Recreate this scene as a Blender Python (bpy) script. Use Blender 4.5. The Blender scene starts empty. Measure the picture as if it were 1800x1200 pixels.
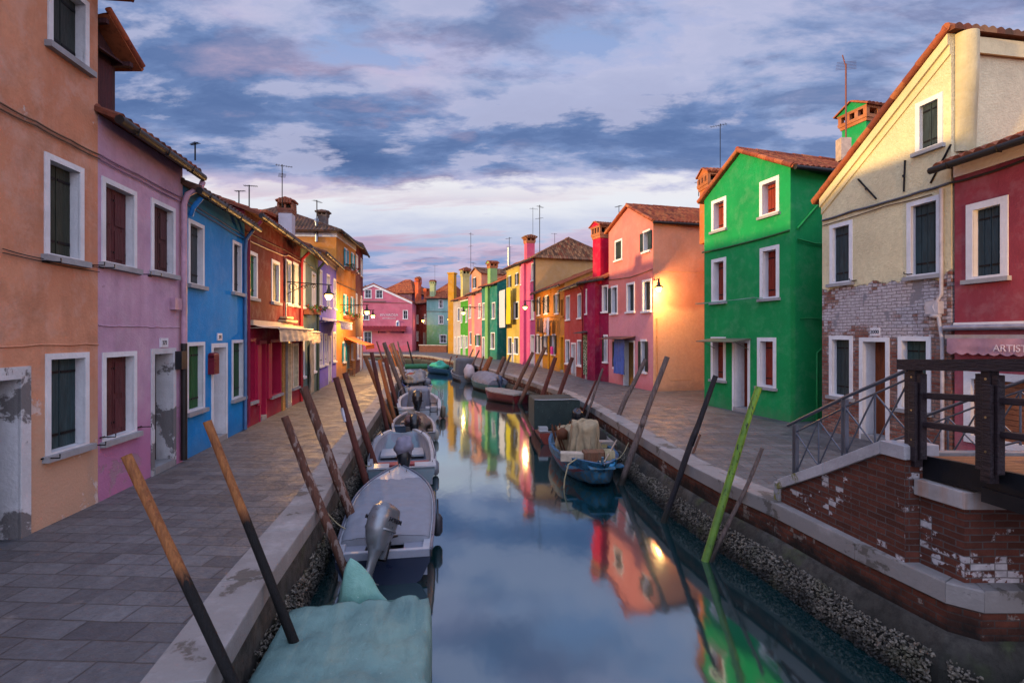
import bpy, math, random
from mathutils import Vector, Matrix, noise
from mathutils.geometry import tessellate_polygon
random.seed(11)
R = math.radians
V = Vector
sc = bpy.context.scene
COL = sc.collection
# ---- the place is measured from the photograph: focal 900 px, horizon row 590, eye 2.5 m over the pavement
F, CX, HZ, EZ, WZ = 900.0, 900.0, 590.0, 2.5, -1.1
def gp(u, v, z=0.0):
    Y = (EZ-z)*F/(v-HZ); return V(((u-CX)/F*Y, Y, z))
def at(u, v, Y): return V(((u-CX)/F*Y, Y, EZ+(HZ-v)/F*Y))
def uY(u, Y): return V(((u-CX)/F*Y, Y))
def rnd(a, b): return random.uniform(a, b)

# ---------------------------------------------------------------- mesh collector
ORG = {}
class MB:
    def __init__(s): s.v = []; s.f = []; s.sm = []; s.uv = []; s.mi = []; s.cur = 0
    def face(s, pts, smooth=False, uv=None):
        i = len(s.v); s.v += [V(p) for p in pts]; s.f.append(list(range(i, i+len(pts)))); s.sm.append(smooth); s.uv.append(uv); s.mi.append(s.cur)
    def idx(s, vs, fs, smooth=False, uvs=None):
        i = len(s.v); s.v += [V(p) for p in vs]
        for k, f in enumerate(fs):
            s.f.append([i+j for j in f]); s.sm.append(smooth); s.uv.append(uvs[k] if uvs else None); s.mi.append(s.cur)
    def bx(s, o, a, b, c):
        o, a, b, c = V(o), V(a), V(b), V(c)
        if a.cross(b).dot(c) < 0: a, b = b, a
        p = [o, o+a, o+a+b, o+b, o+c, o+a+c, o+a+b+c, o+b+c]
        s.idx(p, [(3,2,1,0), (4,5,6,7), (0,1,5,4), (1,2,6,5), (2,3,7,6), (3,0,4,7)])
    def box(s, c, sx, sy, sz, ex=(1,0,0)):
        ex = V(ex).normalized(); ey = V((-ex.y, ex.x, 0)); ez = V((0,0,1)); c = V(c)
        s.bx(c-ex*sx/2-ey*sy/2-ez*sz/2, ex*sx, ey*sy, ez*sz)
    def grid(s, fn, nu, nv, smooth=True, flip=False, closed=False):
        vs = [fn(i/nu, j/nv) for j in range(nv+1) for i in range(nu+1)]
        fs = []
        for j in range(nv):
            for i in range(nu):
                a = j*(nu+1)+i; q = (a, a+1, a+nu+2, a+nu+1)
                fs.append(q[::-1] if flip else q)
        s.idx(vs, fs, smooth)
    def tube(s, pts, r, n=8, cap=True, smooth=True, squash=1.0):
        pts = [V(p) for p in pts]; m = len(pts)
        rr = r if isinstance(r, (list, tuple)) else [r]*m
        vs = []; up = V((0,0,1)); prev = None
        for i, p in enumerate(pts):
            t = (pts[min(i+1, m-1)]-pts[max(i-1, 0)]).normalized()
            if prev is None:
                x = t.cross(up if abs(t.z) < .9 else V((0,1,0))).normalized()
            else:
                x = (prev-t*prev.dot(t)).normalized()
            prev = x; y = t.cross(x)
            for k in range(n):
                a = 2*math.pi*k/n; vs.append(p+(x*math.cos(a)+y*math.sin(a)*squash)*rr[i])
        fs = [(i*n+k, i*n+(k+1) % n, (i+1)*n+(k+1) % n, (i+1)*n+k) for i in range(m-1) for k in range(n)]
        s.idx(vs, fs, smooth)
        if cap:
            s.face([vs[k] for k in range(n)][::-1]); s.face([vs[(m-1)*n+k] for k in range(n)])
    def lathe(s, c, prof, n=16, smooth=True, ax=None, sx=1, sy=1):
        c = V(c); vs = []
        for (r, z) in prof:
            for k in range(n):
                a = 2*math.pi*k/n; vs.append(c+V((r*math.cos(a)*sx, r*math.sin(a)*sy, z)))
        fs = [(i*n+k, i*n+(k+1) % n, (i+1)*n+(k+1) % n, (i+1)*n+k) for i in range(len(prof)-1) for k in range(n)]
        s.idx(vs, fs, smooth)
    def blob(s, c, rx, ry, rz, seed=0, amp=.15, n=10, m=7, fr=2.0):
        c = V(c)
        def fn(a, b):
            th = 2*math.pi*a; ph = math.pi*(b-.5)
            d = V((math.cos(th)*math.cos(ph), math.sin(th)*math.cos(ph), math.sin(ph)))
            k = 1+amp*noise.noise(d*fr+V((seed*3.1, seed, 0)))*2
            return c+V((d.x*rx*k, d.y*ry*k, d.z*rz*k))
        s.grid(fn, n, m)
    def xf(s, M, start=0):
        for i in range(start, len(s.v)): s.v[i] = M @ s.v[i]
    def build(s, name, mats, parent=None, org=None, bevel=0):
        if parent is not None: o0 = ORG[parent.name]
        else: o0 = V(org) if org is not None else V((0,0,0))
        me = bpy.data.meshes.new(name)
        me.from_pydata([tuple(p-o0) for p in s.v], [], s.f)
        uvl = me.uv_layers.new(name='UVMap'); k = 0
        data = []
        for f, uv in zip(s.f, s.uv):
            if uv: data += [c for p in uv for c in p]; continue
            p = [s.v[i] for i in f]
            n = (p[1]-p[0]).cross(p[2]-p[0])
            if n.length > 1e-12: n.normalize()
            if abs(n.z) < .75 and (abs(n.x)+abs(n.y)) > 1e-6:
                t = V((-n.y, n.x, 0)).normalized()
                for q in p: data += [q.dot(t), q.z]
            else:
                for q in p: data += [q.x, q.y]
        uvl.data.foreach_set('uv', data)
        me.polygons.foreach_set('use_smooth', s.sm)
        if not isinstance(mats, (list, tuple)): mats = [mats]
        for m in mats: me.materials.append(m)
        if len(mats) > 1: me.polygons.foreach_set('material_index', s.mi)
        me.update()
        o = bpy.data.objects.new(name, me); COL.objects.link(o)
        if parent is not None: o.parent = parent
        else: o.location = o0
        ORG[o.name] = o0
        if bevel:
            b = o.modifiers.new('bevel', 'BEVEL'); b.width = bevel; b.segments = 2; b.limit_method = 'ANGLE'
        return o
def tag(o, label=None, cat=None, group=None, kind=None):
    if label: o['label'] = label
    if cat: o['category'] = cat
    if group: o['group'] = group
    if kind: o['kind'] = kind
    return o
def thing(name, label, cat, loc=(0,0,0), group=None, rz=0, local=False):
    o = bpy.data.objects.new(name, None); COL.objects.link(o); o.location = loc; o.rotation_euler = (0,0,rz)
    o.empty_display_size = .2
    ORG[o.name] = V((0,0,0)) if local else V(loc)
    return tag(o, label, cat, group)
def struct(name, mb, mat):
    o = mb.build(name, mat); o['kind'] = 'structure'; return o

# ---------------------------------------------------------------- materials
MATS = {}
def lin(c):
    if isinstance(c, str):
        c = [int(c[i:i+2], 16)/255 for i in (0, 2, 4)]
        c = [x/12.92 if x <= .04045 else ((x+.055)/1.055)**2.4 for x in c]
    return (c[0], c[1], c[2], 1)
class NT:
    def __init__(s, name):
        s.m = bpy.data.materials.new(name); s.m.use_nodes = True; s.t = s.m.node_tree; s.b = s.t.nodes['Principled BSDF']
    def n(s, ty, ins=None, **pr):
        nd = s.t.nodes.new('ShaderNode'+ty)
        for k, v in pr.items(): setattr(nd, k, v)
        if ins:
            for k, v in ins.items():
                if hasattr(v, 'is_linked') or hasattr(v, 'links'): s.t.links.new(v, nd.inputs[k])
                else: nd.inputs[k].default_value = v
        return nd
    def pos(s): return s.n('NewGeometry').outputs['Position']
    def uvm(s): return s.n('UVMap', uv_map='UVMap').outputs[0]
    def map(s, vec, sc_=(1,1,1), rot=(0,0,0), loc=(0,0,0)):
        return s.n('Mapping', {'Vector': vec, 'Scale': sc_, 'Rotation': rot, 'Location': loc}).outputs[0]
    def noise(s, vec, scale, detail=5, rough=.55, dist=0):
        return s.n('TexNoise', {'Vector': vec, 'Scale': scale, 'Detail': detail, 'Roughness': rough, 'Distortion': dist}).outputs['Fac']
    def ramp(s, fac, a, b, lo=0.0, hi=1.0):
        nd = s.n('MapRange', {'Value': fac, 'From Min': a, 'From Max': b, 'To Min': lo, 'To Max': hi}); nd.clamp = True; return nd.outputs[0]
    def mix(s, fac, a, b, mode='MIX'):
        nd = s.n('Mix', data_type='RGBA', blend_type=mode)
        for k, v in ((0, fac), (6, a), (7, b)):
            if hasattr(v, 'links'): s.t.links.new(v, nd.inputs[k])
            else: nd.inputs[k].default_value = v
        return nd.outputs[2]
    def math(s, op, a, b=0.0, clamp=False):
        nd = s.n('Math', operation=op); nd.use_clamp = clamp
        for k, v in ((0, a), (1, b)):
            if hasattr(v, 'links'): s.t.links.new(v, nd.inputs[k])
            else: nd.inputs[k].default_value = v
        return nd.outputs[0]
    def bump(s, h, strength=.3, dist=.02, normal=None):
        ins = {'Height': h, 'Strength': strength, 'Distance': dist}
        nd = s.n('Bump', ins)
        if normal is not None: s.t.links.new(normal, nd.inputs['Normal'])
        return nd.outputs[0]
    def out(s, col=None, rough=None, normal=None, metal=None, spec=None):
        for k, v in (('Base Color', col), ('Roughness', rough), ('Normal', normal), ('Metallic', metal), ('Specular IOR Level', spec)):
            if v is None: continue
            if hasattr(v, 'links'): s.t.links.new(v, s.b.inputs[k])
            else: s.b.inputs[k].default_value = v
        return s.m
def plain(name, c, rough=.6, metal=0.0, var=.25, scale=6.0, bump=.15, spec=.4):
    if name in MATS: return MATS[name]
    t = NT(name); c = lin(c); p = t.pos()
    n1 = t.noise(p, scale, 6); n2 = t.noise(p, scale*7, 3)
    d = tuple(x*(1-var) for x in c[:3])+(1,); l = tuple(min(1, x*(1+var)) for x in c[:3])+(1,)
    col = t.mix(t.ramp(n1, .3, .7), d, l)
    col = t.mix(t.ramp(n2, .45, .75, 0, var), col, d)
    MATS[name] = t.out(col, t.ramp(n1, .3, .7, rough-.08, min(1, rough+.1)), t.bump(n2, bump, .01), metal, spec)
    return MATS[name]
def plaster(name, c, c2=None, peel=None, amt=.7, damp=None, dz=.7, scale=.55, streak=.3, c3=None, z3=0.0):
    if name in MATS: return MATS[name]
    t = NT(name); c = lin(c); p = t.pos()
    c2 = lin(c2) if c2 else tuple(x*.72 for x in c[:3])+(1,)
    col = t.mix(t.ramp(t.noise(p, scale, 7, .6), .38, .66), c, c2)
    if c3:   # a band of another paint below z3, with an uneven border
        sx = t.n('SeparateXYZ', {'Vector': p}).outputs[2]
        zz = t.math('ADD', sx, t.ramp(t.noise(p, .9, 5), 0, 1, -.25, .25))
        col = t.mix(t.ramp(zz, z3-.12, z3+.12, 1, 0), col, lin(c3))
    s1 = t.noise(t.map(p, (2.2, 2.2, .22)), 1.6, 6, .6)
    col = t.mix(t.ramp(s1, .5, .78, 0, streak), col, tuple(x*.5 for x in c[:3])+(1,))
    s2 = t.noise(t.map(p, (1.5, 1.5, .3)), 1.1, 5, .65)
    col = t.mix(t.ramp(s2, .55, .8, 0, streak*.8), col, tuple(min(.85, x*.8+.22) for x in c[:3])+(1,))
    b1_ = t.noise(p, 2.1, 8, .68, .3)
    col = t.mix(t.ramp(b1_, .48, .72, 0, .15+streak*.9), col, tuple(min(.8, x*.55+.2) for x in c[:3])+(1,))
    col = t.mix(t.ramp(t.noise(t.map(p, (1, 1, 1), (0, 0, 0), (5, 3, 8)), 1.4, 8, .7), .5, .72, 0, .1+streak), col, tuple(x*.45 for x in c[:3])+(1,))
    f = t.noise(p, 9, 6, .7)
    col = t.mix(t.ramp(f, .3, .7, 0, .32), col, tuple(x*.62 for x in c[:3])+(1,))
    h = t.math('ADD', t.noise(p, 28, 4), t.math('MULTIPLY', t.noise(p, 3.5, 5), 1.2))
    z = t.n('SeparateXYZ', {'Vector': p}).outputs[2]
    zf = t.math('ADD', z, t.ramp(t.noise(p, 1.9, 7, .7), .25, .75, -.38, .38)); col = t.mix(t.ramp(zf, .0, .42, min(.75, .3+streak), 0), col, t.mix(.5, lin('77706a'), tuple(x*.5 for x in c[:3])+(1,)))
    if damp:
        zn = t.math('ADD', z, t.ramp(t.noise(p, 1.3, 6, .6), .2, .8, -.7, .7))
        col = t.mix(t.ramp(zn, dz-.5, dz+.5, .85, 0), col, lin(damp))
    if peel:
        pn = t.noise(p, 1.6, 9, .62, .4)
        pn = t.math('ADD', pn, t.ramp(z, 0, 3.0, .06, -.03))
        pn = t.math('ADD', pn, t.ramp(t.noise(p, 17, 6, .7), .3, .7, -.03, .03)); m = t.ramp(pn, amt-.015, amt+.02)
        col = t.mix(m, col, lin(peel)); h = t.math('SUBTRACT', h, t.math('MULTIPLY', m, 2.5))
    MATS[name] = t.out(col, .92, t.bump(h, .35, .02), 0, .2)
    return MATS[name]
def wood(name, c, c2, axis=(9, 9, .8), zdark=None, rough=.75, dark='0c0b0c', peel=None):
    if name in MATS: return MATS[name]
    t = NT(name); p = t.pos()
    g = t.noise(t.map(p, axis), 3.2, 7, .6, .6)
    col = t.mix(t.ramp(g, .35, .65), lin(c), lin(c2))
    g2 = t.noise(t.map(p, tuple(a*3 for a in axis)), 3, 4)
    col = t.mix(t.ramp(g2, .5, .75, 0, .6), col, tuple(x*.35 for x in lin(c)[:3])+(1,))
    if peel:
        col = t.mix(t.ramp(t.noise(t.map(p, (5, 5, 1.6)), 2.4, 6, .6), .53, .56), col, lin(peel))
    z = t.n('SeparateXYZ', {'Vector': p}).outputs[2]
    if zdark is not None:
        zn = t.math('ADD', z, t.ramp(g, 0, 1, -.12, .12))
        col = t.mix(t.ramp(zn, zdark-.06, zdark+.06, 1, 0), col, lin(dark))
    zn = t.math('ADD', z, t.ramp(t.noise(p, 5, 4), 0, 1, -.2, .2))
    col = t.mix(t.ramp(zn, -1.0, -.72, .85, 0), col, lin('1b1c14'))
    MATS[name] = t.out(col, rough, t.bump(t.math('ADD', g, g2), .7, .02), 0, .3)
    return MATS[name]
def tiles(name, cs, moss=.25):
    if name in MATS: return MATS[name]
    t = NT(name); uv = t.uvm(); p = t.pos()
    fl = t.n('VectorMath', {0: uv}, operation='FLOOR').outputs[0]
    wn = t.n('TexWhiteNoise', {'Vector': fl}, noise_dimensions='2D').outputs[0]
    rp = t.n('ValToRGB', {'Fac': wn}); cr = rp.color_ramp
    cr.elements[0].position = 0; cr.elements[0].color = lin(cs[0]); cr.elements[1].position = 1; cr.elements[1].color = lin(cs[-1])
    for i, c in enumerate(cs[1:-1]): cr.elements.new((i+1)/(len(cs)-1)).color = lin(c)
    col = rp.outputs[0]
    n1 = t.noise(p, 1.1, 7, .65)
    col = t.mix(t.ramp(n1, .45, .75, 0, moss*2.2), col, lin('4a4438'))
    col = t.mix(t.ramp(t.noise(p, 14, 6, .7), .5, .72, 0, .6), col, lin('2c211c'))
    MATS[name] = t.out(col, .9, t.bump(t.noise(p, 30, 4), .4, .01), 0, .2)
    return MATS[name]
def bricks(name, c1, c2, mort, paint=None, pamt=.6, grime=None, w=.25, h=.072, whiten=0):
    if name in MATS: return MATS[name]
    t = NT(name); uv = t.uvm(); p = t.pos()
    wob = t.n('TexNoise', {'Vector': p, 'Scale': 4.0, 'Detail': 3.0}).outputs['Color']
    uvw = t.n('VectorMath', {0: uv, 1: t.n('VectorMath', {0: wob, 'Scale': .018}, operation='SCALE').outputs[0]}, operation='ADD').outputs[0]
    b = t.n('TexBrick', {'Vector': uvw, 'Color1': lin(c1), 'Color2': lin(c2), 'Mortar': lin(mort), 'Scale': 1.0, 'Mortar Size': .0075, 'Mortar Smooth': .25, 'Bias': -.1, 'Brick Width': w, 'Row Height': h})
    col = b.outputs[0]; fac = b.outputs[1]
    col = t.mix(t.ramp(t.noise(p, 8, 7, .7), .35, .7, 0, .55), col, tuple(x*.4 for x in lin(c1)[:3])+(1,))
    if paint:
        # each brick keeps or loses its paint as a whole, with ragged edges
        cell = t.n('VectorMath', {0: t.n('VectorMath', {0: uvw, 1: (w*.5, h, 1)}, operation='DIVIDE').outputs[0]}, operation='FLOOR').outputs[0]
        wn = t.n('TexWhiteNoise', {'Vector': cell}, noise_dimensions='2D').outputs[0]
        pn = t.math('ADD', t.math('ADD', t.math('MULTIPLY', t.noise(p, 1.1, 4, .6), .6), t.math('MULTIPLY', t.noise(p, 4.5, 6, .65), .45)), t.math('MULTIPLY', wn, .15))
        pn = t.math('ADD', pn, t.ramp(t.noise(p, 22, 5, .7), .3, .7, -.03, .03))
        m = t.ramp(pn, pamt-.01, pamt+.015)
        m = t.math('MULTIPLY', m, t.ramp(fac, 0, 1, 1, .35))
        col = t.mix(m, col, t.mix(t.ramp(t.noise(p, 12, 5), .3, .7), lin(paint), tuple(x*.62 for x in lin(paint)[:3])+(1,)))
    if grime:
        z = t.n('SeparateXYZ', {'Vector': p}).outputs[2]
        zn = t.math('ADD', z, t.ramp(t.noise(p, 2.2, 6, .6), .2, .8, -.25, .25))
        col = t.mix(t.ramp(zn, -.5, -.3, .93, 0), col, lin(grime))
    hh = t.math('SUBTRACT', t.noise(p, 25, 5, .7), t.math('MULTIPLY', fac, 1.6))
    MATS[name] = t.out(col, .9, t.bump(hh, .7, .02), 0, .2)
    return MATS[name]
def emit(name, c, st):
    t = NT(name); t.b.inputs['Base Color'].default_value = lin(c); t.b.inputs['Emission Color'].default_value = lin(c); t.b.inputs['Emission Strength'].default_value = st
    return t.m
def cloudy_glass():
    t = NT('window_glass'); p = t.pos()
    return t.out(t.mix(t.ramp(t.noise(p, .8, 3), .3, .7), lin('14181c'), lin('2a2f33')), .12, None, 0, .6)
GLASS = cloudy_glass()
WHITE = plaster('white_paint', (.70, .70, .72), (.56, .56, .58), peel='7c7876', amt=.68, streak=.12, scale=1.5)
WHITEC = plaster('white_paint_clean', (.70, .70, .72), (.58, .58, .60), streak=.08, scale=1.5)
STONE = plaster('istrian_stone', (.37, .345, .335), (.25, .23, .225), peel='5e5852', amt=.655, streak=.45, scale=1.6)
SILL = plaster('sill_stone', (.33, .33, .34), (.24, .24, .25), streak=.3, scale=2)
IRON = plain('black_iron', '17161a', .5, .6)
STEEL = plain('grey_steel', '565b66', .45, .5, .15)
GUT = plain('dark_gutter', '23201f', .5, .3)
TILE = tiles('clay_tiles', ['6e3424', '8d4a33', '4e2a22', '9a5a3e', '7c3f2c', '5a3a30'])
TILE_R = tiles('clay_tiles_red', ['84402c', '9c5438', '683026', 'a8643f', '8c4a32'], .14)
TILE_B = tiles('clay_tiles_brown', ['6b4a38', '8a6246', '4c362c', '9c7250', '5d3b2c', '7d4630'], .2)
TILE_D = tiles('clay_tiles_dark', ['4c3a36', '5b4640', '3b2e2c', '6a4d40', '553a32'], .35)
BRICK = bricks('red_brick', '7c4636', '5e342c', '6d6662')
# ---------------------------------------------------------------- buildings
def roof_slope(mb, P0, along, up, L, W, i0=0.0, i1=0.0, pitch=.2, course=.36, amp=.055, th=.05):
    """barrel tiles laid in courses on one slope; i0/i1 = how far each end draws in at the top (hips)"""
    P0, along, up = V(P0), V(along).normalized(), V(up).normalized()
    nrm = along.cross(up).normalized()
    if nrm.z < 0: nrm = -nrm
    q = 4
    nc = max(1, int(round(L/pitch))); pitch = L/nc; nr = max(1, int(round(W/course))); course = W/nr
    rows = []
    for r in range(nr):
        rows.append((r*course-.015*(r > 0), .022, r)); rows.append(((r+1)*course-.02, 0.0, r))
    nU = nc*q+1; vs = []
    for (w, lift, r) in rows:
        t = w/W; lo = i0*t; hi = L-i1*t
        for k in range(nU):
            a = k*pitch/q; ph = abs(math.sin(math.pi*a/pitch))
            a2 = min(max(a, lo), hi)
            j = 0.012*noise.noise(V((a*.9, w*1.1, P0.y*.3)))+.006*math.sin((k//q)*12.9+r*7.3)
            vs.append(P0+along*a2+up*w+nrm*(th+amp*ph+lift+j))
    fs = []; uvs = []
    fl = along.cross(up).z < 0
    for r in range(len(rows)-1):
        rr = rows[r][2]
        for k in range(nU-1):
            f = (r*nU+k, r*nU+k+1, (r+1)*nU+k+1, (r+1)*nU+k); c = k//q
            u = [(c+.5, rr+.5)]*4
            if fl: f = f[::-1]
            fs.append(f); uvs.append(u)
    mb.idx(vs, fs, True, uvs)
    # eave edge and underside
    for k in range(nU-1):
        a, b = vs[k], vs[k+1]; c = k//q
        a2 = P0+along*(k*pitch/q); b2 = P0+along*((k+1)*pitch/q)
        mb.face([a, b, b2, a2], False, [(c+.5, .5)]*4)
    und = [P0, P0+along*L, P0+along*(L-i1)+up*W, P0+along*i0+up*W]
    mb.face(und, False, [(.5, .5)]*4)
    # verge edges
    for (x0, x1) in ((0, i0), (L, L-i1)):
        a = P0+along*x0; b = P0+along*x1+up*W
        mb.face([a, b, b+nrm*(th+.02), a+nrm*(th+.02)], False, [(.5, .5)]*4)
def ridge_caps(mb, A, B, r=.09):
    A, B = V(A), V(B); L = (B-A).length; n = max(1, int(L/.36)); d = (B-A)/n
    for i in range(n):
        a = A+d*i; b = A+d*(i+1.04)
        j = V((0, 0, rnd(-.008, .008)))
        k = len(mb.v); mb.tube([a+j, b+j], [r*1.06, r*.93], 8)
        for f in range(len(mb.uv)-10, len(mb.uv)):
            mb.uv[f] = [(i+100.5, k % 37+.5)]*len(mb.f[f])

SH = {}
def shutter_mat(c):
    if c not in SH: SH[c] = wood('shutter_'+c, c, ''.join('%02x' % int(int(c[i:i+2], 16)*.78) for i in (0, 2, 4)), axis=(3, 3, .6), rough=.65)
    return SH[c]

class House:
    def __init__(s, name, label, A, B, mat, D=7.0, zt=None, top=None, roof='eave', rise=1.25, tile=None, group=None, cat='house', near=False, D0=0, gut=True, cornice=None, ov=.32):
        s.name = name; s.A = V((A[0], A[1])); s.B = V((B[0], B[1])); s.L = (s.B-s.A).length
        s.e = (s.B-s.A)/s.L; n = V((s.e.y, -s.e.x))
        if n.dot(s.A+s.e*s.L*.5) > 0: n = -n
        s.n = n; s.mat = mat; s.D = D; s.zt = zt; s.roof = roof; s.rise = rise; s.tile = tile or TILE; s.near = near; s.ov = ov
        s.top = top; s.holes = []; s.gut = gut; s.cornice = cornice
        m = (s.A+s.B)/2
        s.r = thing(name, label, cat, (m.x, m.y, 0), group)
    def sat(s, u):
        k = (u-CX)/F; return (k*s.A.y-s.A.x)/(s.e.x-k*s.e.y)
    def sz(s, u, v):
        a = s.sat(u); Y = s.A.y+a*s.e.y; return a, EZ+(HZ-v)/F*Y
    def P(s, a, z, d=0.0):
        q = s.A+s.e*a+s.n*d; return V((q.x, q.y, z))
    def rect(s, u0, u1, vt, vb, uc=None, h=None):
        uc = (u0+u1)/2 if uc is None else uc
        s0, s1 = s.sat(u0), s.sat(u1)
        zb = 0.0 if vb is None else s.sz(uc, vb)[1]
        zt = zb+h if vt is None else s.sz(uc, vt)[1]
        return max(s0, .03), min(s1, s.L-.03), zb, zt
    def pl(s, mb, s0, s1, z0, z1, d0, d1):
        """a block on the facade: s0..s1 along, z0..z1 up, d0..d1 out"""
        e = V((s.e.x, s.e.y, 0)); n = V((s.n.x, s.n.y, 0))
        mb.bx(s.P(s0, z0, d0), e*(s1-s0), n*(d1-d0), V((0, 0, z1-z0)))
    def shut_leaf(s, w, s0, s1, z0, z1, d, col, thick=.035, ribs=True, panel=False):
        mb = MB(); n = max(1, int(round((s1-s0)/.14))) if s.near else 1
        bw = (s1-s0)/n
        for i in range(n):
            g = .004 if s.near else 0
            s.pl(mb, s0+i*bw+g, s0+(i+1)*bw-g, z0, z1, d, d+thick-(.004 if i % 2 else 0))
        if panel:
            zz = [z0+.08, z0+(z1-z0)*.45, z0+(z1-z0)*.52, z1-.08]
            for a, b in ((0, 1), (2, 3)):
                s.pl(mb, s0+.05, s1-.05, zz[a], zz[b], d+thick-.001, d+thick+.014)
        mb.cur = 1
        if s.near or ribs:
            for zz in (z0+.14*(z1-z0), z0+.84*(z1-z0)):
                s.pl(mb, s0+.02, s1-.02, zz, zz+.035, d+thick, d+thick+.01)
        return mb.build('shutter', [shutter_mat(col), IRON], w)
    def window(s, u0, u1, vt, vb, kind='c', col='2e3a3a', uc=None, h=None, fw=.1, dep=.2, fm=None, sill=True, part='window', panel=False, sillm=None, cx=None):
        s0, s1, z0, z1 = s.rect(u0, u1, vt, vb, uc, h)
        if s1-s0 < .25: c = (s0+s1)/2; s0, s1 = c-.2, c+.2
        fw = min(fw, (s1-s0)*.2); fm = fm or WHITE
        h0, h1, k0, k1 = s0+fw, s1-fw, z0+(fw*.5 if sill else fw), z1-fw
        s.holes.append((h0, h1, k0, k1))
        mb = MB(); pr = .02
        s.pl(mb, s0, h0, z0, z1, -.01, pr); s.pl(mb, h1, s1, z0, z1, -.01, pr); s.pl(mb, h0, h1, k1, z1, -.01, pr)
        s.pl(mb, h0, h1, z0, k0, -.01, pr)
        q = [s.P(h0, k0, 0), s.P(h1, k0, 0), s.P(h1, k1, 0), s.P(h0, k1, 0)]
        b = [s.P(h0, k0, -dep), s.P(h1, k0, -dep), s.P(h1, k1, -dep), s.P(h0, k1, -dep)]
        for i in range(4): mb.face([q[i], q[(i+1) % 4], b[(i+1) % 4], b[i]])
        w = mb.build(part, fm, s.r)
        if sill:
            m = MB(); s.pl(m, s0-.05, s1+.05, z0-.07, z0+.012, -.008, .09)
            m.build('sill', sillm or (SILL if s.near else fm), w)
        m = MB(); s.pl(m, h0, h1, k0, k1, -dep-.05, -dep)
        mid = (h0+h1)/2
        if kind == 'c':
            m.build('pane', GLASS, w)
            s.shut_leaf(w, h0+.004, mid-.003, k0+.006, k1-.006, -dep+.004, col, panel=panel)
            s.shut_leaf(w, mid+.003, h1-.004, k0+.006, k1-.006, -dep+.004, col, panel=panel)
        elif kind in ('o', 'l', 'r'):
            s.pl(m, mid-.02, mid+.02, k0, k1, -dep, -dep+.02); m.build('pane', cx or GLASS, w)
            lw = (h1-h0)/2
            if kind in ('o', 'l'): s.shut_leaf(w, s0-lw+.06, s0+.06, k0, k1, .03, col)
            if kind in ('o', 'r'): s.shut_leaf(w, s1-.06, s1+lw-.06, k0, k1, .03, col)
        elif kind == 'g':
            m.build('pane', cx or GLASS, w)
            if s.near or (h1-h0) > .45:
                m2 = MB(); s.pl(m2, mid-.02, mid+.02, k0, k1, -dep, -dep+.025); s.pl(m2, h0, h1, (k0+k1)/2-.015, (k0+k1)/2+.015, -dep, -dep+.022)
                s.pl(m2, h0, h0+.035, k0, k1, -dep, -dep+.025); s.pl(m2, h1-.035, h1, k0, k1, -dep, -dep+.025)
                m2.build('glazing_bar', WHITEC, w)
        return w
    def door(s, u0, u1, vt, col='5a3020', uc=None, fw=.1, dep=.25, fm=None, h=None, step=True, glass=False, z0=0.0):
        s0, s1, _, z1 = s.rect(u0, u1, vt, None, uc, h); fm = fm or WHITE
        fw = min(fw, (s1-s0)*.2); h0, h1, k1 = s0+fw, s1-fw, z1-fw
        s.holes.append((h0, h1, z0, k1)) if z0 > 0 else s.holes.append((h0, h1, None, k1))
        mb = MB(); s.pl(mb, s0, h0, 0, z1, -.01, .02); s.pl(mb, h1, s1, 0, z1, -.01, .02); s.pl(mb, h0, h1, k1, z1, -.01, .02)
        q = [s.P(h0, 0, 0), s.P(h0, k1, 0), s.P(h1, k1, 0), s.P(h1, 0, 0)]; b = [s.P(h0, 0, -dep), s.P(h0, k1, -dep), s.P(h1, k1, -dep), s.P(h1, 0, -dep)]
        for i in range(3): mb.face([q[i], q[i+1], b[i+1], b[i]])
        fr = mb.build('door_frame', fm, s.r)
        m = MB(); st = .14 if step else .02
        s.pl(m, h0+.003, h1-.003, st, k1-.004, -dep-.04, -dep+.01)
        nn = 3
        for i in range(2):
            a = h0+.08+i*((h1-h0)/2-.04); bb = a+(h1-h0)/2-.12
            for (za, zb) in ((.2, .85), (.95, k1-.2)): s.pl(m, a, bb, st+za, zb, -dep+.009, -dep+.024)
        d = m.build('door', shutter_mat(col), s.r)
        m = MB(); s.pl(m, h1-.16, h1-.13, 1.0, 1.15, -dep+.02, -dep+.06); m.build('handle', IRON, d)
        if step:
            m = MB(); s.pl(m, h0-.02, h1+.02, .005, st, -dep, .04); m.build('step', SILL, s.r)
        return fr
    def done(s):
        D = s.D
        if s.top: top = s.top
        else: top = [(0, s.zt), (s.L, s.zt)]
        outline = [(0, -.02)]
        # doors notch the bottom edge
        dn = sorted([h for h in s.holes if h[2] is None]); hs = [h for h in s.holes if h[2] is not None]
        for h in dn: outline += [(h[0], -.02), (h[0], h[3]), (h[1], h[3]), (h[1], -.02)]
        outline += [(s.L, -.02)] + list(reversed(top))
        loops = [outline]+[[(h[0], h[2]), (h[1], h[2]), (h[1], h[3]), (h[0], h[3])] for h in hs]
        flat = [p for l in loops for p in l]
        tris = tessellate_polygon([[V((a, z, 0)) for a, z in l] for l in loops])
        mb = MB(); W3 = [s.P(a, z) for a, z in flat]
        nn = V((s.n.x, s.n.y, 0))
        for t in tris:
            p = [W3[i] for i in t]
            if (p[1]-p[0]).cross(p[2]-p[0]).dot(nn) < 0: p = p[::-1]
            mb.face(p)
        tp = [(a, z) for a, z in top]
        for a, z in ((0, tp[0][1]), (s.L, tp[-1][1])):
            mb.face([s.P(a, -.02), s.P(a, z), s.P(a, z, -D), s.P(a, -.02, -D)])
        mb.face([s.P(0, -.02, -D), s.P(s.L, -.02, -D)]+[s.P(a, z, -D) for a, z in reversed(tp)])
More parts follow.
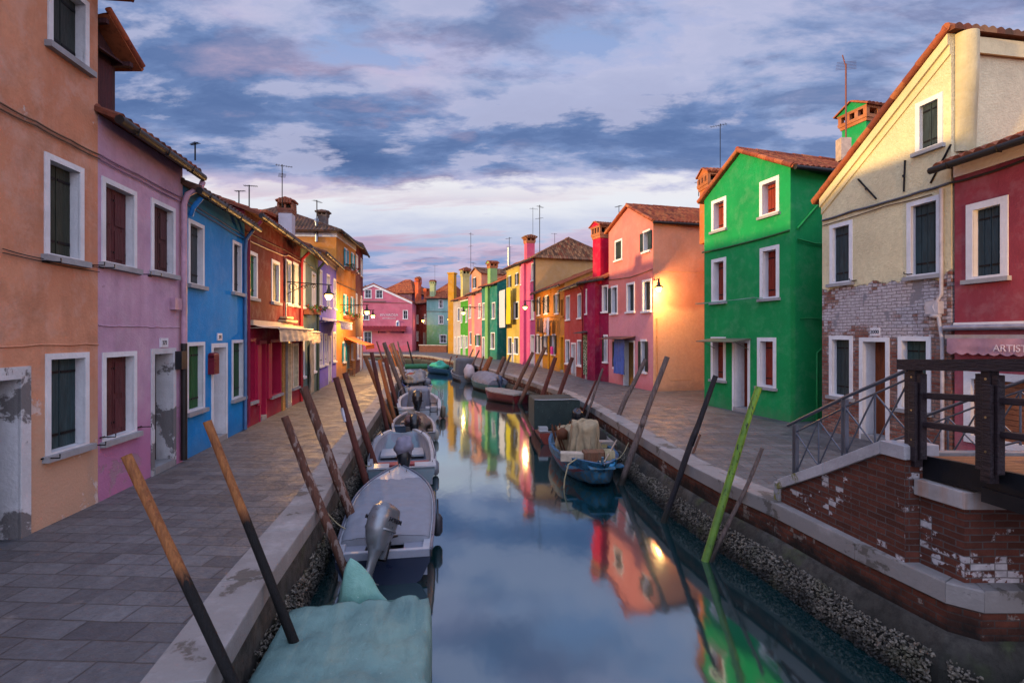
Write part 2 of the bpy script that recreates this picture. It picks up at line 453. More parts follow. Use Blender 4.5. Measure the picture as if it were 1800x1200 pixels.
        rf = MB(); e = V((s.e.x, s.e.y, 0)); n = V((s.n.x, s.n.y, 0)); ez = V((0, 0, 1)); ov = s.ov
        if s.roof == 'gable':
            for (a0, z0), (a1, z1) in zip(tp[:-1], tp[1:]):
                if z1 >= z0: lo, hi, sg = (a0, z0), (a1, z1), 1
                else: lo, hi, sg = (a1, z1), (a0, z0), -1
                dx = abs(hi[0]-lo[0]); dz = hi[1]-lo[1]
                if dx < .2: continue
                up = (e*sg*dx+ez*dz).normalized(); ext = .22 if lo in (tp[0], tp[-1]) else 0
                P0 = s.P(lo[0], lo[1]+.015, .14)-up*ext
                roof_slope(rf, P0, -n, up, D+.2, math.hypot(dx, dz)+ext)
                ridge_caps(rf, P0+n*.0+ez*.07+n*-.03, P0+up*(math.hypot(dx, dz)+ext)+ez*.07-n*.03, .075)
                mb.face([s.P(lo[0], lo[1]), s.P(hi[0], hi[1]), s.P(hi[0], hi[1], -D), s.P(lo[0], lo[1], -D)])
            k = max(range(len(tp)), key=lambda i: tp[i][1]); ridge_caps(rf, s.P(tp[k][0], tp[k][1]+.1, .14), s.P(tp[k][0], tp[k][1]+.1, -D))
        elif s.roof in ('eave', 'hip', 'shed'):
            z = s.zt; h = s.rise; half = D/2 if s.roof != 'shed' else D
            up = (-n*half+ez*h).normalized(); ln = math.hypot(half, h); k = ov/half
            o1 = .08 if s.roof != 'hip' else ov
            if s.roof == 'hip': ins = half
            else: ins = 0
            ins = min(ins, s.L/2)
            W = ln*(1+k); P0 = s.P(-o1, z-h*k+.015, ov)
            roof_slope(rf, P0, e, up, s.L+2*o1, W, ins, ins)
            if s.roof != 'shed':
                up2 = (n*half+ez*h).normalized(); P1 = s.P(s.L+o1, z-h*k+.015, -D-ov)
                roof_slope(rf, P1, -e, up2, s.L+2*o1, W, ins, ins)
                ra, rb = s.P(-o1+ins, z+h+.1, -half), s.P(s.L+o1-ins, z+h+.1, -half)
                ridge_caps(rf, ra, rb)
            if s.roof == 'hip':
                for a, sg in ((-o1, 1), (s.L+o1, -1)):
                    up3 = (e*sg*ins+ez*h).normalized()
                    Ws = math.hypot(ins+0, h*(1+k)); 
                    up3 = (e*sg*ins+ez*h*(1+k)).normalized()
                    roof_slope(rf, s.P(a, z-h*k+.015, -D-ov), n, up3, D+2*ov, Ws, D/2+ov, D/2+ov)
                    for dd in (ov, -D-ov):
                        ridge_caps(rf, s.P(a, z-h*k+.08, dd), s.P(a+sg*ins, z+h+.08, -half), .07)
            else:
                for a in (0, s.L):
                    if s.roof == 'eave': mb.face([s.P(a, z), s.P(a, z+h, -half), s.P(a, z, -D)])
                    else: mb.face([s.P(a, z), s.P(a, z+h, -D), s.P(a, z, -D)])
                if s.roof == 'shed': mb.face([s.P(0, z, -D), s.P(s.L, z, -D), s.P(s.L, z+h, -D), s.P(0, z+h, -D)])
            if s.gut:
                g = MB(); zz = z-h*k+.005
                g.tube([s.P(-.1, zz, ov+.05), s.P(s.L+.1, zz-.03, ov+.05)], .07, 8)
                i = 0
                while i < s.L:
                    g.tube([s.P(i+.3, zz+.04, ov-.02), s.P(i+.3, zz-.075, ov+.0), s.P(i+.3, zz-.08, ov+.1), s.P(i+.3, zz+.03, ov+.13)], .012, 5); i += .9
                g.build('gutter', GUT, s.r)
        s.wall = mb.build('wall', s.mat, s.r)
        s.rf = rf.build('roof', s.tile, s.r) if rf.v else s.wall
        if s.cornice:
            m = MB(); s.pl(m, -.01, s.L+.01, s.zt-.28, s.zt-.02, -.01, .06); s.pl(m, -.012, s.L+.012, s.zt-.1, s.zt-.015, -.01, .14); m.build('cornice', s.cornice, s.r)
        return s
    # small fittings
    def pipe(s, pts, r, mat, name='downpipe', n=8):
        m = MB(); m.tube([s.P(*p) for p in pts], r, n); return m.build(name, mat, s.r)
    def downpipe(s, u, mat, z1=None, r=.045):
        a = min(max(s.sat(u), .08), s.L-.08); z1 = z1 or s.zt
        return s.pipe([(a, z1-.05, s.ov), (a, z1-.2, s.ov*.8), (a, z1-.45, .08), (a, z1-.8, .06), (a, .02, .06)], r, mat)
    def cable(s, pts, r=.012, mat=None, name='cable'):
        """pts: (u, v) on the facade"""
        q = []
        for i, (u, v) in enumerate(pts): a, z = s.sz(u, v); q.append(s.P(a, z, .03))
        full = []
        for a, b in zip(q[:-1], q[1:]):
            for k in range(6): t = k/6; full.append(a.lerp(b, t)-V((0, 0, .012*math.sin(math.pi*t))))
        full.append(q[-1]); m = MB(); m.tube(full, r, 5); return m.build(name, mat or GUT, s.r)
    def chimney(s, P, w, h, mat, flare=True, par=None, d=None, cap=None, hat='gable', cw=1.35):
        """P = world base centre; square shaft, corbelled head with vents, tile hat"""
        d = d or w; P = V(P); ex = V((s.e.x, s.e.y, 0)); ey = V((s.n.x, s.n.y, 0))
        m = MB(); hh = h
        def ring(z0, z1, w0, w1, d0, d1):
            a = [P+ex*x*w0/2+ey*y*d0/2+V((0, 0, z0)) for x, y in ((-1,-1), (1,-1), (1,1), (-1,1))]
            b = [P+ex*x*w1/2+ey*y*d1/2+V((0, 0, z1)) for x, y in ((-1,-1), (1,-1), (1,1), (-1,1))]
            m.idx(a+b, [(0,1,5,4), (1,2,6,5), (2,3,7,6), (3,0,4,7), (4,5,6,7), (3,2,1,0)])
        ring(0, hh*.72, w, w, d, d)
        m.cur = 1
        W2, D2 = w*cw, d*cw
        ring(hh*.72, hh*.76, w*1.08, w*1.12, d*1.08, d*1.12); ring(hh*.76, hh*.80, w*1.18, w*1.22, d*1.18, d*1.22)
        for x in (-1, -.33, .33, 1):
            for y in (-1, 0, 1):
                if abs(x) < 1 and y == 0: continue
                c = P+ex*x*w*.52+ey*y*d*.52+V((0, 0, hh*.84)); m.box(c, w*.14, w*.14, hh*.08, ex)
        m.cur = 3; ring(hh*.8, hh*.879, w*.5, w*.5, d*.5, d*.5); m.cur = 1
        ring(hh*.88, hh*.91, W2*.95, W2, D2*.95, D2)
        m.cur = 2
        if hat == 'gable':
            z0 = hh*.91; zr = z0+w*.32
            for sg in (-1, 1):
                up = (ex*-sg*W2/2+V((0, 0, w*.32))).normalized()
                roof_slope(m, P+ex*sg*W2*.56-ey*D2*.56+V((0, 0, z0-.02)), ey, up, D2*1.12, math.hypot(W2*.56, w*.34), pitch=.16, course=.25, amp=.04, th=.03)
            m.cur = 0
            for y in (-1, 1):
                c = P+ey*y*D2*.5; m.face([c-ex*W2*.5+V((0, 0, z0)), c+ex*W2*.5+V((0, 0, z0)), c+V((0, 0, zr))])
        else:
            for i in range(-3, 4):
                m.tube([P+ex*i*W2/7-ey*D2*.6+V((0, 0, hh*.93)), P+ex*i*W2/7+V((0, 0, hh*.99)), P+ex*i*W2/7+ey*D2*.6+V((0, 0, hh*.93))], W2/13, 6)
            for i in range(-2, 3):
                for sg in (-1, 1):
                    m.tube([P+ey*i*D2/6+ex*sg*W2*.62+V((0, 0, hh*.88)), P+ey*i*D2/6+ex*sg*W2*.45+V((0, 0, hh*.97))], W2/12, 6)
        return m.build('chimney', [mat, cap or BRICK, s.tile, IRON], par or s.rf)
def antenna(parent, P, h, rot=0.0, k=0, big=False):
    P = V(P); m = MB(); m.tube([P, P+V((0, 0, h))], .018 if not big else .03, 6)
    f_ = min(1, .2+h*.28); d = V((math.cos(rot), math.sin(rot), 0))*f_; pn = V((-d.y, d.x, 0)); t = P+V((0, 0, h*.97))
    m.tube([t-d*.35, t+d*.55], .01, 5)
    for i in range(7):
        c = t+d*(-.3+i*.13); l = .22-.012*i; m.tube([c-pn*l, c+pn*l], .006, 4)
    if k:
        t = P+V((0, 0, h*.75)); m.tube([t-pn*.35, t+pn*.45], .01, 5)
        for i in range(5):
            c = t+pn*(-.3+i*.17); m.tube([c-d*.2, c+d*.2], .006, 4)
    return m.build('antenna', IRON, parent)
def cloth(mb, P0, ex, w, h, amp=.05, waves=5, nrm=(0, -1, 0), seed=0, scallop=0, taper=0):
    P0, ex, nrm = V(P0), V(ex).normalized(), V(nrm).normalized()
    def fn(a, b):
        k = b
        f = math.sin(a*waves*2*math.pi+seed+1.3*math.sin(b*2+seed))*amp*(.3+.7*k)+noise.noise(V((a*5, b*4, seed)))*amp
        hh = h*(1+(scallop*abs(math.sin(a*math.pi*scallop_n)) if scallop else 0)) if scallop else h
        return P0+ex*w*(a+taper*(a-.5)*b)-V((0, 0, hh*b))+nrm*f
    scallop_n = max(3, int(w/.22))
    mb.grid(fn, max(12, int(waves*8)) if not scallop else scallop_n*6, 10)
def textmesh(txt, size, P, right, up, mat, parent, name='lettering', depth=.004, ax='LEFT', font_scale=1.0):
    c = bpy.data.curves.new('lettering_curve', 'FONT'); c.body = txt; c.size = size; c.extrude = depth; c.align_x = ax
    o = bpy.data.objects.new('tmp', c); COL.objects.link(o); bpy.context.view_layer.update()
    me = bpy.data.meshes.new_from_object(o.evaluated_get(bpy.context.evaluated_depsgraph_get()))
    bpy.data.objects.remove(o); bpy.data.curves.remove(c)
    right, up = V(right).normalized(), V(up).normalized(); nn = right.cross(up)
    M = Matrix(((right.x*font_scale, up.x, nn.x, P[0]), (right.y*font_scale, up.y, nn.y, P[1]), (right.z*font_scale, up.z, nn.z, P[2]), (0, 0, 0, 1)))
    org = ORG[parent.name]; M = Matrix.Translation(-org) @ M
    me.transform(M); me.name = name; me.materials.clear(); me.materials.append(mat)
    ob = bpy.data.objects.new(name, me); COL.objects.link(ob); ob.parent = parent; ORG[ob.name] = org
    return ob
# ---------------------------------------------------------------- LEFT ROW (near to far)
L12, L23, L34, L45 = uY(172, 7.68), uY(321, 10.22), uY(430, 13.7), uY(528, 19.5)
L56, L67, L78, L89 = uY(559, 23.7), uY(591, 28.8), uY(625, 33.5), uY(638, 38.5)
m1 = plaster('orange_plaster', 'd09474', 'b07458', peel='c4b0a6', amt=.635, damp='b8957c', dz=1.5, streak=.6, scale=.5)
h = House('orange_house', 'tall faded orange house with dark green shutters at the left edge', (-5.45, .6), L12, m1, D=7, zt=7.74, near=True, roof='hip', rise=.3)
h.door(-60, 52, 643, '3a3330', uc=50, dep=.3, fw=.15, fm=plaster('peeling_white', (.6, .6, .62), (.45, .45, .46), peel='6d6a6a', amt=.585, streak=.3, scale=1.5), step=False)
h.window(79, 155, 620, 792, 'c', '30464a', uc=117, dep=.15, fw=.08)
h.window(77, 146, 281, 455, 'c', '34382c', uc=111, dep=.15, fw=.08)
h.window(83, 155, None, 100, 'c', '2c3230', uc=119, h=1.0, dep=.15, fw=.08)
h.done()
BR = plain('cable_brown', '5b4334', .7)
for o in (0, 7): h.cable([(-80, 141+o), (0, 183+o*1.5), (60, 214+o), (120, 246+o), (171, 272+o)], .012, BR)
h.cable([(0, 437), (80, 456), (171, 470)], .006); h.cable([(0, 444), (171, 478)], .006)
def seam(h, v, n=12, u=None):
    z = h.sz(u or 250, v)[1]; m = MB(); k = 26
    m.tube([h.P(h.L*i/k+.0, z+rnd(-.012, .012), .004) for i in range(k+1)], .012, 5); m.build('plaster_seam', MATS[h.mat.name], h.r)
def hooks(h, pts):
    for (u, v) in pts:
        a, z = h.sz(u, v); a = min(max(a, .05), h.L-.05); m = MB(); m.tube([h.P(a, z, 0), h.P(a, z, .2), h.P(a, z+.05, .2)], .009, 5); m.tube([h.P(a-.05, z, .015), h.P(a+.05, z, .015)], .012, 5); m.build('iron_bracket', IRON, h.r)
seam(h, 606, 10, 120); hooks(h, [(76, 805), (160, 782), (78, 460), (158, 466)])
m2 = plaster('pink_lilac_plaster', 'b4869e' if 0 else 'c09cb2', 'a6849c', peel='9a7a88', amt=.645, damp='a86a90', dz=1.2, streak=.5)
h = House('lilac_house', 'lilac pink house with brown shutters beside the orange house', L12, L23, m2, D=7, zt=5.83, near=True, rise=1.3, tile=TILE, ov=.3)
HL = h
h.window(179, 239, 618, 768, 'c', '5a2a2e', uc=210, dep=.15, fw=.08, panel=True)
h.door(265, 308, 612, '3a2a28', uc=286, dep=.3, fm=plaster('peeling_white', None), step=True)
h.window(178, 239, 323, 468, 'c', '5a2a2e', uc=208, dep=.15, fw=.08, panel=True)
h.window(265, 307, 357, 481, 'c', '4a282c', uc=286, dep=.13, fw=.08, panel=True)
h.done()
for o in (0, 8): h.cable([(172, 272+o), (240, 307+o), (322, 350+o)], .012, plain('cable_lilac', '7c5a72', .7))
a = h.L-.12
LIL = plain('lilac_pipe', 'a88494', .6)
h.pipe([(a+.25, 5.62, .32), (a+.2, 5.5, .3), (a+.05, 5.3, .12), (a, 5.1, .08), (a, 2.35, .08)], .055, LIL)
h.pipe([(a, 2.35, .08), (a, .05, .08)], .06, GUT)
m = MB(); h.pl(m, a-.38, a-.12, 3.0, 3.22, .0, .1); m.build('meter_box', LIL, h.r)
m = MB(); h.pl(m, a-.22, a-.02, 1.85, 2.2, .0, .14); m.build('mailbox', plain('dark_box', '25262b', .4, .3), h.r)
NUM = plain('number_plate', 'c9c9cf', .5)
INK = plain('black_ink', '1b1b20', .7)
def plate(h, u, v, txt, w=.26, hh=.17):
    a, z = h.sz(u, v); m = MB(); h.pl(m, a-w/2, a+w/2, z-hh/2, z+hh/2, .0, .025); p = m.build('number_plate', NUM, h.r)
    dr = V((h.e.x, h.e.y, 0))
    if dr.cross(V((0, 0, 1))).dot(V((h.n.x, h.n.y, 0))) < 0: dr = -dr
    textmesh(txt, hh*.62, h.P(a, z-hh*.22, .028), dr, (0, 0, 1), INK, p, ax='CENTER')
plate(h, 287, 602, '272')
seam(h, 574, 10); hooks(h, [(178, 768), (244, 750), (176, 470), (243, 482), (262, 485)])
m3 = plaster('blue_plaster', (.012, .24, .58), (.010, .18, .48), streak=.12, damp='1b6ea8', dz=.2)
h = House('blue_house', 'bright blue house with a red mailbox by its white door', L23, L34, m3, D=9, zt=5.5, near=True, rise=1.75, tile=TILE_D, ov=.3)
h.window(330, 358, 390, 502, 'c', '3a4348', dep=.13, fw=.08, fm=WHITEC)
h.window(408, 424, 425, 515, 'c', '33383c', dep=.10, fw=.08, fm=WHITEC)
h.window(327, 359, 601, 722, 'c', '1f5a2c', dep=.13, fw=.08, fm=WHITEC)
h.door(371, 399, 603, 'b8b8c0', dep=.3, fm=WHITEC)
h.window(407, 428, 597, 700, 'c', '1c4a2c', dep=.12, fw=.08, fm=WHITEC)
h.done(); plate(h, 385, 592, '271')
for o in (0, 7): h.cable([(326, 352+o), (380, 385+o), (428, 414+o)], .014, plain('cable_blue', '134a80', .7))
h.pipe([(.12, 5.3, .3), (.12, 5.1, .15), (.2, 4.95, .06)], .05, plain('blue_pipe', '1d78c0', .5))
h.downpipe(427, plain('grey_blue_pipe', '4a6a90', .5))
a, z = h.sz(370, 640); m = MB(); h.pl(m, a-.14, a+.14, z-.22, z+.2, 0, .13)
m.tube([h.P(a-.14, z+.2, .065), h.P(a+.14, z+.2, .065)], .066, 10)
for k in range(4): h.pl(m, a-.1, a+.1, z-.15+k*.08, z-.12+k*.08, .13, .138)
m.build('mailbox', plain('red_mailbox', '6a1424', .45), h.r)
m4 = plaster('dark_red_plaster', '661620', '50131c', c3='9a1838', z3=2.72, streak=.3, damp='8a1a30', dz=.2)
h = House('red_shop_house', 'dark red shop house with cream awnings and crimson shopfront', L34, L45, m4, D=9, zt=5.85, near=True, rise=1.65, tile=TILE, ov=.4)
HR = h
h.window(434, 452, 442, 524, 'c', '2a6a3c', dep=.1, fm=WHITEC)
h.window(477, 491, 458, 532, 'c', '5a6258', dep=.1, fm=WHITEC)
h.window(502, 512, 457, 535, 'o', '2c3638', dep=.12, fm=WHITEC)
h.window(515, 524, 462, 537, 'r', '2c3638', dep=.12, fm=WHITEC)
CRI = plain('crimson_shutter', 'a81440', .5, var=.1)
WARMGL = plain('shop_interior', '5a4630', .6)
h.window(435, 449, 594, 706, 'g', uc=442, dep=.3, fm=CRI, sillm=STONE, cx=GLASS)
h.door(455.5, 468, 598, 'a81440', dep=.12, fm=CRI, step=True)
h.window(475, 494, 596, 694, 'g', dep=.3, fm=CRI, sillm=STONE, cx=GLASS)
h.door(502, 512, 598, 'c0a880', dep=.1, fm=plain('cream_frame', 'cfc0a0', .6))
h.window(513.5, 524, 603, 681, 'g', dep=.15, fm=plain('cream_frame', 'cfc0a0', .6))
h.done()
def leaf(h, u0, u1, vt, vb, mat, name='shutter', d0=.02, d1=.07):
    s0, s1, z0, z1 = h.rect(u0, u1, vt, vb); m = MB(); h.pl(m, s0, s1, z0, z1, d0, d1)
    n = 3
    for k in range(1, n): h.pl(m, s0+(s1-s0)*k/n-.005, s0+(s1-s0)*k/n+.005, z0+.02, z1-.02, d1, d1+.004)
    return m.build(name, mat, h.r)
leaf(h, 449, 455, 606, 712, CRI); leaf(h, 468.5, 474, 604, 700, CRI)
s0, s1, z0, z1 = h.rect(494.5, 499, 596, 722); m = MB(); h.pl(m, s0, s1, 0, z1, 0, .05)
m.build('brick_pier', bricks('yellow_brick', 'c0904c', 'a8783c', '8a7a60'), h.r)
h.downpipe(527, plain('red_pipe', '8a1420', .5), r=.06); h.pipe([(h.sat(432), 5.6, .4), (h.sat(432), 5.2, .07), (h.sat(432), .1, .07)], .05, plain('crimson_pipe', '7a1636', .5))
h.pipe([(h.sat(500.5), 3.0, .06), (h.sat(500.5), .05, .06)], .05, plain('grey_pipe', '7d7a76', .5))
h.pipe([(h.sat(499), 5.1, .06), (h.sat(499), 3.1, .06)], .03, plain('light_pipe', '9c948c', .5))
h.cable([(434, 422), (498, 450), (505, 448), (530, 462)], .018, plain('cable_pale', 'a08a7c', .6))
h.cable([(432, 408), (500, 440), (528, 455)], .014, BR)
def awning(h, u0, u1, v0, out, drop, val, mat, matv, stripes=None, scal=0, nm='awning', box=True):
    s0, s1 = h.sat(u0), h.sat(u1); z = h.sz((u0+u1)/2, v0)[1]
    e = V((h.e.x, h.e.y, 0)); n = V((h.n.x, h.n.y, 0))
    m = MB()
    def fn(a, b): return h.P(s0+(s1-s0)*a, z-drop*b-.05*math.sin(math.pi*b), out*b+.03)
    m.grid(fn, 16, 4, True)
    m.tube([h.P(s0, z-drop, out+.03), h.P(s1, z-drop, out+.03)], .035, 8)
    m.cur = 1
    cloth(m, h.P(s0, z-drop, out+.035), e, s1-s0, val, .015, 6, n, 2, scal)
    if box: h.pl(m, s0-.05, s1+.05, z-.04, z+.1, -.01, .13)
    for s_ in (s0+.05, s1-.05): m.tube([h.P(s_, z-.12, .02), h.P(s_, z-drop+.03, out)], .015, 5)
    return m.build(nm, [mat, matv], h.r)
CRM = plain('cream_canvas', 'c0aa96', .8, var=.12); CRM2 = plain('cream_canvas_front', 'b8a48e', .8, var=.12)
awning(h, 438, 508, 571, .75, .12, .38, CRM, CRM2); awning(h, 509, 527, 578, .7, .12, .35, CRM, CRM2, scal=.25)
m = MB(); a, z = h.sz(500, 560); h.pl(m, a-.7, a+.7, z-.12, z-.05, -.01, .25); h.pl(m, a-.5, a+.3, z+.0, z+.06, -.01, .22); m.build('ledge', plain('ledge_cream', 'b09a74', .7), h.r)
WHB = plaster('whitewashed_chimney', (.5, .47, .50), (.38, .35, .4), streak=.3, peel='9a5a3c', amt=.68)
p = at(509, 410, 19.6); h.chimney((p.x-.1, p.y, 5.6), .48, 2.15, WHB, hat='round', cw=1.2, cap=plaster('chimney_head', '8a5a48', '6a4034'))
antenna(h.r, at(496, 365, 19.0), 1.6, .5, 1); antenna(h.r, at(438, 372, 14.5), .75, .2); antenna(h.r, at(420, 365, 15), .5, 0)
# roof room behind the red house
m = MB(); q0 = at(452, 372, 18.6); OR = plaster('bright_orange_plaster', 'e0561e', 'c84a1c')
dr = House('roof_room', 'small orange attic room with a tiled lean-to roof behind the red shop house', uY(452, 18.6), uY(496, 20.6), OR, D=3, zt=6.98, roof='shed', rise=.35, tile=TILE_R, gut=False, ov=.35, cat='roof room')
dr.done(); m = MB(); dr.pl(m, .9, 1.9, 6.35, 6.75, 0, .03); m.build('window', WHITEC, dr.r)
m5 = plaster('grey_green_plaster', '6f8478', '5f7268', streak=.3, damp='55645c', dz=.5)
h = House('grey_green_house', 'narrow grey green house with flower boxes next to the violet house', L45, L56, m5, D=7, zt=6.0, rise=1.25, tile=TILE_B, ov=.35)
h.window(532.5, 536, 452, 540, 'c', 'b0b0b8', fm=WHITEC); h.window(548, 555, 479, 542, 'c', '9a8a8c', fm=WHITEC)
h.window(530.5, 535, 592, 662, 'c', 'a8a8a0', fm=WHITEC); h.door(538.5, 546.5, 590, '4a4a4c', fm=plain('grey_frame', '6c7a74')); h.window(549, 554, 600, 653, 'c', 'b0b0b0', fm=WHITEC)
h.done(); h.downpipe(557, plain('green_pipe', '35463c', .5), r=.06); h.cable([(531, 458), (559, 478)], .016, GUT)
m = MB(); cloth(m, h.P(h.sat(538.5), 2.35, .12), (h.e.x, h.e.y, 0), .5, 2.2, .04, 3, (h.n.x, h.n.y, 0), 3, 0, -.45); cloth(m, h.P(h.sat(542.5), 2.35, .12), (h.e.x, h.e.y, 0), .5, 2.2, .04, 3, (h.n.x, h.n.y, 0), 5, 0, -.45)
tag(m.build('door_curtain', plain('curtain_grey', '7f7a72', .9), None, h.P(h.sat(540), 0, .1)), 'grey beige curtain tied in the middle, hung in the doorway of the grey green house', 'curtain')
m6 = plaster('violet_plaster', '6a62c4', '5850b0', c3='7a68c0', z3=1.0, streak=.2)
h = House('violet_house', 'violet house with a striped awning between grey green and yellow orange houses', L56, L67, m6, D=7, zt=6.42, rise=1.1, tile=TILE_B, ov=.35, cornice=plaster('violet_grey_cornice', '8a7c8c', '6c606c'))
h.window(561.5, 566, 474, 537, 'c', 'b0b0c4', fm=WHITEC); h.window(574, 579.5, 482, 540, 'c', 'b8b8c8', fm=WHITEC); h.window(586, 590.4, 490, 543, 'c', 'b8b8c8', fm=WHITEC)
h.window(560.5, 567.5, 585, 643, 'c', 'c4c4dc', fm=WHITEC, dep=.06); h.window(570, 575, 586, 640, 'c', 'c4c4dc', fm=WHITEC, dep=.06); h.door(577, 582, 590, 'b8b8d0', fm=WHITEC, dep=.06); h.window(585, 590, 583, 635, 'c', 'b8b0c0', fm=WHITEC, dep=.06)
h.done()
def stripes(name, a, b, w=.16):
    t = NT(name); uv = t.uvm(); x = t.n('SeparateXYZ', {'Vector': uv}).outputs[0]
    f = t.math('FRACT', t.math('DIVIDE', x, w)); return t.out(t.mix(t.math('GREATER_THAN', f, .5), lin(a), lin(b)), .85)
ST = stripes('violet_stripe', '6a60a8', 'c4bcc8')
awning(h, 562, 588, 563, .9, .1, .36, plain('awning_cream', 'b8a894', .8), ST)
m7 = plaster('amber_plaster', 'c08038', 'a86a30', streak=.3, damp='8a6a54', dz=.5)
h = House('amber_house', 'tall amber house with turquoise shutters and flower boxes on the left bank', L67, L78, m7, D=8, zt=8.42, roof='hip', rise=1.6, tile=TILE_D, ov=.4)
TQ = '1f9cb4'
h.window(605, 610, 436, 469, 'o', TQ, fm=WHITEC); h.window(617.5, 621.5, 444, 475, 'o', TQ, fm=WHITEC)
h.window(604, 609, 517, 554, 'o', TQ, fm=WHITEC); h.window(616.5, 620.5, 521, 556, 'o', TQ, fm=WHITEC)
h.window(602, 607, 600, 636, 'o', TQ, fm=WHITEC); h.window(617, 620.5, 604, 632, 'c', TQ, fm=WHITEC); h.door(609, 614, 606, '3a3436', fm=plain('grey_frame', '6c7a74'))
h.done()
m = MB(); h.pl(m, -.02, h.L+.02, 8.05, 8.4, -.01, .035); n_ = V((h.n.x, h.n.y, 0)); m.bx(h.P(-.035, 8.05, .035), -n_*8, V((h.e.x, h.e.y, 0))*.04, V((0, 0, .35))); m.build('cornice', WHITEC, h.r)
p = at(568, 400, 31); h.chimney((p.x, p.y, 8.7), .5, 1.35, plaster('grey_chimney', '6a5c56', '4c423e'), cap=plaster('grey_chimney', '6a5c56', '4c423e'), hat='round')
m = MB(); q = at(556.5, 425, 28.7); m.tube([q, q+V((0, 0, 1.1))], .09, 10); m.lathe(q+V((0, 0, 1.1)), [(.13, 0), (.13, .15), (.05, .22), (0, .23)], 10); m.build('flue_pipe', plain('zinc', '8b8e94', .35, .8), h.r)
antenna(h.r, at(557, 412, 28.5), 1.9, 1.2, 0, True)
OC = plain('orange_canvas', 'e06a1c', .8, var=.1)
awning(h, 604, 622, 592, 1.25, .5, .25, OC, OC, box=False)
h.cable([(592, 497), (625, 511)], .03, BR)
m8 = plaster('maroon_plaster', '6c2028', '581a22', c3='7a4a40', z3=1.5, streak=.2)
h = House('maroon_house', 'tall maroon house at the far end of the left row', L78, L89, m8, D=8, zt=8.6, rise=1.4, tile=TILE_D, ov=.4)
for r in ((626, 629, 448, 478), (634, 637, 455, 486), (625.5, 628, 516, 552), (634, 637, 520, 553), (627.5, 631, 592, 630)): h.window(*r, 'c', '9a8a8a', fm=WHITEC)
h.door(633, 636, 592, '6a4a3a', fm=WHITEC)
h.done()
# ---------------------------------------------------------------- FAR END
m9 = plaster('rose_plaster', 'c0687c', 'a8586c', c3='c05a6a', z3=1.0, streak=.2)
A, B = uY(600, 79), uY(724.5, 80)
h = House('pink_restaurant', 'wide pink gabled restaurant with a dark red awning closing the canal', A, B, m9, D=12, roof='gable', tile=TILE_R, ov=.3,
          top=[(0, 8.4), ((655-600)/900*79.5, 10.5), ((B-A).length, 7.8)])
for r in ((640.6, 653, 508.5, 524), (660, 673, 509, 524), (637, 649, 545, 562), (708, 717, 545, 560.5), (639, 653.5, 582, 603.5)): h.window(*r, 'g', fm=WHITEC)
h.done()
DR = stripes('red_awning', '5c0f1c', '8a2a34', .5)
awning(h, 637, 714, 574, .9, .35, .35, plain('dark_red_canvas', '70101e', .8), DR)
m = MB(); e = V((h.e.x, h.e.y, 0)); n_ = V((h.n.x, h.n.y, 0))
for (a0, z0), (a1, z1) in zip(h.top[:-1], h.top[1:]):
    m.bx(h.P(a0, z0-.35, 0), e*(a1-a0)+V((0, 0, z1-z0)), n_*.1, V((0, 0, .34)))
m.build('white_gable_band', WHITEC, h.r)
m = MB(); h.pl(m, h.sat(639), h.sat(678), 7.75, 7.95, 0, .2); m.build('ledge', plain('ledge_rose', '7c5a60', .7), h.r)
h.cable([(638, 531), (724, 533)], .04, BR)
TW = plain('white_lettering', 'cfc0c4', .7)
a, z = h.sz(684, 555.5); textmesh('RIVAROSA', .52, h.P(a, z, .02), e, (0, 0, 1), TW, h.r, ax='CENTER', depth=.01, font_scale=1.15); textmesh('RISTORANTE', .3, h.P(a, z-.45, .02), e, (0, 0, 1), TW, h.r, ax='CENTER', depth=.01, font_scale=1.15)
a, z = h.sz(699, 574); m = MB(); h.pl(m, a-.27, a+.27, z, z+.7, 0, .06); m.lathe(h.P(a, z+.7, .0), [(.27, 0), (.25, .1), (.15, .24), (0, .3)], 12); m.cur = 1; h.pl(m, a-.12, a+.12, z+.12, z+.75, .06, .07); m.build('wall_shrine', [WHITEC, plain('shrine_blue', '3a5a90', .6)], h.r)
for u in (666, 709): a, z = h.sz(u, 583.5); m = MB(); m.lathe(h.P(a, z-.15, .15), [(.02, .0), (.12, .05), (.1, .3), (.14, .32), (0, .42)], 8); m.build('wall_lantern', IRON, h.r)
h = House('tiled_roof_house', 'brown building with a mossy patterned tile roof rising behind the pink restaurant', uY(668, 96), uY(724, 94), plaster('dim_violet', '6a4a6a', '4c3440'), D=9, zt=10.6, roof='hip', rise=2.6, tile=TILE_R, ov=.6, gut=False); h.done()
ORC = plaster('orange_chimney', 'c85a30', 'a84a28')
h = House('orange_block', 'tall orange block with a square chimney beyond the pink restaurant', uY(724.6, 93), uY(737, 92), ORC, D=6, zt=8.0+EZ-2.6, roof='shed', rise=.3, tile=TILE_R, gut=False, ov=.2); h.done()
h.chimney(h.P(.5, 7.9, -1), .8, 5.4, ORC, cap=ORC, hat='round', cw=1.1)
m15 = plaster('brick_red_plaster', '742c22', '5e241e', streak=.2)
h = House('rust_house', 'narrow rust red house in the corner beside the pale green house', uY(723.5, 88), uY(750.5, 85.5), m15, D=8, zt=8.0, rise=1.2, tile=TILE_R, ov=.3)
for r in ((726.8, 730.2, 553, 570), (731.8, 735.5, 553, 569), (745.5, 749, 552, 569)): h.window(*r, 'g', fm=WHITEC)
h.door(727, 730, 583, 'a0562c', fm=WHITEC); h.window(732, 735.5, 582, 599, 'g', fm=WHITEC); h.door(744, 748, 584, '4a2a22', fm=STONE); h.done()
h.chimney(h.P(h.sat(742), 7.7, -1), .65, 2.9, ORC, cap=ORC); antenna(h.r, h.P(h.sat(748), 9, -2), 3, .3)
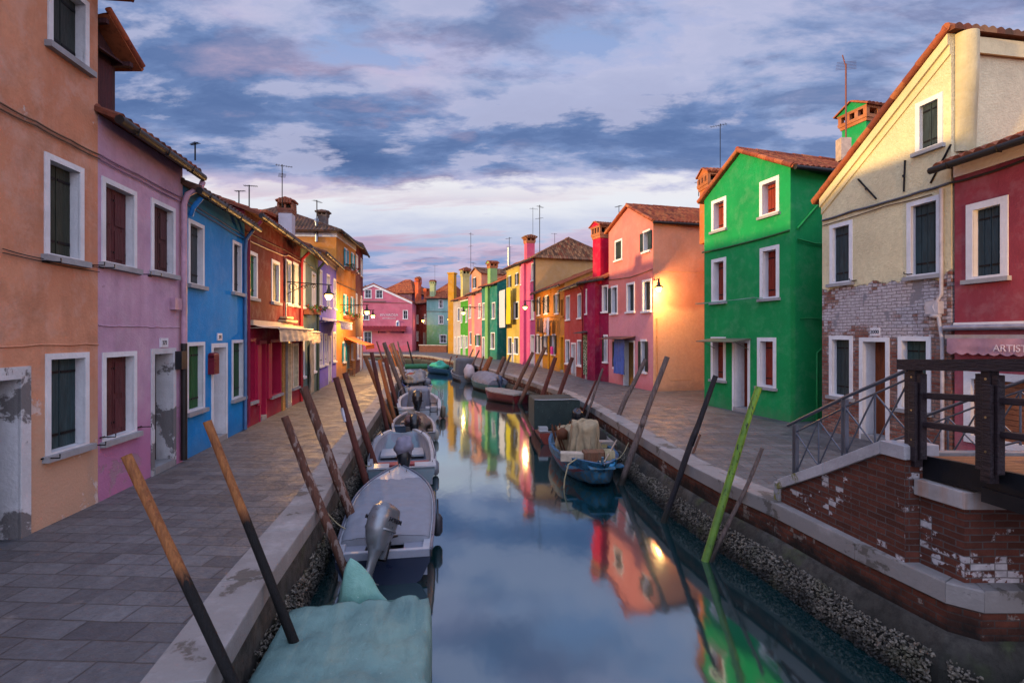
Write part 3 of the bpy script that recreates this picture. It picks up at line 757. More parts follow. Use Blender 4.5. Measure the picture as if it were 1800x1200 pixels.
m14 = plaster('mint_plaster', '84aca8', '6e9a92', c3='6a9a62', z3=4.3, damp='56804e', dz=2.0, streak=.45, scale=.3)
h = House('mint_house', 'pale mint house with a green lower half at the end of the canal', uY(750, 85), uY(800, 84), m14, D=10, zt=8.8, roof='hip', rise=2.8, tile=TILE_R, ov=.35)
for r in ((771, 779, 526.5, 541), (770.7, 779.6, 554, 569), (772.7, 785, 588, 602.5)): h.window(*r, 'g', fm=WHITEC)
h.door(789, 793, 588, 'a0a8a0', fm=WHITEC); h.done(); h.cable([(750, 547), (800, 547.5)], .04, BR)
h.chimney(h.P(h.sat(759), 8.6, -.5), .8, 3.2, plaster('mint_yellow', 'a0a878', '7c9470'), cap=plaster('mint_yellow', None), hat='round', cw=1.1); antenna(h.r, h.P(h.sat(757), 9.5, -2), 5, .3)
# ---------------------------------------------------------------- RIGHT ROW (near to far)
R1a = V((8.86, 10.25)); R1b = V((9.47, 5.4))
mr1 = plaster('raspberry_plaster', '94404a', '803642', c3='9c505c', z3=2.6, streak=.25)
h = House('artist_shop_house', 'raspberry red shop house with a scalloped awning at the right edge', R1a, R1b, mr1, D=7, zt=5.95, near=True, rise=1.3, tile=TILE_R, ov=.4)
HA = h
h.window(1699, 1773, 352, 490, 'c', '2c4046', uc=1735, dep=.14, fm=WHITEC, fw=.13)
h.window(1850, 2010, 332, 500, 'c', '2c4046', uc=1930, dep=.14, fm=WHITEC, fw=.13)
s0, s1, z0, z1 = h.rect(1695, 1900, 655, None, uc=1700)
h.window(1695, 1990, 652, 776, 'w', uc=1700, dep=.1, fm=WHITEC, sill=False, fw=.14)
h.done()
m = MB(); n = 11; hl = h.holes[-1]
for k in range(n):
    z0 = hl[2]+(hl[3]-hl[2])*k/n; h.pl(m, hl[0]+.002, hl[1]-.002, z0+.004, z0+(hl[3]-hl[2])/n-.004, -.098, -.055-.006*(k % 2))
m.build('wooden_boarding', wood('garage_boards', '8a5638', '6e4430', axis=(2, 2, 9)), h.r)
m = MB(); h.pl(m, 0, h.L, 5.66, 5.93, -.01, .03); m.build('cornice', WHITEC, h.r)
m = MB(); h.pl(m, 0, h.L, 2.62, 2.76, -.01, .03); m.build('string_course', WHITEC, h.r)
awn = MB()
e = V((h.e.x, h.e.y, 0)); n_ = V((h.n.x, h.n.y, 0))
PK = plain('pink_canvas', '9a7078', .85, var=.15); PK2 = plain('pink_canvas_front', 'a47c86', .85, var=.15)
aw = MB(); aw.tube([h.P(-.1, 2.66, .12), h.P(4.2, 2.66, .12)], .055, 10); h.pl(aw, -.02, 4.2, 2.44, 2.52, .02, .2); aw.cur = 1
def fnv(a, b):
    x = 4.1*a; hh = .27*(1+.16*abs(math.sin(x*math.pi/.2)))
    return h.P(.04+x, 2.45-hh*b, .22+.015*math.sin(x*9)+.012*noise.noise(V((x*3, b*3, 1))))
aw.grid(fnv, 160, 6); AWN = aw.build('awning', [plain('awning_metal', '8e8f9c', .4, .4), PK2], h.r)
textmesh('ARTIST', .175, h.P(h.sat(1766), 2.22, .245), e, (0, 0, 1), TW, AWN, depth=.003)
h.cable([(1672, 322), (1720, 310), (1800, 283), (1900, 250)], .025, GUT)
# cream house with bare brick below
t = NT('cream_over_brick')
def cream_brick():
    t = NT('cream_over_brick'); p = t.pos(); z = t.n('SeparateXYZ', {'Vector': p}).outputs[2]
    n1 = t.noise(p, .6, 7, .6)
    cr = t.mix(t.ramp(n1, .35, .7), lin('dcd0a8'), lin('c2b592')); cr = t.mix(t.ramp(t.noise(p, 9, 6, .7), .35, .75, 0, .3), cr, lin('7c7058'))
    uv = t.uvm(); wob = t.n('TexNoise', {'Vector': p, 'Scale': 5.0, 'Detail': 4.0}).outputs['Color']
    uvw = t.n('VectorMath', {0: uv, 1: t.n('VectorMath', {0: wob, 'Scale': .045}, operation='SCALE').outputs[0]}, operation='ADD').outputs[0]
    b = t.n('TexBrick', {'Vector': uvw, 'Color1': lin('94503f'), 'Color2': lin('b08c7c'), 'Mortar': lin('77706c'), 'Scale': 1.0, 'Mortar Size': .011, 'Mortar Smooth': .3, 'Brick Width': .25, 'Row Height': .075})
    bc = t.mix(t.ramp(t.noise(p, 9, 7, .75), .35, .7, 0, .6), b.outputs[0], lin('4a3430'))
    cell = t.n('VectorMath', {0: t.n('VectorMath', {0: uvw, 1: (.125, .075, 1)}, operation='DIVIDE').outputs[0]}, operation='FLOOR').outputs[0]
    wn = t.n('TexWhiteNoise', {'Vector': cell}, noise_dimensions='2D').outputs[0]
    pn = t.math('ADD', t.noise(p, 1.1, 8, .65), t.math('MULTIPLY', wn, .14)); pn = t.math('ADD', pn, t.ramp(z, 1.6, 2.8, -.14, .08))
    bc = t.mix(t.math('MULTIPLY', t.ramp(pn, .585, .66), t.ramp(b.outputs[1], 0, 1, 1, .3)), bc, t.mix(t.ramp(t.noise(p, 15, 6, .7), .35, .65), lin('d4cdd0'), lin('a89ca0')))
    gr = t.ramp(t.noise(p, 1.4, 6, .6), .6, .64); bc = t.mix(gr, bc, lin('8b888e'))
    zn = t.math('ADD', z, t.ramp(t.noise(p, 2.5, 7, .7), .2, .8, -.22, .22)); m = t.ramp(zn, 3.72, 3.75)
    col = t.mix(m, bc, cr)
    hb = t.math('SUBTRACT', t.math('MULTIPLY', t.noise(p, 14, 7, .8), 3.0), t.math('MULTIPLY', b.outputs[1], 1.5))
    hh = t.mix(m, hb, t.math('ADD', t.noise(p, 25, 4), 3.2))
    return t.out(col, .92, t.bump(hh, .8, .03), 0, .2)
MCB = cream_brick()
h = House('cream_gable_house', 'cream house with a half gable and bare whitewashed brick below', V((8.27, 13.65)), V((8.835, 10.3)), MCB, D=7, near=True, roof='gable', tile=TILE_R,
          top=[(0, 6.15), (3.397, 8.58)])
HC = h
h.window(1609.6, 1658, 172, 262, 'c', '26343a', uc=1634, dep=.1, fm=WHITEC)
h.window(1459, 1499, 391, 498, 'c', '2c3c42', uc=1479, dep=.12, fm=WHITEC)
h.window(1594.6, 1655, 349, 485, 'c', '2c3e42', uc=1625, dep=.14, fm=WHITEC)
h.window(1458, 1499.5, 590, 698, 'c', '2e3c3e', dep=.16, fm=WHITEC)
h.door(1511, 1564, 593, '7c3c1c', dep=.35, fm=WHITEC)
h.window(1579, 1637, 591, 722, 'c', '2c4442', dep=.16, fm=WHITEC)
h.done()
e = V((h.e.x, h.e.y, 0)); n_ = V((h.n.x, h.n.y, 0))
CRW = plaster('cream_paint', 'd8c79a', 'bcae86', streak=.15)
m = MB(); m.bx(h.P(0, 6.15-.42, .0), e*3.397+V((0, 0, 2.43)), n_*.035, V((0, 0, .2))); m.bx(h.P(0, 6.15-.23, .0), e*3.397+V((0, 0, 2.43)), n_*.09, V((0, 0, .22))); m.build('gable_moulding', CRW, h.r)
# the near side wall rises to the eave; a rounded flue bulges from it
m = MB(); c0 = h.P(h.L, 0, 0)
def flue(a, b):
    th = math.pi*a; w = .42; z = 6.2+2.35*b; k = min(1, .25+b*1.1)
    return c0+V((.08+w*(1-math.cos(th))/2*1.0, -math.sin(th)*.22*k, z))+V((.12*b*0, 0, 0))
m.grid(flue, 14, 10); m.build('curved_flue', plaster('flue_plaster', 'c4b68e', '988a68', streak=.4), h.r)
m = MB(); sd = -n_; roof_slope(m, h.P(h.L, 8.58, .1)+e*.16, -n_, (-e*1.0+V((0, 0, .06))), 7, .4); m.build('eave_tiles', TILE_B, h.r)
m = MB(); m.bx(c0+V((0.1, -.03, 8.2)), sd*6.5, e*.04, V((0, 0, .32))); m.build('side_moulding', CRW, h.r)
for (u0, v0, u1, v1) in ((1509.5, 315, 1541.5, 349.5), (1592, 282, 1590, 337), (1673, 254, 1637, 322)):
    a, z = h.sz(u0, v0); b, y = h.sz(u1, v1); m = MB(); m.tube([h.P(a, z, .02), h.P(b, y, .02)], .02, 6); m.tube([h.P((a+b)/2-.02, (z+y)/2, .02), h.P((a+b)/2+.02, (z+y)/2, .06)], .03, 6); m.build('iron_tie', IRON, h.r)
h.cable([(1447, 388), (1500, 371), (1560, 355), (1620, 337), (1671, 322)], .028, plain('grey_cable', '4a4e58', .6)); h.cable([(1447, 397), (1560, 362), (1640, 342)], .012, BR)
WP = plain('white_pipe', 'a8a4a8', .5)
a = h.sat(1659); h.pipe([(a, 5.5, .06), (a, 3.35, .06), (a-.12, 3.1, .12), (a-.02, 2.85, .1), (a+.02, 2.4, .06), (a+.02, 0, .06)], .035, WP)
a, z = h.sz(1647, 541); m = MB(); h.pl(m, a-.14, a+.14, z-.13, z+.13, 0, .14); m.lathe(h.P(a+.04, z-.2, .08), [(.03, -.02), (.1, .0), (.1, .06), (0, .08)], 10); m.build('junction_box', WP, h.r)
plate(h, 1539, 583, '2000', .26, .19)
for (u, v) in ((1600, 482), (1672, 474), (1440, 497), (1503, 493), (1494, 695), (1570, 718), (1636, 726)):
    a, z = h.sz(u, v); 
    if 0 < a < h.L: m = MB(); m.tube([h.P(a, z, 0), h.P(a, z, .16), h.P(a, z+.05, .16)], .01, 5); m.tube([h.P(a-.06, z, .02), h.P(a+.06, z, .02)], .012, 5); m.build('iron_bracket', IRON, h.r)
# green house
GRN = plaster('emerald_plaster', (.008, .27, .075), (.006, .21, .06), streak=.08)
A, B = V((6.985, 18.6)), V((8.05, 14.8))
h = House('green_house', 'emerald green gabled house with rust red shutters and white frames', A, B, GRN, D=6.2, near=True, roof='gable', tile=TILE_R)
HG = h
a = h.sz(1301.5, 269)
h.top = [(0, h.sz(1238, 352)[1]), (a[0], a[1]), (h.L, h.sz(1388, 294)[1])]
RS = '8a2c1a'
for r in ((1251, 1277, 349, 405), (1335.5, 1370, 314, 378), (1251, 1276.5, 454, 531), (1336, 1370, 433, 525), (1250, 1276, 592, 668), (1331.5, 1364.6, 593, 681)): h.window(*r, 'c', RS, dep=.24, fm=WHITEC, fw=.12)
h.door(1287.5, 1318.6, 597, '7c2c14', dep=.4, fm=WHITEC)
h.done()
GP = plain('green_pipe_paint', '0e7a3a', .5)
h.cable([(1236, 444), (1310, 427), (1389, 405)], .03, plain('green_cable', '0c4a2a', .6))
a, z = h.sz(1286, 600); s0, s1 = h.sat(1254), h.sat(1321)
m = MB(); m.bx(h.P(s0, z+.08, .02), V((h.e.x, h.e.y, 0))*(s1-s0), V((h.n.x, h.n.y, 0))*.7+V((0, 0, -.1)), V((0, 0, .03)))
for q in (s0+.1, s1-.1): m.tube([h.P(q, z-.25, .02), h.P(q, z+.02, .6)], .012, 5)
m.build('door_canopy', plain('canopy_grey_green', '5c5f50', .6), h.r)
m = MB(); m.tube([h.P(s0-.5, 3.66, .3), h.P(s1+.6, 3.66, .3)], .012, 5); m.tube([h.P(s0-.5, 3.62, .4), h.P(s1+.6, 3.68, .4)], .006, 5)
for q in (s0-.4, s1+.5): m.tube([h.P(q, 3.66, 0), h.P(q, 3.66, .45)], .012, 5)
m.build('clothes_line_rail', plain('pale_green_rail', '6a9a84', .5), h.r)
dx = -V((h.n.x, h.n.y, 0)); c0 = h.P(h.L, 0, 0)
def sideP(d, z, o=.05): return c0+dx*d+V((h.e.x, h.e.y, 0))*o+V((0, 0, z))
m = MB(); m.tube([sideP(.9, 0), sideP(.9, 2.0), sideP(1.05, 2.1), sideP(1.3, 2.1)], .03, 8); m.tube([sideP(.2, 5.6), sideP(1.0, 6.4)], .03, 6); m.tube([sideP(.2, 5.3), sideP(.8, 5.2), sideP(2.4, 5.2)], .025, 6); m.tube([sideP(.3, 3.0), sideP(1.4, 3.0)], .015, 5)
m.build('green_conduit', GP, h.r)
m = MB(); m.tube([sideP(-.1, h.top[2][1]-.1, .28), sideP(5, h.top[2][1]-.1, .28)], .07, 8); m.build('gutter', GUT, h.r)
m = MB(); m.tube([sideP(1.9, h.top[2][1]-.1, .28), sideP(1.95, h.top[2][1]-.35, .2), sideP(1.95, h.top[2][1]-.6, .1)], .06, 8); m.build('downpipe', GP, h.r)
p = at(1519, 250, 18.4); h.chimney((p.x, p.y, 8.0), .95, 2.75, GRN, cap=plaster('orange_head', 'b07048', '8c5436'), cw=1.25)
p = at(1487, 270, 17.2); m = MB(); m.tube([p, p+V((0, 0, 3.0))], .03, 6); m.tube([p+V((0, 0, 2.9)), p+V((-.12, 0, 3.3))], .02, 5)
for k in range(6): m.tube([p+V((-.35+.01*k, 0, 2.8+.05*k)), p+V((.35, 0, 2.85+.05*k))], .005, 4)
m.build('antenna', plain('rust_mast', '6a3a30', .6), h.rf)
m = MB(); m.box(p+V((-.02, .1, .15)), .34, .3, .75); m.cur = 1; m.tube([p+V((.18, -.05, -.3+.0))+V((math.cos(i*.9)*.13, -.1, math.sin(i*.9)*.17)) for i in range(16)], .015, 5); m.build('equipment_box', [plain('beige_box', 'a89484', .6), IRON], h.rf)
# brick chimney and mast behind the green house
BB = House('chimney_house', 'low tiled house behind the green house with an orange brick chimney', (9.2, 24.5), (9.6, 20.0), plaster('orange_wall', 'c07040', 'a05c38'), D=5, zt=6.2, rise=1.2, tile=TILE_R, gut=False); BB.done()
p = at(1254, 345, 21.5); BB.chimney((p.x, p.y, 6.4), .82, 3.1, plaster('orange_brick_flue', 'c0703c', 'a05a30'), cap=plaster('orange_head', None), cw=1.15)
antenna(BB.r, at(1266, 300, 23), 2.1, 2.6); antenna(BB.r, at(1228, 345, 24), .9, .6, 1)
# salmon house
A, B = V((5.213, 27.6)), V((6.338, 23.0))
SAL = plaster('salmon_plaster', 'cc7a72', 'b86a68', c3='cc8a94', z3=3.6, peel='b09490', amt=.76, damp='b86a70', dz=.5, streak=.12)
h = House('salmon_house', 'salmon pink gabled house lit orange by the street lamp on its corner', A, B, SAL, D=6.5, roof='gable', tile=TILE_R)
HS = h
h.top = [(0, h.sz(1070, 409)[1]), (h.sz(1105, 364)[0], h.sz(1105, 364)[1]), (h.L, h.sz(1148, 389)[1])]
DK = '22302c'
h.window(1081, 1094, 421, 457, 'c', DK, fm=WHITEC, dep=.05); h.window(1130, 1143, 404, 442, 'o', '24383a', fm=WHITEC)
h.window(1074, 1086, 502, 551, 'l', DK, fm=WHITEC); h.window(1101.3, 1116, 496.5, 548, 'c', '223438', fm=WHITEC); h.window(1129, 1145.3, 491, 547, 'c', '39362c', fm=WHITEC)
h.window(1079.5, 1087, 597, 646, 'o', DK, fm=WHITEC); h.window(1126, 1137, 596, 654, 'o', DK, fm=WHITEC); h.door(1096, 1116, 598, 'b08038', fm=WHITEC, step=False)
h.done()
e = V((h.e.x, h.e.y, 0)); n_ = V((h.n.x, h.n.y, 0)); dx = -n_
h.cable([(1070, 492), (1110, 487), (1148, 473)], .02, BR)
m = MB(); s0, s1 = h.sat(1076), h.sat(1118); m.bx(h.P(s0, 2.45, .02), e*(s1-s0), n_*.75+V((0, 0, -.12)), V((0, 0, .03))); m.build('door_canopy', plain('canopy_brown', '5c3a34', .6), h.r)
m = MB()
s0, s1 = h.sat(1091), h.sat(1110); cloth(m, h.P(s0, 2.35, .35), e, s1-s0, 1.75, .05, 4, n_, 1)
tag(m.build('hanging_curtain', plain('blue_curtain', '4a5c9c', .85, var=.15), None, h.P(s0, 0, .3)), 'blue curtain hanging in front of the salmon house door', 'curtain')
c0 = h.P(h.L, 0, 0)
m = MB(); m.tube([c0+dx*.15+e*.05, c0+dx*.15+e*.05+V((0, 0, 3.3))], .04, 8); m.build('downpipe', plain('orange_pipe', 'c88a5a', .6), h.r)
m = MB(); m.tube([c0+dx*-.1+e*.2+V((0, 0, h.top[2][1]-.08)), c0+dx*6.4+e*.2+V((0, 0, h.top[2][1]-.1))], .07, 8); m.build('gutter', GUT, h.r)
m = MB(); m.tube([c0+dx*.1+e*.02+V((0, 0, 5.4)), c0+dx*6+e*.02+V((0, 0, 5.4))], .015, 5); m.tube([c0+dx*.8+e*.02+V((0, 0, .55)), c0+dx*.85+e*.02+V((0, 0, .48)), c0+dx*1.9+e*.02+V((0, 0, .48)), c0+dx*1.95+e*.02+V((0, 0, .6))], .012, 5); m.build('conduit', plain('orange_pipe', None) if 0 else MATS['orange_pipe'], h.r)
m = MB(); m.bx(h.P(h.L+.012, 0, 0), dx*6.5, e*.012, V((0, 0, h.top[2][1]-.02))); m.build('side_wall', plaster('peach_side', 'd08e70', 'bc7e62', c3='dca880', z3=3.75, peel='b09490', amt=.74, streak=.12), h.r)
antenna(h.r, at(1088, 400, 28), 1.2, 2.2)
# magenta house
A2 = uY(1026, 30.0)
MAG = plaster('magenta_plaster', '8c123e', '74103a', streak=.15, damp='6c1034', dz=.4)
h = House('magenta_house', 'deep magenta house with a very tall chimney shaft', A2, A-V((0, 0)), MAG, D=6.5, zt=5.7, rise=1.4, tile=TILE_R, ov=.35)
h.window(1030, 1040, 507, 551, 'c', '3c5050', fm=WHITEC); h.window(1058.5, 1069.5, 501, 548, 'c', '4a5050', fm=WHITEC)
h.window(1061, 1068.5, 588, 636, 'l', DK, fm=WHITEC); h.door(1029, 1038, 592, '3a3030', fm=WHITEC)
h.done()
e = V((h.e.x, h.e.y, 0)); n_ = V((h.n.x, h.n.y, 0))
a = h.sat(1046.5); m = MB(); h.pl(m, a-.42, a+.42, 0, 5.6, -.01, .28); m.build('chimney_breast', MAG, h.r)
CRS = plaster('crimson_plaster', 'c01036', 'a80c34', streak=.1)
h.chimney(h.P(h.sat(1051), 5.35, -.3), .78, 3.55, CRS, cap=plaster('orange_head', None), cw=1.3)
m = MB(); cloth(m, h.P(h.sat(1026)+.1, 2.55, .1), e, h.sat(1037)-h.sat(1026), 2.3, .04, 4, n_, 4)
BD = NT('bead_curtain'); pp = BD.pos(); BDm = BD.out(BD.mix(BD.ramp(BD.noise(pp, 14, 2), .5, .56), lin('2c4a2c'), lin('a0a088')), .7)
tag(m.build('bead_curtain', BDm, None, h.P(h.sat(1030), 0, .1)), 'green patterned curtain hanging at the magenta house doorway', 'curtain')
m = MB(); m.bx(h.P(h.sat(1020) if 0 else 0, 2.75, .02), e*(h.sat(1040)), n_*.7+V((0, 0, -.12)), V((0, 0, .03))); m.build('door_canopy', plain('canopy_dark', '3a3436', .6), h.r)
# coral house
A3 = uY(992, 34.5)
h = House('coral_house', 'coral red house with white window frames beside the ochre house', A3, A2, plaster('coral_plaster', 'a83c3a', '983438', c3='8a4030', z3=.8, streak=.15), D=6.5, zt=5.62, rise=1.3, tile=TILE_B, ov=.35)
for r in ((995, 1002, 519, 562), (1015.5, 1023, 515.5, 559), (994, 1002, 596.5, 639), (1014.7, 1024, 597, 642.5)): h.window(*r, 'c', '4c5458', fm=WHITEC)
h.door(1004, 1012.8, 602, 'a8a8b0', fm=WHITEC, dep=.1); h.done(); h.downpipe(1025, plain('red_pipe', None) if 0 else MATS['red_pipe'])
# ochre house
A4 = uY(941, 42.4)
h = House('ochre_house', 'ochre yellow house with black open shutters and laundry on its front', A4, A3, plaster('ochre_plaster', 'b0742c', '9c6628', c3='c88a1c', z3=2.5, streak=.15), D=6.5, zt=6.05, rise=1.35, tile=TILE_R, ov=.35)
h.window(945.5, 949.5, 522, 554, 'o', '20241f', fm=WHITEC); h.window(957.5, 963.5, 519, 551.5, 'o', '20241f', fm=WHITEC); h.window(976, 982, 515, 551, 'o', '20241f', fm=WHITEC)
h.window(943.5, 948, 587, 620, 'o', '20241f', fm=WHITEC); h.window(956, 962.5, 588, 621, 'o', '20241f', fm=WHITEC); h.window(970, 976.5, 587, 623, 'o', '20241f', fm=WHITEC)
h.door(949.5, 953.5, 592, 'c0a070', fm=WHITEC); h.window(985.5, 991, 524, 556, 'g', fm=MATS['ochre_plaster'], dep=.5); h.door(985, 991.3, 590, '4a3420', fm=MATS['ochre_plaster'], dep=.5)
h.done(); h.pipe([(h.sat(966), 3.0, .08), (h.sat(966), .02, .08)], .06, plain('yellow_pipe', 'c89010', .5))
e = V((h.e.x, h.e.y, 0)); n_ = V((h.n.x, h.n.y, 0))
m = MB(); m.tube([h.P(h.sat(953), 3.82, .5), h.P(h.sat(980), 3.82, .5)], .015, 5)
for u in (954, 979): m.tube([h.P(h.sat(u), 3.82, 0), h.P(h.sat(u), 3.82, .55)], .015, 5)
m.build('clothes_line_rail', IRON, h.r)
def laundry(h, u0, u1, z, hh, mat, lab, grp, o=.5, sd=0):
    m = MB(); cloth(m, h.P(h.sat(u0), z, o), (h.e.x, h.e.y, 0), h.sat(u1)-h.sat(u0), hh, .04, 3, (h.n.x, h.n.y, 0), sd)
    tag(m.build('laundry', mat, None, h.P(h.sat(u0), z-hh, o)), lab, 'laundry', grp)
LW = plain('white_linen', 'b8b4bc', .9, var=.06); LY = plain('yellow_linen', 'b8a818', .9, var=.1); LD = plain('dark_linen', '2a1a18', .9); LPk = plain('pink_linen', 'c09a90', .9)
GR = 'washing hung from the house fronts'
laundry(h, 955, 958.5, 3.8, 1.0, LD, 'dark brown garment, leftmost on the ochre house line', GR); laundry(h, 960, 966, 3.8, 1.1, LD, 'dark brown towel beside pink washing on the ochre house', GR, sd=1)
laundry(h, 967.5, 972, 3.8, 1.05, LPk, 'pale pink towel in the middle of the ochre house line', GR, sd=2); laundry(h, 973, 977.5, 3.8, 1.3, LW, 'white towel at the right end of the ochre house line', GR, sd=3)
m = MB(); q = h.P(h.sat(973.5), 1.25, .15); m.box(q+V((0, 0, .2)), .45, .1, .55, (h.e.x, h.e.y, 0)); tag(m.build('pink_bag', plain('pink_bag', 'd0308a', .6), None, q), 'bright pink bag hung on the ochre house window', 'bag')
# tall pink house with tan side wall
A5 = uY(913.5, 46.4)
PKT = plaster('pink_front', 'c05a7c', 'a84c74', c3='a44478', z3=5.6, streak=.1)
h = House('tall_pink_house', 'tall pink house with a corbelled chimney and a wide tan side wall', A5, A4, PKT, D=7.5, zt=9.05, roof='hip', rise=2.0, tile=TILE_B, ov=.35, gut=True)
h.window(934, 940, 462, 493, 'c', '8a8a84', fm=WHITEC); h.window(915.5, 917.8, 468, 500, 'c', '8a8a84', fm=WHITEC); h.window(933.7, 939, 527, 561, 'c', 'a0a0a0', fm=WHITEC)
h.door(932.6, 939.6, 588, 'a8a8a8', fm=WHITEC)
h.done()
e = V((h.e.x, h.e.y, 0)); dx = -V((h.n.x, h.n.y, 0))
TAN = plaster('tan_plaster', 'b08a58', 'a07c50', streak=.12)
m = MB(); m.bx(h.P(h.L+.012, 0, 0), dx*7.5, e*.02, V((0, 0, 8.98))); m.build('side_wall', TAN, h.r)
m = MB(); a = h.sat(923); h.pl(m, a-.35, a+.35, 0, 9.0, -.01, .25); m.build('chimney_breast', PKT, h.r)
h.chimney(h.P(h.sat(925), 8.7, -.3), .72, 2.55, plaster('pink_shaft', 'c8506a', 'b04860'), cap=plaster('orange_head', None), hat='round')
m = MB(); m.tube([h.P(h.L+.03, 9.0, .1), h.P(h.L+.03, 4.5, .1)], .08, 8); m.build('downpipe', GUT, h.r)
antenna(h.r, h.P(h.L*.6, 9.2, -1), 4.6, .9, 1, True); antenna(h.r, at(975, 440, 48), 1.6, 3.3)
m = MB(); c = h.P(h.L-1.2+.2, 10.3, -5.2); m.build
# yellow house
A6 = uY(890.5, 50.6)
h = House('yellow_house', 'pale yellow house with white and yellow sheets hanging from it', A6, A5, plaster('yellow_plaster', 'b8a04c', 'a08c44', streak=.15), D=7, zt=9.1, rise=1.2, tile=TILE_R, ov=.3, cornice=plaster('cream_cornice', 'c8b488', 'b0a078'))
h.window(894, 898, 484, 506, 'o', '2c2c1c', fm=WHITEC); h.window(907, 911, 479, 501, 'o', '2c2c1c', fm=WHITEC); h.window(896, 899, 540, 561, 'c', '2c302c', fm=WHITEC); h.window(903, 911.5, 530, 560, 'c', '1c2a26', fm=WHITEC)
h.window(893, 900, 592, 622, 'c', '1c2a26', fm=WHITEC); h.window(903.5, 911.5, 592, 622, 'c', '1c2a26', fm=WHITEC); h.door(899.5, 903, 602, 'b0b0b4', fm=WHITEC)
h.done(); laundry(h, 889.5, 900, 6.9, 3.6, LW, 'long white sheet hanging on the yellow house', GR, .7, 4); laundry(h, 900.5, 908, 7.0, 3.4, LY, 'long yellow sheet hanging beside the white one', GR, .6, 5)
m = MB(); q = h.P(.3, 8.9, -.3); m.tube([q+V((.2, 0, -.4)), q, q+V((-.15, 0, .6)), q+V((-.15, 0, 2.3))], .14, 8); m.build('flue_pipe', MATS['zinc'], h.r)
antenna(h.r, h.P(h.L*.5, 9.8, -2), 5.0, .4); antenna(h.r, h.P(1.0, 9.8, -2), 2, .4)
# teal house
TEA = plaster('teal_plaster', '1f7064', '1a6058', streak=.3, damp='2a5c50', dz=.5)
A7, B7 = uY(846.5, 57.7), uY(874, 53.6)
h = House('teal_house', 'teal green house with a pale green chimney shaft on its front', A7, B7, TEA, D=6, zt=8.05, rise=1.3, tile=TILE_R, ov=.35)
h.window(848.4, 853.4, 532, 561, 'c', '8a9a94', fm=WHITEC); h.window(865, 870.7, 531, 560, 'c', '5c5450', fm=WHITEC); h.window(863, 870, 584, 613, 'c', '5c5450', fm=WHITEC); h.door(848, 852.4, 592, '8c8c80', fm=WHITEC)
h.done(); LG = plaster('light_green_plaster', '6c9a5c', '5c8a54', streak=.2)
a = h.sat(858.5); m = MB(); h.pl(m, a-.4, a+.4, 0, 7.9, -.01, .25); m.build('chimney_breast', LG, h.r)
h.chimney(h.P(h.sat(861), 7.7, -.3), .8, 2.9, plaster('pale_green_shaft', '84a868', '6c9458', streak=.2), cap=plaster('orange_head', None))
antenna(h.r, h.P(h.L*.7, 9, -2), 4.2, 2.4, 1, True)
# rose house with gabled dormer
A8 = uY(823, 63.8)
h = House('rose_house', 'rose pink house with a peach gabled dormer above its eave', A8, A7, plaster('rose_pink', 'bc7080', 'a8626e', streak=.15), D=7, zt=7.65, rise=1.6, tile=TILE_R, ov=.35, cornice=WHITEC)
h.window(824.5, 828.3, 535.5, 559, 'c', 'b0a8a8', fm=WHITEC); h.window(841, 845, 533, 559, 'c', 'b0a8a8', fm=WHITEC); h.window(825.5, 831, 583, 606, 'c', '1c2420', fm=WHITEC); h.window(837.5, 843, 587, 608, 'o', '1f5a3c', fm=WHITEC); h.door(832.5, 836, 590, 'b89878', fm=WHITEC)
h.done()
PE = plaster('peach_plaster', 'c88a6a', 'b47a60')
dm = House('attic_house', 'peach attic with a gabled front and dark shutters over the rose house', uY(829, 61.5), uY(846, 59.2), PE, D=5, roof='gable', tile=TILE_B)
dm.top = [(0, dm.sz(829, 481)[1]), (dm.sat(835.5), dm.sz(835.5, 472)[1]), (dm.L, dm.sz(846, 480)[1])]
dm.window(832.5, 836.5, 487, 506.5, 'o', '24302c', fm=WHITEC); dm.done()
# small green and white houses
A9, A10 = uY(809.5, 67.0), uY(797, 70.0)
h = House('small_green_house', 'narrow grass green house between the white and the rose houses', A9, A8, plaster('grass_plaster', '3f8a24', '357a20', c3='3c8a28', z3=1, streak=.15), D=7, zt=7.2, rise=1.4, tile=TILE_R, ov=.3, cornice=WHITEC, gut=False)
for r in ((810, 812.7, 541, 567), (818.8, 821.5, 543, 566), (810, 812.8, 589, 611), (819, 822, 590, 611)): h.window(*r, 'c', 'b0b0a8', fm=WHITEC)
h.door(814, 818, 589, 'a8a8a8', fm=WHITEC, dep=.05); h.done()
h = House('white_house', 'small off-white house with dark shutters at the far right bend', A10, A9, plaster('offwhite_plaster', 'a89c98', '948a88', streak=.2), D=8, zt=7.35, rise=1.7, tile=TILE_R, ov=.3)
h.window(804.5, 808.6, 541, 564, 'c', '1c2220', fm=WHITEC); h.door(804.5, 808.6, 591, 'a0a0a8', fm=WHITEC, dep=.05); h.door(799, 801.5, 592, '9c9488', fm=WHITEC, dep=.05); h.done()
YC = plaster('yellow_flue', 'c08a20', 'a87820'); 
h.chimney(h.P(h.sat(805), 7.2, -1.0), .95, 4.4, plaster('cream_flue', 'b8ac6c', 'a09860'), cap=plaster('cream_flue', None), hat='round', cw=1.25)
m = MB(); q = uY(795, 72); m.box((q.x, q.y, 5.6), .9, .9, 11.2, (.9, -.3, 0)); m.box((q.x, q.y, 11.25), 1.1, 1.1, .2, (.9, -.3, 0)); m.build('corner_flue', YC, h.r)
antenna(h.r, h.P(1.5, 9, -2), 7.5, .9, 1, True); antenna(h.r, h.P(2.5, 9, -2), 3.3, .9)
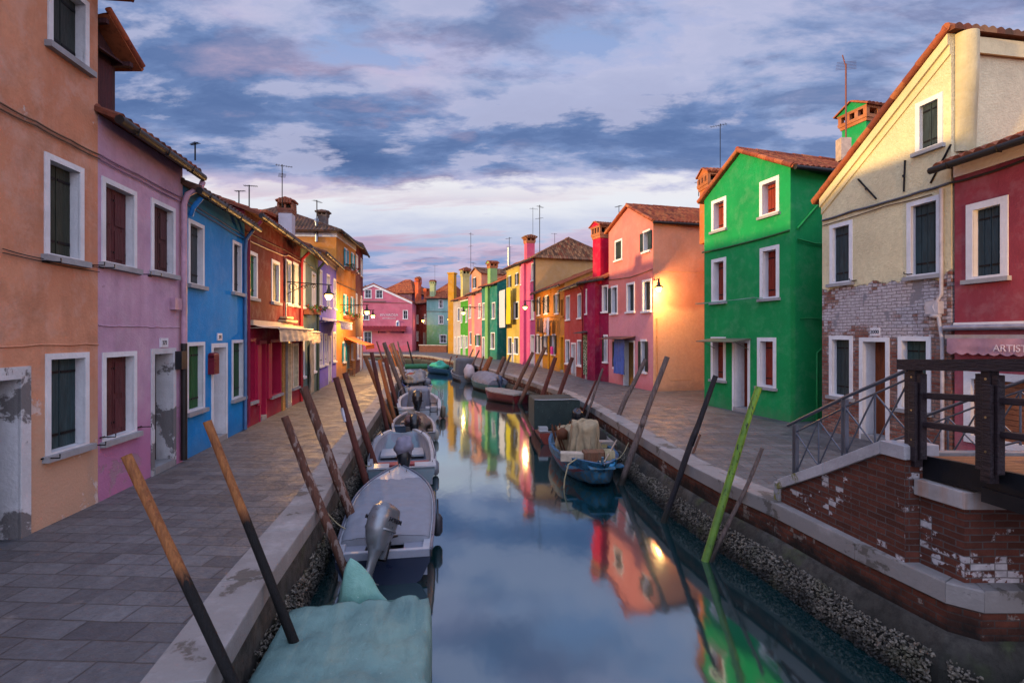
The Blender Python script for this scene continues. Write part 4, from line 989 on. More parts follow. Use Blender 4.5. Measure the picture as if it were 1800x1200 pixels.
# brick parapet of the far bridge
def bridge_wall():
    q0, q1 = uY(738, 79), uY(786, 77); t = thing('far_bridge_parapet', 'low brick parapet wall at the far end of the canal', 'parapet', (q0.x, q0.y, 0))
    d = (q1-q0); L = d.length; d = V((d.x/L, d.y/L, 0)); m = MB(); m.box(V((q0.x, q0.y, .5))+d*L/2, L, .35, 1.0, d); m.build('wall', BRICK, t)
    m = MB(); m.box(V((q0.x, q0.y, 1.07))+d*L/2, L+.15, .5, .13, d); m.build('coping', STONE, t)
bridge_wall()
# ---------------------------------------------------------------- GROUND, CANAL, QUAYS
LK = [V((-1.3, -8)), V((-1.75, 0)), V((-2.25, 3.69)), V((-2.55, 5.27)), V((-2.88, 7.63)), V((-3.40, 10.3)), V((-4.02, 14.1)), V((-4.98, 20.1)), V((-7.3, 34)), V((-8.9, 40)), V((-10.9, 45.5)), V((-13.9, 52)), V((-18, 58)), V((-30, 64)), V((-60, 70))]
RK = [V((12, 5.03)), V((4.62, 5.03)), V((4.42, 5.2)), V((4.18, 6.2)), V((3.93, 7.68)), V((3.62, 8.8)), V((3.40, 10.2)), V((3.2, 12.8)), V((3.05, 15.1)), V((2.78, 18.4)), V((2.35, 22.4)), V((1.25, 26.8)), V((-.59, 34)), V((-3.65, 45)), V((-7.1, 55)), V((-9.6, 62)), V((-11.6, 66)), V((-15, 69)), V((-30, 73)), V((-60, 80))]
SK = [V((40, 5.03))]           # side canal, far bank
SK2 = [V((40, .6)), V((5.2, .6)), V((5.6, -8))]
hole = LK+list(reversed(RK))+SK+SK2
t = NT('paving'); p = t.pos()
mp = t.map(p, (1, 1, 1), (0, 0, R(3)))
wb = t.n('TexNoise', {'Vector': p, 'Scale': 1.3, 'Detail': 3.0}).outputs['Color']
mp = t.n('VectorMath', {0: mp, 1: t.n('VectorMath', {0: wb, 'Scale': .05}, operation='SCALE').outputs[0]}, operation='ADD').outputs[0]
def brk(c1, c2): return t.n('TexBrick', {'Vector': mp, 'Color1': lin(c1), 'Color2': lin(c2), 'Mortar': lin('302d2e'), 'Scale': 1.0, 'Mortar Size': .009, 'Mortar Smooth': .35, 'Bias': 0.0, 'Brick Width': .56, 'Row Height': .27})
b1 = brk('616367', '434449')
cell = t.n('VectorMath', {0: t.n('VectorMath', {0: mp, 1: (.28, .27, 1)}, operation='DIVIDE').outputs[0]}, operation='FLOOR').outputs[0]
wn = t.n('TexWhiteNoise', {'Vector': cell}, noise_dimensions='2D').outputs[0]
col = t.mix(t.ramp(wn, 0, 1, 0, .35), b1.outputs[0], lin('7a7a7c'))
col = t.mix(t.ramp(t.noise(p, .5, 6, .6), .4, .7, 0, .55), col, lin('3b393c'))
col = t.mix(t.ramp(t.noise(p, 11, 7, .75), .35, .7, 0, .5), col, lin('2f2c2d'))
col = t.mix(t.ramp(t.noise(p, 3, 5, .6), .6, .75, 0, .35), col, lin('8a817a'))
hgt = t.math('SUBTRACT', t.math('ADD', t.math('MULTIPLY', t.noise(p, 5, 6, .65), 1.6), t.math('MULTIPLY', wn, .35)), t.math('MULTIPLY', b1.outputs[1], 1.4))
PAVE = t.out(col, t.ramp(t.noise(p, 2.2, 6, .65), .3, .7, .42, .8), t.bump(hgt, .8, .025), 0, .45)
# the ground: one sheet with the canals cut out of it
S = 500
loops = [[V((-S, -S, 0)), V((S, -S, 0)), V((S, S, 0)), V((-S, S, 0))], [V((q.x, q.y, 0)) for q in hole]]
mb = MB(); flat = [q for l in loops for q in l]
for tri in tessellate_polygon(loops):
    pp = [flat[i] for i in tri]
    if (pp[1]-pp[0]).cross(pp[2]-pp[0]).z < 0: pp = pp[::-1]
    mb.face(pp)
struct('ground', mb, PAVE)
# water
t = NT('canal_water'); p = t.pos(); nt = t.t
rip = t.noise(t.map(p, (1, .35, 1)), 1.6, 3, .5)
rip2 = t.noise(t.map(p, (1, .6, 1)), 7, 2, .5)
bn = t.bump(t.math('ADD', rip, t.math('MULTIPLY', rip2, .06)), .018, .25)
gl = t.n('BsdfAnisotropic', {'Color': (.70, .82, .90, 1), 'Roughness': .07, 'Normal': bn}); gl.distribution = 'GGX'
df = t.n('BsdfDiffuse', {'Color': lin('0a2a2c')})
fr = t.n('Fresnel', {'IOR': 1.45, 'Normal': bn}).outputs[0]
fc = t.math('ADD', t.math('MULTIPLY', fr, 1.05), .34, True)
mx = nt.nodes.new('ShaderNodeMixShader'); nt.links.new(fc, mx.inputs[0]); nt.links.new(df.outputs[0], mx.inputs[1]); nt.links.new(gl.outputs[0], mx.inputs[2])
nt.links.new(mx.outputs[0], nt.nodes['Material Output'].inputs['Surface'])
mb = MB(); mb.face([(-62, -9, WZ), (42, -9, WZ), (42, 84, WZ), (-62, 84, WZ)]); struct('water', mb, t.m)
# quays
t = NT('quay_concrete'); p = t.pos(); z = t.n('SeparateXYZ', {'Vector': p}).outputs[2]
c = t.mix(t.ramp(t.noise(p, 1.5, 7, .65), .35, .65), lin('5a5650'), lin('37342f'))
c = t.mix(t.ramp(t.noise(t.map(p, (4, 4, .6)), 1.6, 6), .5, .75, 0, .6), c, lin('23211f'))
c = t.mix(t.ramp(t.noise(p, 2.3, 6), .55, .65, 0, .5), c, lin('4c5a30'))
zn = t.math('ADD', z, t.ramp(t.noise(p, 3, 5), 0, 1, -.15, .15)); c = t.mix(t.ramp(t.noise(p, 7, 8, .75), .45, .6, 0, .6), c, lin('1c1b18')); c = t.mix(t.ramp(zn, -.80, -.50, .85, 0), c, lin('12130e'))
CONC = t.out(c, .85, t.bump(t.noise(p, 12, 7, .75), .8, .03), 0, .3)
QBR = bricks('quay_brick', '683a2c', '4a2a20', '4a4440', paint='8c8078', pamt=.69, grime='161513')
def offs(poly, d):
    out = []
    for i, q in enumerate(poly):
        a = poly[max(i-1, 0)]; b = poly[min(i+1, len(poly)-1)]
        t1 = (q-a).normalized() if i else (b-q).normalized(); t2 = (b-q).normalized() if i < len(poly)-1 else t1
        n1, n2 = V((-t1.y, t1.x)), V((-t2.y, t2.x)); n = (n1+n2).normalized(); out.append(q+n*d/max(.35, n.dot(n1)))
    return out
def strip(mb, A, za, B, zb, flip=False):
    for i in range(len(A)-1):
        f = [V((A[i].x, A[i].y, za)), V((A[i+1].x, A[i+1].y, za)), V((B[i+1].x, B[i+1].y, zb)), V((B[i].x, B[i].y, zb))]
        mb.face(f[::-1] if flip else f)
def along(poly, d):
    for a, b in zip(poly[:-1], poly[1:]):
        L = (b-a).length
        if d <= L: return a+(b-a)*(d/L), (b-a)/L
        d -= L
    return None
def coping(mb, poly, sgn, w=.42, h=.2, l0=1.25):
    """long stone blocks with open joints, mitred at the bends; sgn = which side is land"""
    O = offs(poly, -.04*sgn); I = offs(poly, w*sgn); acc = 0
    for i in range(len(poly)-1):
        L = (poly[i+1]-poly[i]).length; d = 0
        while d < L-.02:
            s_ = rnd(l0*.7, l0*1.4) if acc+d < 60 else 6
            if L-d-s_ < .35: s_ = L-d
            g = .003 if s_ > .3 else 0
            f0, f1 = (d+g)/L, min(1, (d+s_-g)/L); j = rnd(-.005, .005); zt = .014+j*.6; bevel = .016
            p4 = [O[i].lerp(O[i+1], f0), O[i].lerp(O[i+1], f1), I[i].lerp(I[i+1], f1), I[i].lerp(I[i+1], f0)]
            if sgn > 0: p4 = p4
            bt = [V((q.x, q.y, -h)) for q in p4]; tp = [V((q.x, q.y, zt)) for q in p4]; c = sum(tp, V((0, 0, 0)))/4
            mid = [V((q.x, q.y, zt-bevel)) for q in p4]; tpi = [q+(c-q).normalized()*bevel for q in tp]
            mb.idx(bt+mid+tpi, [(0,1,5,4), (1,2,6,5), (2,3,7,6), (3,0,4,7), (4,5,9,8), (5,6,10,9), (6,7,11,10), (7,4,8,11), (8,9,10,11), (3,2,1,0)])
            d += s_
        acc += L
# left quay: concrete all the way; right quay: brick band, then a battered concrete footing
m = MB(); strip(m, LK, -.16, offs(LK, -.02), -.95, True); strip(m, offs(LK, -.02), -.95, offs(LK, -.06), -2.2, True)
QL = m.build('quay_wall', CONC, None, (-2.6, 5, WZ)); tag(QL, 'left quay wall of stained concrete under a pinkish stone kerb', 'quay wall')
m = MB(); coping(m, LK, 1); m.build('coping', STONE, QL)
m = MB(); strip(m, RK, -.16, RK, -.52); m.cur = 1
strip(m, RK, -.5, offs(RK, .05), -.52); strip(m, offs(RK, .05), -.52, offs(RK, .2), -.8); strip(m, offs(RK, .2), -.8, offs(RK, .28), -2.2)
sc_ = [V((40, 5.03)), V((12, 5.03))]
m.cur = 0; strip(m, sc_, -.16, sc_, -.52); m.cur = 1; o_ = [q-V((0, .2)) for q in sc_]; strip(m, [q-V((0, .0)) for q in sc_], -.52, o_, -.8); strip(m, o_, -.8, [q-V((0, .28)) for q in sc_], -2.2)
QR = m.build('quay_wall', [QBR, CONC], None, (3.9, 7.7, WZ)); tag(QR, 'right quay wall with a brick band above a sloping concrete footing', 'quay wall')
m = MB(); coping(m, RK, -1); m.build('coping', STONE, QR)
m = MB(); s2 = SK2; strip(m, s2, 0, s2, -2.2); tag(m.build('quay_wall', CONC, None, (5.2, .6, WZ)), 'near quay wall of the side canal on the right', 'quay wall')
# mussels and oysters crusting the walls
t = NT('mussel_shells'); p = t.pos()
mz = t.n('SeparateXYZ', {'Vector': p}).outputs[2]; mc = t.mix(t.ramp(t.noise(p, 22, 5, .7), .40, .62), lin('211f1d'), lin('7d7568')); mc = t.mix(t.ramp(t.math('ADD', mz, t.ramp(t.noise(p, 3, 5), .3, .7, -.1, .1)), -1.05, -.85, .92, 0), mc, lin('0f100e')); mc = t.mix(t.ramp(t.noise(p, 2.5, 5), .55, .7, 0, .5), mc, lin('3a3c1c'))
MUS = t.out(mc, .55, t.bump(t.noise(p, 60, 3), .5, .01), 0, .35)
def mussels(name, poly, sgn, d0, d1, zlo, zhi, face, n, smin, smax, seed):
    random.seed(seed); mb = MB()
    ico = [V((math.cos(a)*math.cos(b), math.sin(a)*math.cos(b), math.sin(b))) for b, a in [(-1.57, 0)]+[(-.5, k*1.2566) for k in range(5)]+[(.5, k*1.2566+.628) for k in range(5)]+[(1.57, 0)]]
    fs = [(0, 2, 1), (0, 3, 2), (0, 4, 3), (0, 5, 4), (0, 1, 5)]+[(1+k, 1+(k+1) % 5, 6+k) for k in range(5)]+[(1+(k+1) % 5, 6+(k+1) % 5, 6+k) for k in range(5)]+[(6+k, 6+(k+1) % 5, 11) for k in range(5)]
    for i in range(n):
        d = d0+(d1-d0)*random.random()**1.6
        A = along(poly, d)
        if not A: continue
        q, t_ = A; z = zlo+(zhi-zlo)*(random.random()**1.25)
        if noise.noise(V((d*1.3, z*5, seed)))*.35+(z-zlo)/(zhi-zlo) > .95: continue
        nrm = V((-t_.y, t_.x))*sgn; o = face(z)+rnd(-.01, .03)
        c = V((q.x+nrm.x*o, q.y+nrm.y*o, z)); s = rnd(smin, smax); e = Matrix.Rotation(rnd(0, 6.28), 3, V((rnd(-1, 1), rnd(-1, 1), rnd(-1, 1))).normalized())
        S3 = V((s*rnd(.8, 1.4), s*rnd(.5, .8), s*rnd(.35, .6)))
        mb.idx([c+e @ V((v.x*S3.x, v.y*S3.y, v.z*S3.z)) for v in ico], fs, False)
    o = mb.build(name, MUS); o['kind'] = 'stuff'; o['label'] = 'crust of mussels and oysters along the '+('left' if sgn < 0 else 'right')+' quay wall'; o['category'] = 'mussels'; return o
mussels('mussels', LK, -1, 9.5, 32, -1.14, -.52, lambda z: .03, 11000, .012, .032, 3)
def rf(z): return .05+.15*min(1, max(0, (-.52-z)/.28))+.06*max(0, (-.8-z))
mussels('mussels', RK, 1, 4.6, 24, -1.16, -.66, rf, 17000, .012, .034, 4)
random.seed(5)
# ---------------------------------------------------------------- BRIDGE STAIR, ABUTMENT, FOOTBRIDGE
AB = bricks('abutment_brick', '663a2e', '46281f', '56504f', paint='bdb7b8', pamt=.685)
MOSS = plaster('mossy_stone', (.42, .40, .41), (.30, .28, .29), peel='75703c', amt=.69, streak=.4, scale=2.2)
T = thing('stair_wall', 'brick stair wall with sloping white stone coping climbing to the footbridge', 'wall', (4.2, 6.6, 0))
P0, P1 = V((4.04, 7.68)), V((4.32, 5.62)); d = (P1-P0).normalized(); nr = V((-d.y, d.x))   # nr points to land (+x)
if nr.x < 0: nr = -nr
def W(q, z, o=0.0): return V((q.x+nr.x*o, q.y+nr.y*o, z))
L = (P1-P0).length; s1 = L*.86
m = MB(); th = .34
for o in (0, th): 
    f = [W(P0, .013, o), W(P1, .013, o), W(P1, 1.14, o), W(P0+d*s1, 1.14, o), W(P0, .2, o)]; m.face(f if o else f[::-1])
m.face([W(P0, .013), W(P0, .2), W(P0, .2, th), W(P0, .013, th)])
# projecting pier at the bridge end
m.bx((4.318, 5.625, .013), (.3, 0, 0), (0, .05, 0), (0, 0, 1.12))
m.build('wall', AB, T)
m = MB()
def slab(a, za, b, zb, w0, w1, h):
    ex = V((b.x-a.x, b.y-a.y, zb-za)); m.bx(W(a, za, w0), ex, V((nr.x, nr.y, 0))*(w1-w0), V((0, 0, h)))
slab(P0-d*.04, .19, P0+d*s1*.5, .19+.475, -.045, th+.05, .15); slab(P0+d*(s1*.5+.006), .668, P0+d*s1, 1.143, -.045, th+.05, .15)
slab(P0+d*(s1+.004), 1.143, P1+d*.03, 1.143, -.045, th+.05, .155)
m.bx(W(P0-d*.14, .012, -.03), V((d.x, d.y, 0))*.12, V((nr.x, nr.y, 0))*.38, V((0, 0, .27)))
m.build('coping', MOSS, T, bevel=.008)
# second, lower pier carrying the beam
T2 = thing('bridge_pier', 'brick bridge pier topped by a white bearing stone at the right edge', 'pier', (4.6, 5.3, 0))
m = MB(); A_, B_ = V((4.47, 5.6)), V((4.56, 5.16)); m.face([(4.47, 5.615, .013), (4.56, 5.16, .013), (4.56, 5.16, .76), (4.47, 5.615, .76)]); m.face([(4.56, 5.16, .013), (8.9, 5.16, .013), (8.9, 5.16, .76), (4.56, 5.16, .76)]); m.face([(4.47, 5.615, .76), (4.56, 5.16, .76), (8.9, 5.16, .76), (8.9, 5.615, .76)])
m.face([(4.47, 5.614, 0), (8.9, 5.614, 0), (8.9, 5.614, 1.1), (4.47, 5.614, 1.1)][::-1])
m.build('wall', AB, T2)
m = MB(); i = 0
pts = [V((4.40, 5.612, 0)), V((4.505, 5.10, 0)), V((8.9, 5.10, 0)), V((8.9, 5.612, 0))]
m.idx([q+V((0, 0, .765)) for q in pts]+[q+V((0, 0, .94)) for q in pts], [(3,2,1,0), (4,5,6,7), (0,1,5,4), (1,2,6,5), (2,3,7,6), (3,0,4,7)])
rs = NT('rusty_stone'); pp = rs.pos(); cc = rs.mix(rs.ramp(rs.noise(pp, 3, 6), .35, .65), lin('a39c9a'), lin('857c78')); cc = rs.mix(rs.ramp(rs.noise(rs.map(pp, (5, 5, .5)), 1.6, 5), .55, .75, 0, .55), cc, lin('9a5a20'))
m.build('bearing_stone', rs.out(cc, .85, rs.bump(rs.noise(pp, 20, 5), .3, .01)), T2, bevel=.01)
# stairs
T3 = thing('bridge_stairs', 'paved steps rising beside the stair wall to the wooden footbridge', 'stairs', (5.4, 6.7, 0))
m = MB(); n = 8
for k in range(n):
    y0 = 7.6-k*.25; m.box((5.5+.02*k, (y0+5.72)/2, .075+.15*k), 1.95, y0-5.72, .15-(.002*k))
m.build('steps', plain('step_stone', '77706e', .7), T3)
# footbridge: timber deck on black beams, running over the side canal
T4 = thing('footbridge', 'wooden footbridge with dark timber rails over the side canal', 'footbridge', (5.6, 4, 0))
DB = wood('dark_timber', '2c1f22', '221a1e', axis=(6, 1, 6), rough=.6); DK_ = wood('deck_planks', '8a5c3c', '74492e', axis=(1.2, 9, 9), rough=.7)
def bz(y): return .1*math.sin(math.pi*min(1, max(0, (5.6-y)/5.0)))
def side(x0, y): return x0+(5.6-y)*.1
m = MB(); y = 5.62
while y > .4:
    m.bx((side(4.56, y), y, 1.14+bz(y)), (2.05, 0, 0), (0, -.135, bz(y-.14)-bz(y)), (0, 0, .04)); y -= .14
m.build('deck', DK_, T4)
for xo in (4.50, 6.62):
    m = MB(); ys = [5.61-k*.35 for k in range(16)]
    for a, b in zip(ys[:-1], ys[1:]):
        m.bx((side(xo, a), a, .945+bz(a)), (.055, 0, 0), (side(xo, b)-side(xo, a), b-a, bz(b)-bz(a)), (0, 0, .245))
    m.build('beam', plain('black_beam', '101116', .45, .2), T4)
    m = MB(); m.bx((side(xo, 4.95)-.03, 4.95, .9), (.03, 0, 0), (.4, -4, .0), (0, 0, .14)); m.build('lower_beam', MATS['black_beam'], T4)
for xo, sg in ((4.43, 1), (6.72, -1)):
    for k, y in enumerate((5.62, 4.83, 4.04, 3.25, 2.46, 1.67)):
        m = MB(); x = side(xo, y); z0 = 1.07+bz(y)
        m.box((x, y, z0+.53), .09, .1, 1.06); m.box((x+.0, y-.085, z0+.56), .07, .065, .92); m.box((x+.0, y+.085, z0+.56), .07, .065, .92); m.box((x-.06*sg, y-.045, z0+.50), .035, .09, .86)
        m.box((x, y, z0+1.08), .03, .03, .06)
        p_ = m.build('post', DB, T4, bevel=.006)
        m = MB(); 
        for zz in (.3, .62, .98): m.tube([(x-.08*sg, y-.04, z0+zz), (x-.075*sg, y-.04, z0+zz)], .012, 8); m.build
        m.build('bolt', plain('brass_bolt', '9a8a6a', .35, .8), p_)
    for zz, hh, nm in ((1.54, .065, 'rail'), (1.85, .065, 'rail')):
        ys = (5.66, 4.83, 4.04, 3.25, 2.46, 1.67)
        for a, b in zip(ys[:-1], ys[1:]):
            m = MB(); m.bx((side(xo, a)-.02, a-.05, zz-hh/2+bz(a)), (.085, 0, .0), (side(xo, b)-side(xo, a), b-a+.1, bz(b)-bz(a)), (0, 0, hh)); m.build(nm, DB, T4, bevel=.012)
    m = MB(); ys = [5.78-k*.5 for k in range(10)]
    for a, b in zip(ys[:-1], ys[1:]): m.bx((side(xo, a)-.07, a, 2.12+bz(a)), (.17, 0, 0), (side(xo, b)-side(xo, a), b-a, bz(b)-bz(a)), (0, 0, .115))
    m.build('handrail', DB, T4)
# steel stair railings
def stair_rail(label, off, zr0=1.21):
    T5 = thing('stair_railing', label, 'railing', tuple(W(P0+d, .7, .15+off)), 'steel railings on the bridge stairs')
    ya, yb = 7.55, 5.70
    def Q(k, z): 
        q = P0+d*(L*.06+k*(L*.9)); return W(q, z, .14+off)
    def base(k): return max(.0, min(1.0, .34+(k*L*.9+L*.06)/s1*.95-.03)) if False else min(1.30, .345+(k*L*.9)/s1*.95)
    top = lambda k: base(k)+.86
    m = MB(); m.tube([Q(-.09, top(-.06)-.0), Q(.5, top(.5)), Q(1.0, top(1.0)-.03)], .028, 8, squash=.8); m.build('handrail', STEEL, T5)
    for k in (0, .5, 1.0):
        m = MB(); c = Q(k, 0)
        for o in (-.022, .022): m.box(c+V((d.x*o*1.3, d.y*o*1.3, (base(k)+top(k))/2-.01)), .014, .055, top(k)-base(k)-.02, (d.x, d.y, 0))
        m.build('post', STEEL, T5)
    m = MB()
    for a, b in ((0, .5), (.5, 1.0)):
        t0, b0, t1, b1 = top(a)-.13, base(a)+.1, top(b)-.13, base(b)+.1; mid = (a+b)/2
        m.tube([Q(a, t0), Q(b, t1)], .013, 6); m.tube([Q(a, b0), Q(b, b1)], .013, 6); m.tube([Q(mid, (b0+b1)/2-.05), Q(mid, (t0+t1)/2)], .013, 6)
        for x, y in ((a, mid), (mid, b)):
            f = lambda k, lo: (b0+(b1-b0)*(k-a)/(b-a)) if lo else (t0+(t1-t0)*(k-a)/(b-a))
            m.tube([Q(x, f(x, 1)), Q(y, f(y, 0))], .011, 6); m.tube([Q(x, f(x, 0)), Q(y, f(y, 1))], .011, 6)
    m.build('lattice', STEEL, T5)
stair_rail('steel stair railing with crossed bars standing on the brick stair wall', 0)
stair_rail('steel stair railing on the far side of the steps, by the raspberry shop house', 2.05)
# ---------------------------------------------------------------- MOORING POLES
def xon(poly, y):
    for a, b in zip(poly[:-1], poly[1:]):
        if min(a.y, b.y) <= y <= max(a.y, b.y) and a.y != b.y: return a.x+(b.x-a.x)*(y-a.y)/(b.y-a.y)
    return None
RPX = {k[:26]: v for k, v in (('new timber mooring pole with a pale', 9.2), ('second new timber mooring pole, t', 7.6), ('peeling weathered pole left of th', 7.4), ('thick peeling pole in front of th', 8.0), ('reddish pole with a white sticker', 5.6), ('reddish pole just behind the pole', 5.4),
    ('bright lime green mooring pole in', 6.3), ('thin crooked pole beside the lime', 3.6), ('black curved mooring pole on the ', 5.0), ('knotty grey pole next to the blue', 5.2), ('dark knotty pole behind the weath', 4.2), ('tall thick pole leaning before th', 3.4), ('thick pole rising from the flat c', 3.3))}
def pole(top, base, r, mat, label, side_='L', bend=None, Y=None, knot=0, grp='wooden mooring poles along the canal', dy=0):
    k = (base[0]-CX)/F
    if Y is None and side_ == 'L':
        y = 3.0
        while y < 60:
            x = xon(LK, y); v0 = HZ+EZ*F/y; f0 = (v0-base[1])/(top[1]-base[1]); k0 = (base[0]+(top[0]-base[0])*f0-CX)/F
            if x is not None and k0*y < x+r+.05: break
            y += .05
        # k*y falls left of the wall beyond this depth, so stand just before it
        Y = y-.05
    if Y is None:
        Y = 3.6*F/max(1, base[1]-HZ); y = Y
        while y > 4:
            x = xon(RK[2:], y); v0 = HZ+EZ*F/y; f0 = (v0-base[1])/(top[1]-base[1]); k0 = (base[0]+(top[0]-base[0])*f0-CX)/F
            if x is not None and k0*y < x-r-.05: break
            y -= .05
        Y = y
    r = RPX.get(label[:26], 3.9 if r > .05 else 2.2)*Y/F if Y < 40 else r
    b = at(base[0], base[1], Y); tpt = at(top[0], top[1], Y+dy)
    dirv = (tpt-b); ext = b-dirv*((b.z+1.7)/dirv.z if dirv.z else 0)
    pts = [ext]; mid = bend or []
    n = 9
    ctrl = [b]+[at(u, v, Y+dy*.5) for u, v in mid]+[tpt]
    ll = [0]
    for a, c in zip(ctrl[:-1], ctrl[1:]): ll.append(ll[-1]+(c-a).length)
    for i in range(n+1):
        s = ll[-1]*i/n
        for j in range(len(ctrl)-1):
            if s <= ll[j+1]+1e-6: q = ctrl[j].lerp(ctrl[j+1], (s-ll[j])/(ll[j+1]-ll[j])); break
        if knot and 0 < i < n: q = q+V((rnd(-1, 1), rnd(-.5, .5), 0))*knot
        pts.append(q)
    if mid:   # soften bends
        sm = pts[:]
        for i in range(1, len(pts)-1): sm[i] = (pts[i-1]+pts[i]*2+pts[i+1])/4
        pts = sm
    rr = [r*1.08]+[r*(1.05-.15*i/n)*(1+rnd(-.05, .05)*(1+8*knot)) for i in range(n+1)]
    m = MB(); m.tube(pts, rr, 12)
    o = m.build('mooring_pole', mat, None, (ext.x, ext.y, WZ)); return tag(o, label, 'mooring pole', grp)
WN = wood('pole_new', '9a6438', '74462a', zdark=.72); WW = wood('pole_weathered', '5c3a2c', '4a3028', peel='7c6a62')
WR = wood('pole_red', '5c3028', '48241f'); WB = wood('pole_brown', '6a4a3a', '4c362e'); WG = wood('pole_grey', '6a5a54', '463c3a'); WO = wood('pole_orange', '8a5530', '6a3e26')
WK = wood('pole_black', '17151a', '221e22', dark='0c0b0c'); 
def lime():
    t = NT('pole_lime'); p = t.pos(); c = t.mix(t.ramp(t.noise(p, 5, 5), .35, .65), lin('66891f'), lin('47651a')); c = t.mix(t.ramp(t.noise(t.map(p, (6, 6, 2.5)), 3.5, 6, .7), .56, .6), c, lin('1c2814'))
    z = t.n('SeparateXYZ', {'Vector': p}).outputs[2]; c = t.mix(t.ramp(z, -.4, .6, .55, 0), c, lin('5a7a34')); return t.out(c, .6, t.bump(t.noise(p, 14, 5), .5, .01))
WL = lime()
pole((222, 800), (410, 1200), .066, WN, 'new timber mooring pole with a pale sawn top and tarred foot, nearest on the left')
pole((364, 740), (500, 1085), .066, WN, 'second new timber mooring pole, tarred below, beside the green tarpaulin boat')
pole((500, 732), (578, 930), .066, WW, 'peeling weathered pole left of the boat with the silver outboard', knot=.006)
pole((533, 680), (604, 870), .075, WW, 'thick peeling pole in front of the crimson shopfront', knot=.008)
P5 = pole((590, 663), (640, 835), .062, WR, 'reddish pole with a white sticker on the left bank')
pole((606, 655), (648, 783), .062, WR, 'reddish pole just behind the pole with the sticker')
pole((642, 628), (690, 748), .07, WO, 'orange brown pole leaning strongly beyond the red pair'); pole((653, 619), (681, 755), .075, WR, 'tall dark pole crossing the orange brown one')
pole((667, 632), (693, 736), .065, WO, 'brown pole left of the white boat with guard rails'); pole((677, 629), (695, 704), .06, WR, 'dark pole close behind the brown one by the railed boat')
pole((675, 602), (706, 686), .07, WG, 'tall grey pole standing left of the blue and white boat'); pole((689, 603), (717, 682), .075, WG, 'grey pole leaning over the boat heaped with gear')
pole((703, 611), (721, 668), .07, WG, 'slim grey pole closest to the heaped boat'); pole((696, 616), (713, 672), .08, WO, 'orange topped pole among the grey cluster')
pole((673, 604), (684, 640), .07, WG, 'distant thin grey pole before the pink restaurant', Y=44); pole((662, 600), (671, 628), .08, WR, 'distant reddish pole left of the pink restaurant window', Y=50)
pole((699, 600), (703, 618), .08, WG, 'distant upright pole below the restaurant awning', Y=50); pole((716, 600), (722, 624), .09, WK, 'distant black pole at the right end of the restaurant', Y=55)
pole((684, 606), (697, 645), .07, WO, 'distant yellow brown pole in the left cluster', Y=42)
pole((1334, 680), (1240, 985), .058, WL, 'bright lime green mooring pole in front of the green house', 'R', bend=[(1312, 742)], knot=.004)
pole((1340, 787), (1256, 970), .034, WG, 'thin crooked pole beside the lime green one', 'R', bend=[(1310, 860)], knot=.01)
pole((1258, 660), (1170, 908), .052, WK, 'black curved mooring pole on the right bank', 'R', bend=[(1235, 720), (1205, 810)], knot=.004)
pole((1231, 763), (1190, 868), .028, WB, 'thin brown stick behind the black curved pole', 'R', Y=10.9)
pole((1173, 627), (1098, 833), .06, WG, 'knotty grey pole next to the blue fishing boat', 'R', bend=[(1143, 705), (1118, 775)], knot=.02, Y=12.4)
pole((1135, 631), (1078, 752), .065, WG, 'dark knotty pole behind the weathered brown boat', 'R', bend=[(1100, 700)], knot=.02, Y=16.2)
pole((1060, 647), (1028, 745), .03, WG, 'thin branching pole beside the dark canopy boat', 'R', bend=[(1045, 690)], knot=.02, Y=17.8); pole((1048, 668), (1017, 740), .035, WR, 'thin dark stick leaning by the canopy boat', 'R', Y=18.6)
pole((1006, 628), (980, 702), .06, WR, 'red brown pole in front of the coral house', 'R', Y=21.5); pole((976.5, 628), (950, 706), .06, WR, 'red brown pole in front of the ochre house', 'R', Y=23.5)
pole((958.5, 610), (922, 690), .085, WB, 'tall thick pole leaning before the ochre house door', 'R', Y=27); pole((937, 619), (905, 684), .085, WB, 'thick pole rising from the flat covered red boat', 'R', Y=29)
pole((897.5, 623), (881, 666), .05, WG, 'thin dark pole before the yellow house', 'R', Y=33.5); pole((886.7, 627), (873, 662), .06, WB, 'brown pole before the teal house side wall', 'R', Y=35)
pole((863.5, 627), (850, 660), .08, WO, 'orange brown pole by the dome covered boat', 'R', Y=38); pole((860, 631), (848, 658), .07, WO, 'shorter orange pole touching its twin', 'R', Y=38.8)
pole((850.5, 626), (841, 655), .07, WB, 'brown pole left of the orange pair', 'R', Y=40); pole((848, 634), (843, 652), .06, WB, 'short brown stub left of the orange pair', 'R', Y=40.6)
pole((842.6, 615), (820, 662), .07, WG, 'tall grey pole right of the boat with grey cabin cover', 'R', Y=40.5); pole((832, 613), (816, 648), .07, WG, 'tall grey pole behind the boat with grey cabin cover', 'R', Y=44)
pole((803.6, 624.5), (799, 638), .07, WR, 'far short reddish stake at the bend', 'R', Y=50); pole((793.5, 626), (790, 638), .07, WR, 'farthest short stake at the bend', 'R', Y=52)
# sticker on the reddish pole
c = at(609, 724, 8.9); 
def sticker():
    me = P5.data; m = MB(); a = at(604.5, 712, 1); 
    Yp = P5.location.y
    A_, B_ = at(603.5, 716, Yp), at(609.5, 740, Yp); m.tube([A_, B_], .068, 12, False)
    m.v = m.v; o = m.build('sticker', plain('white_sticker', 'b4b4bc', .5), P5)
sticker()
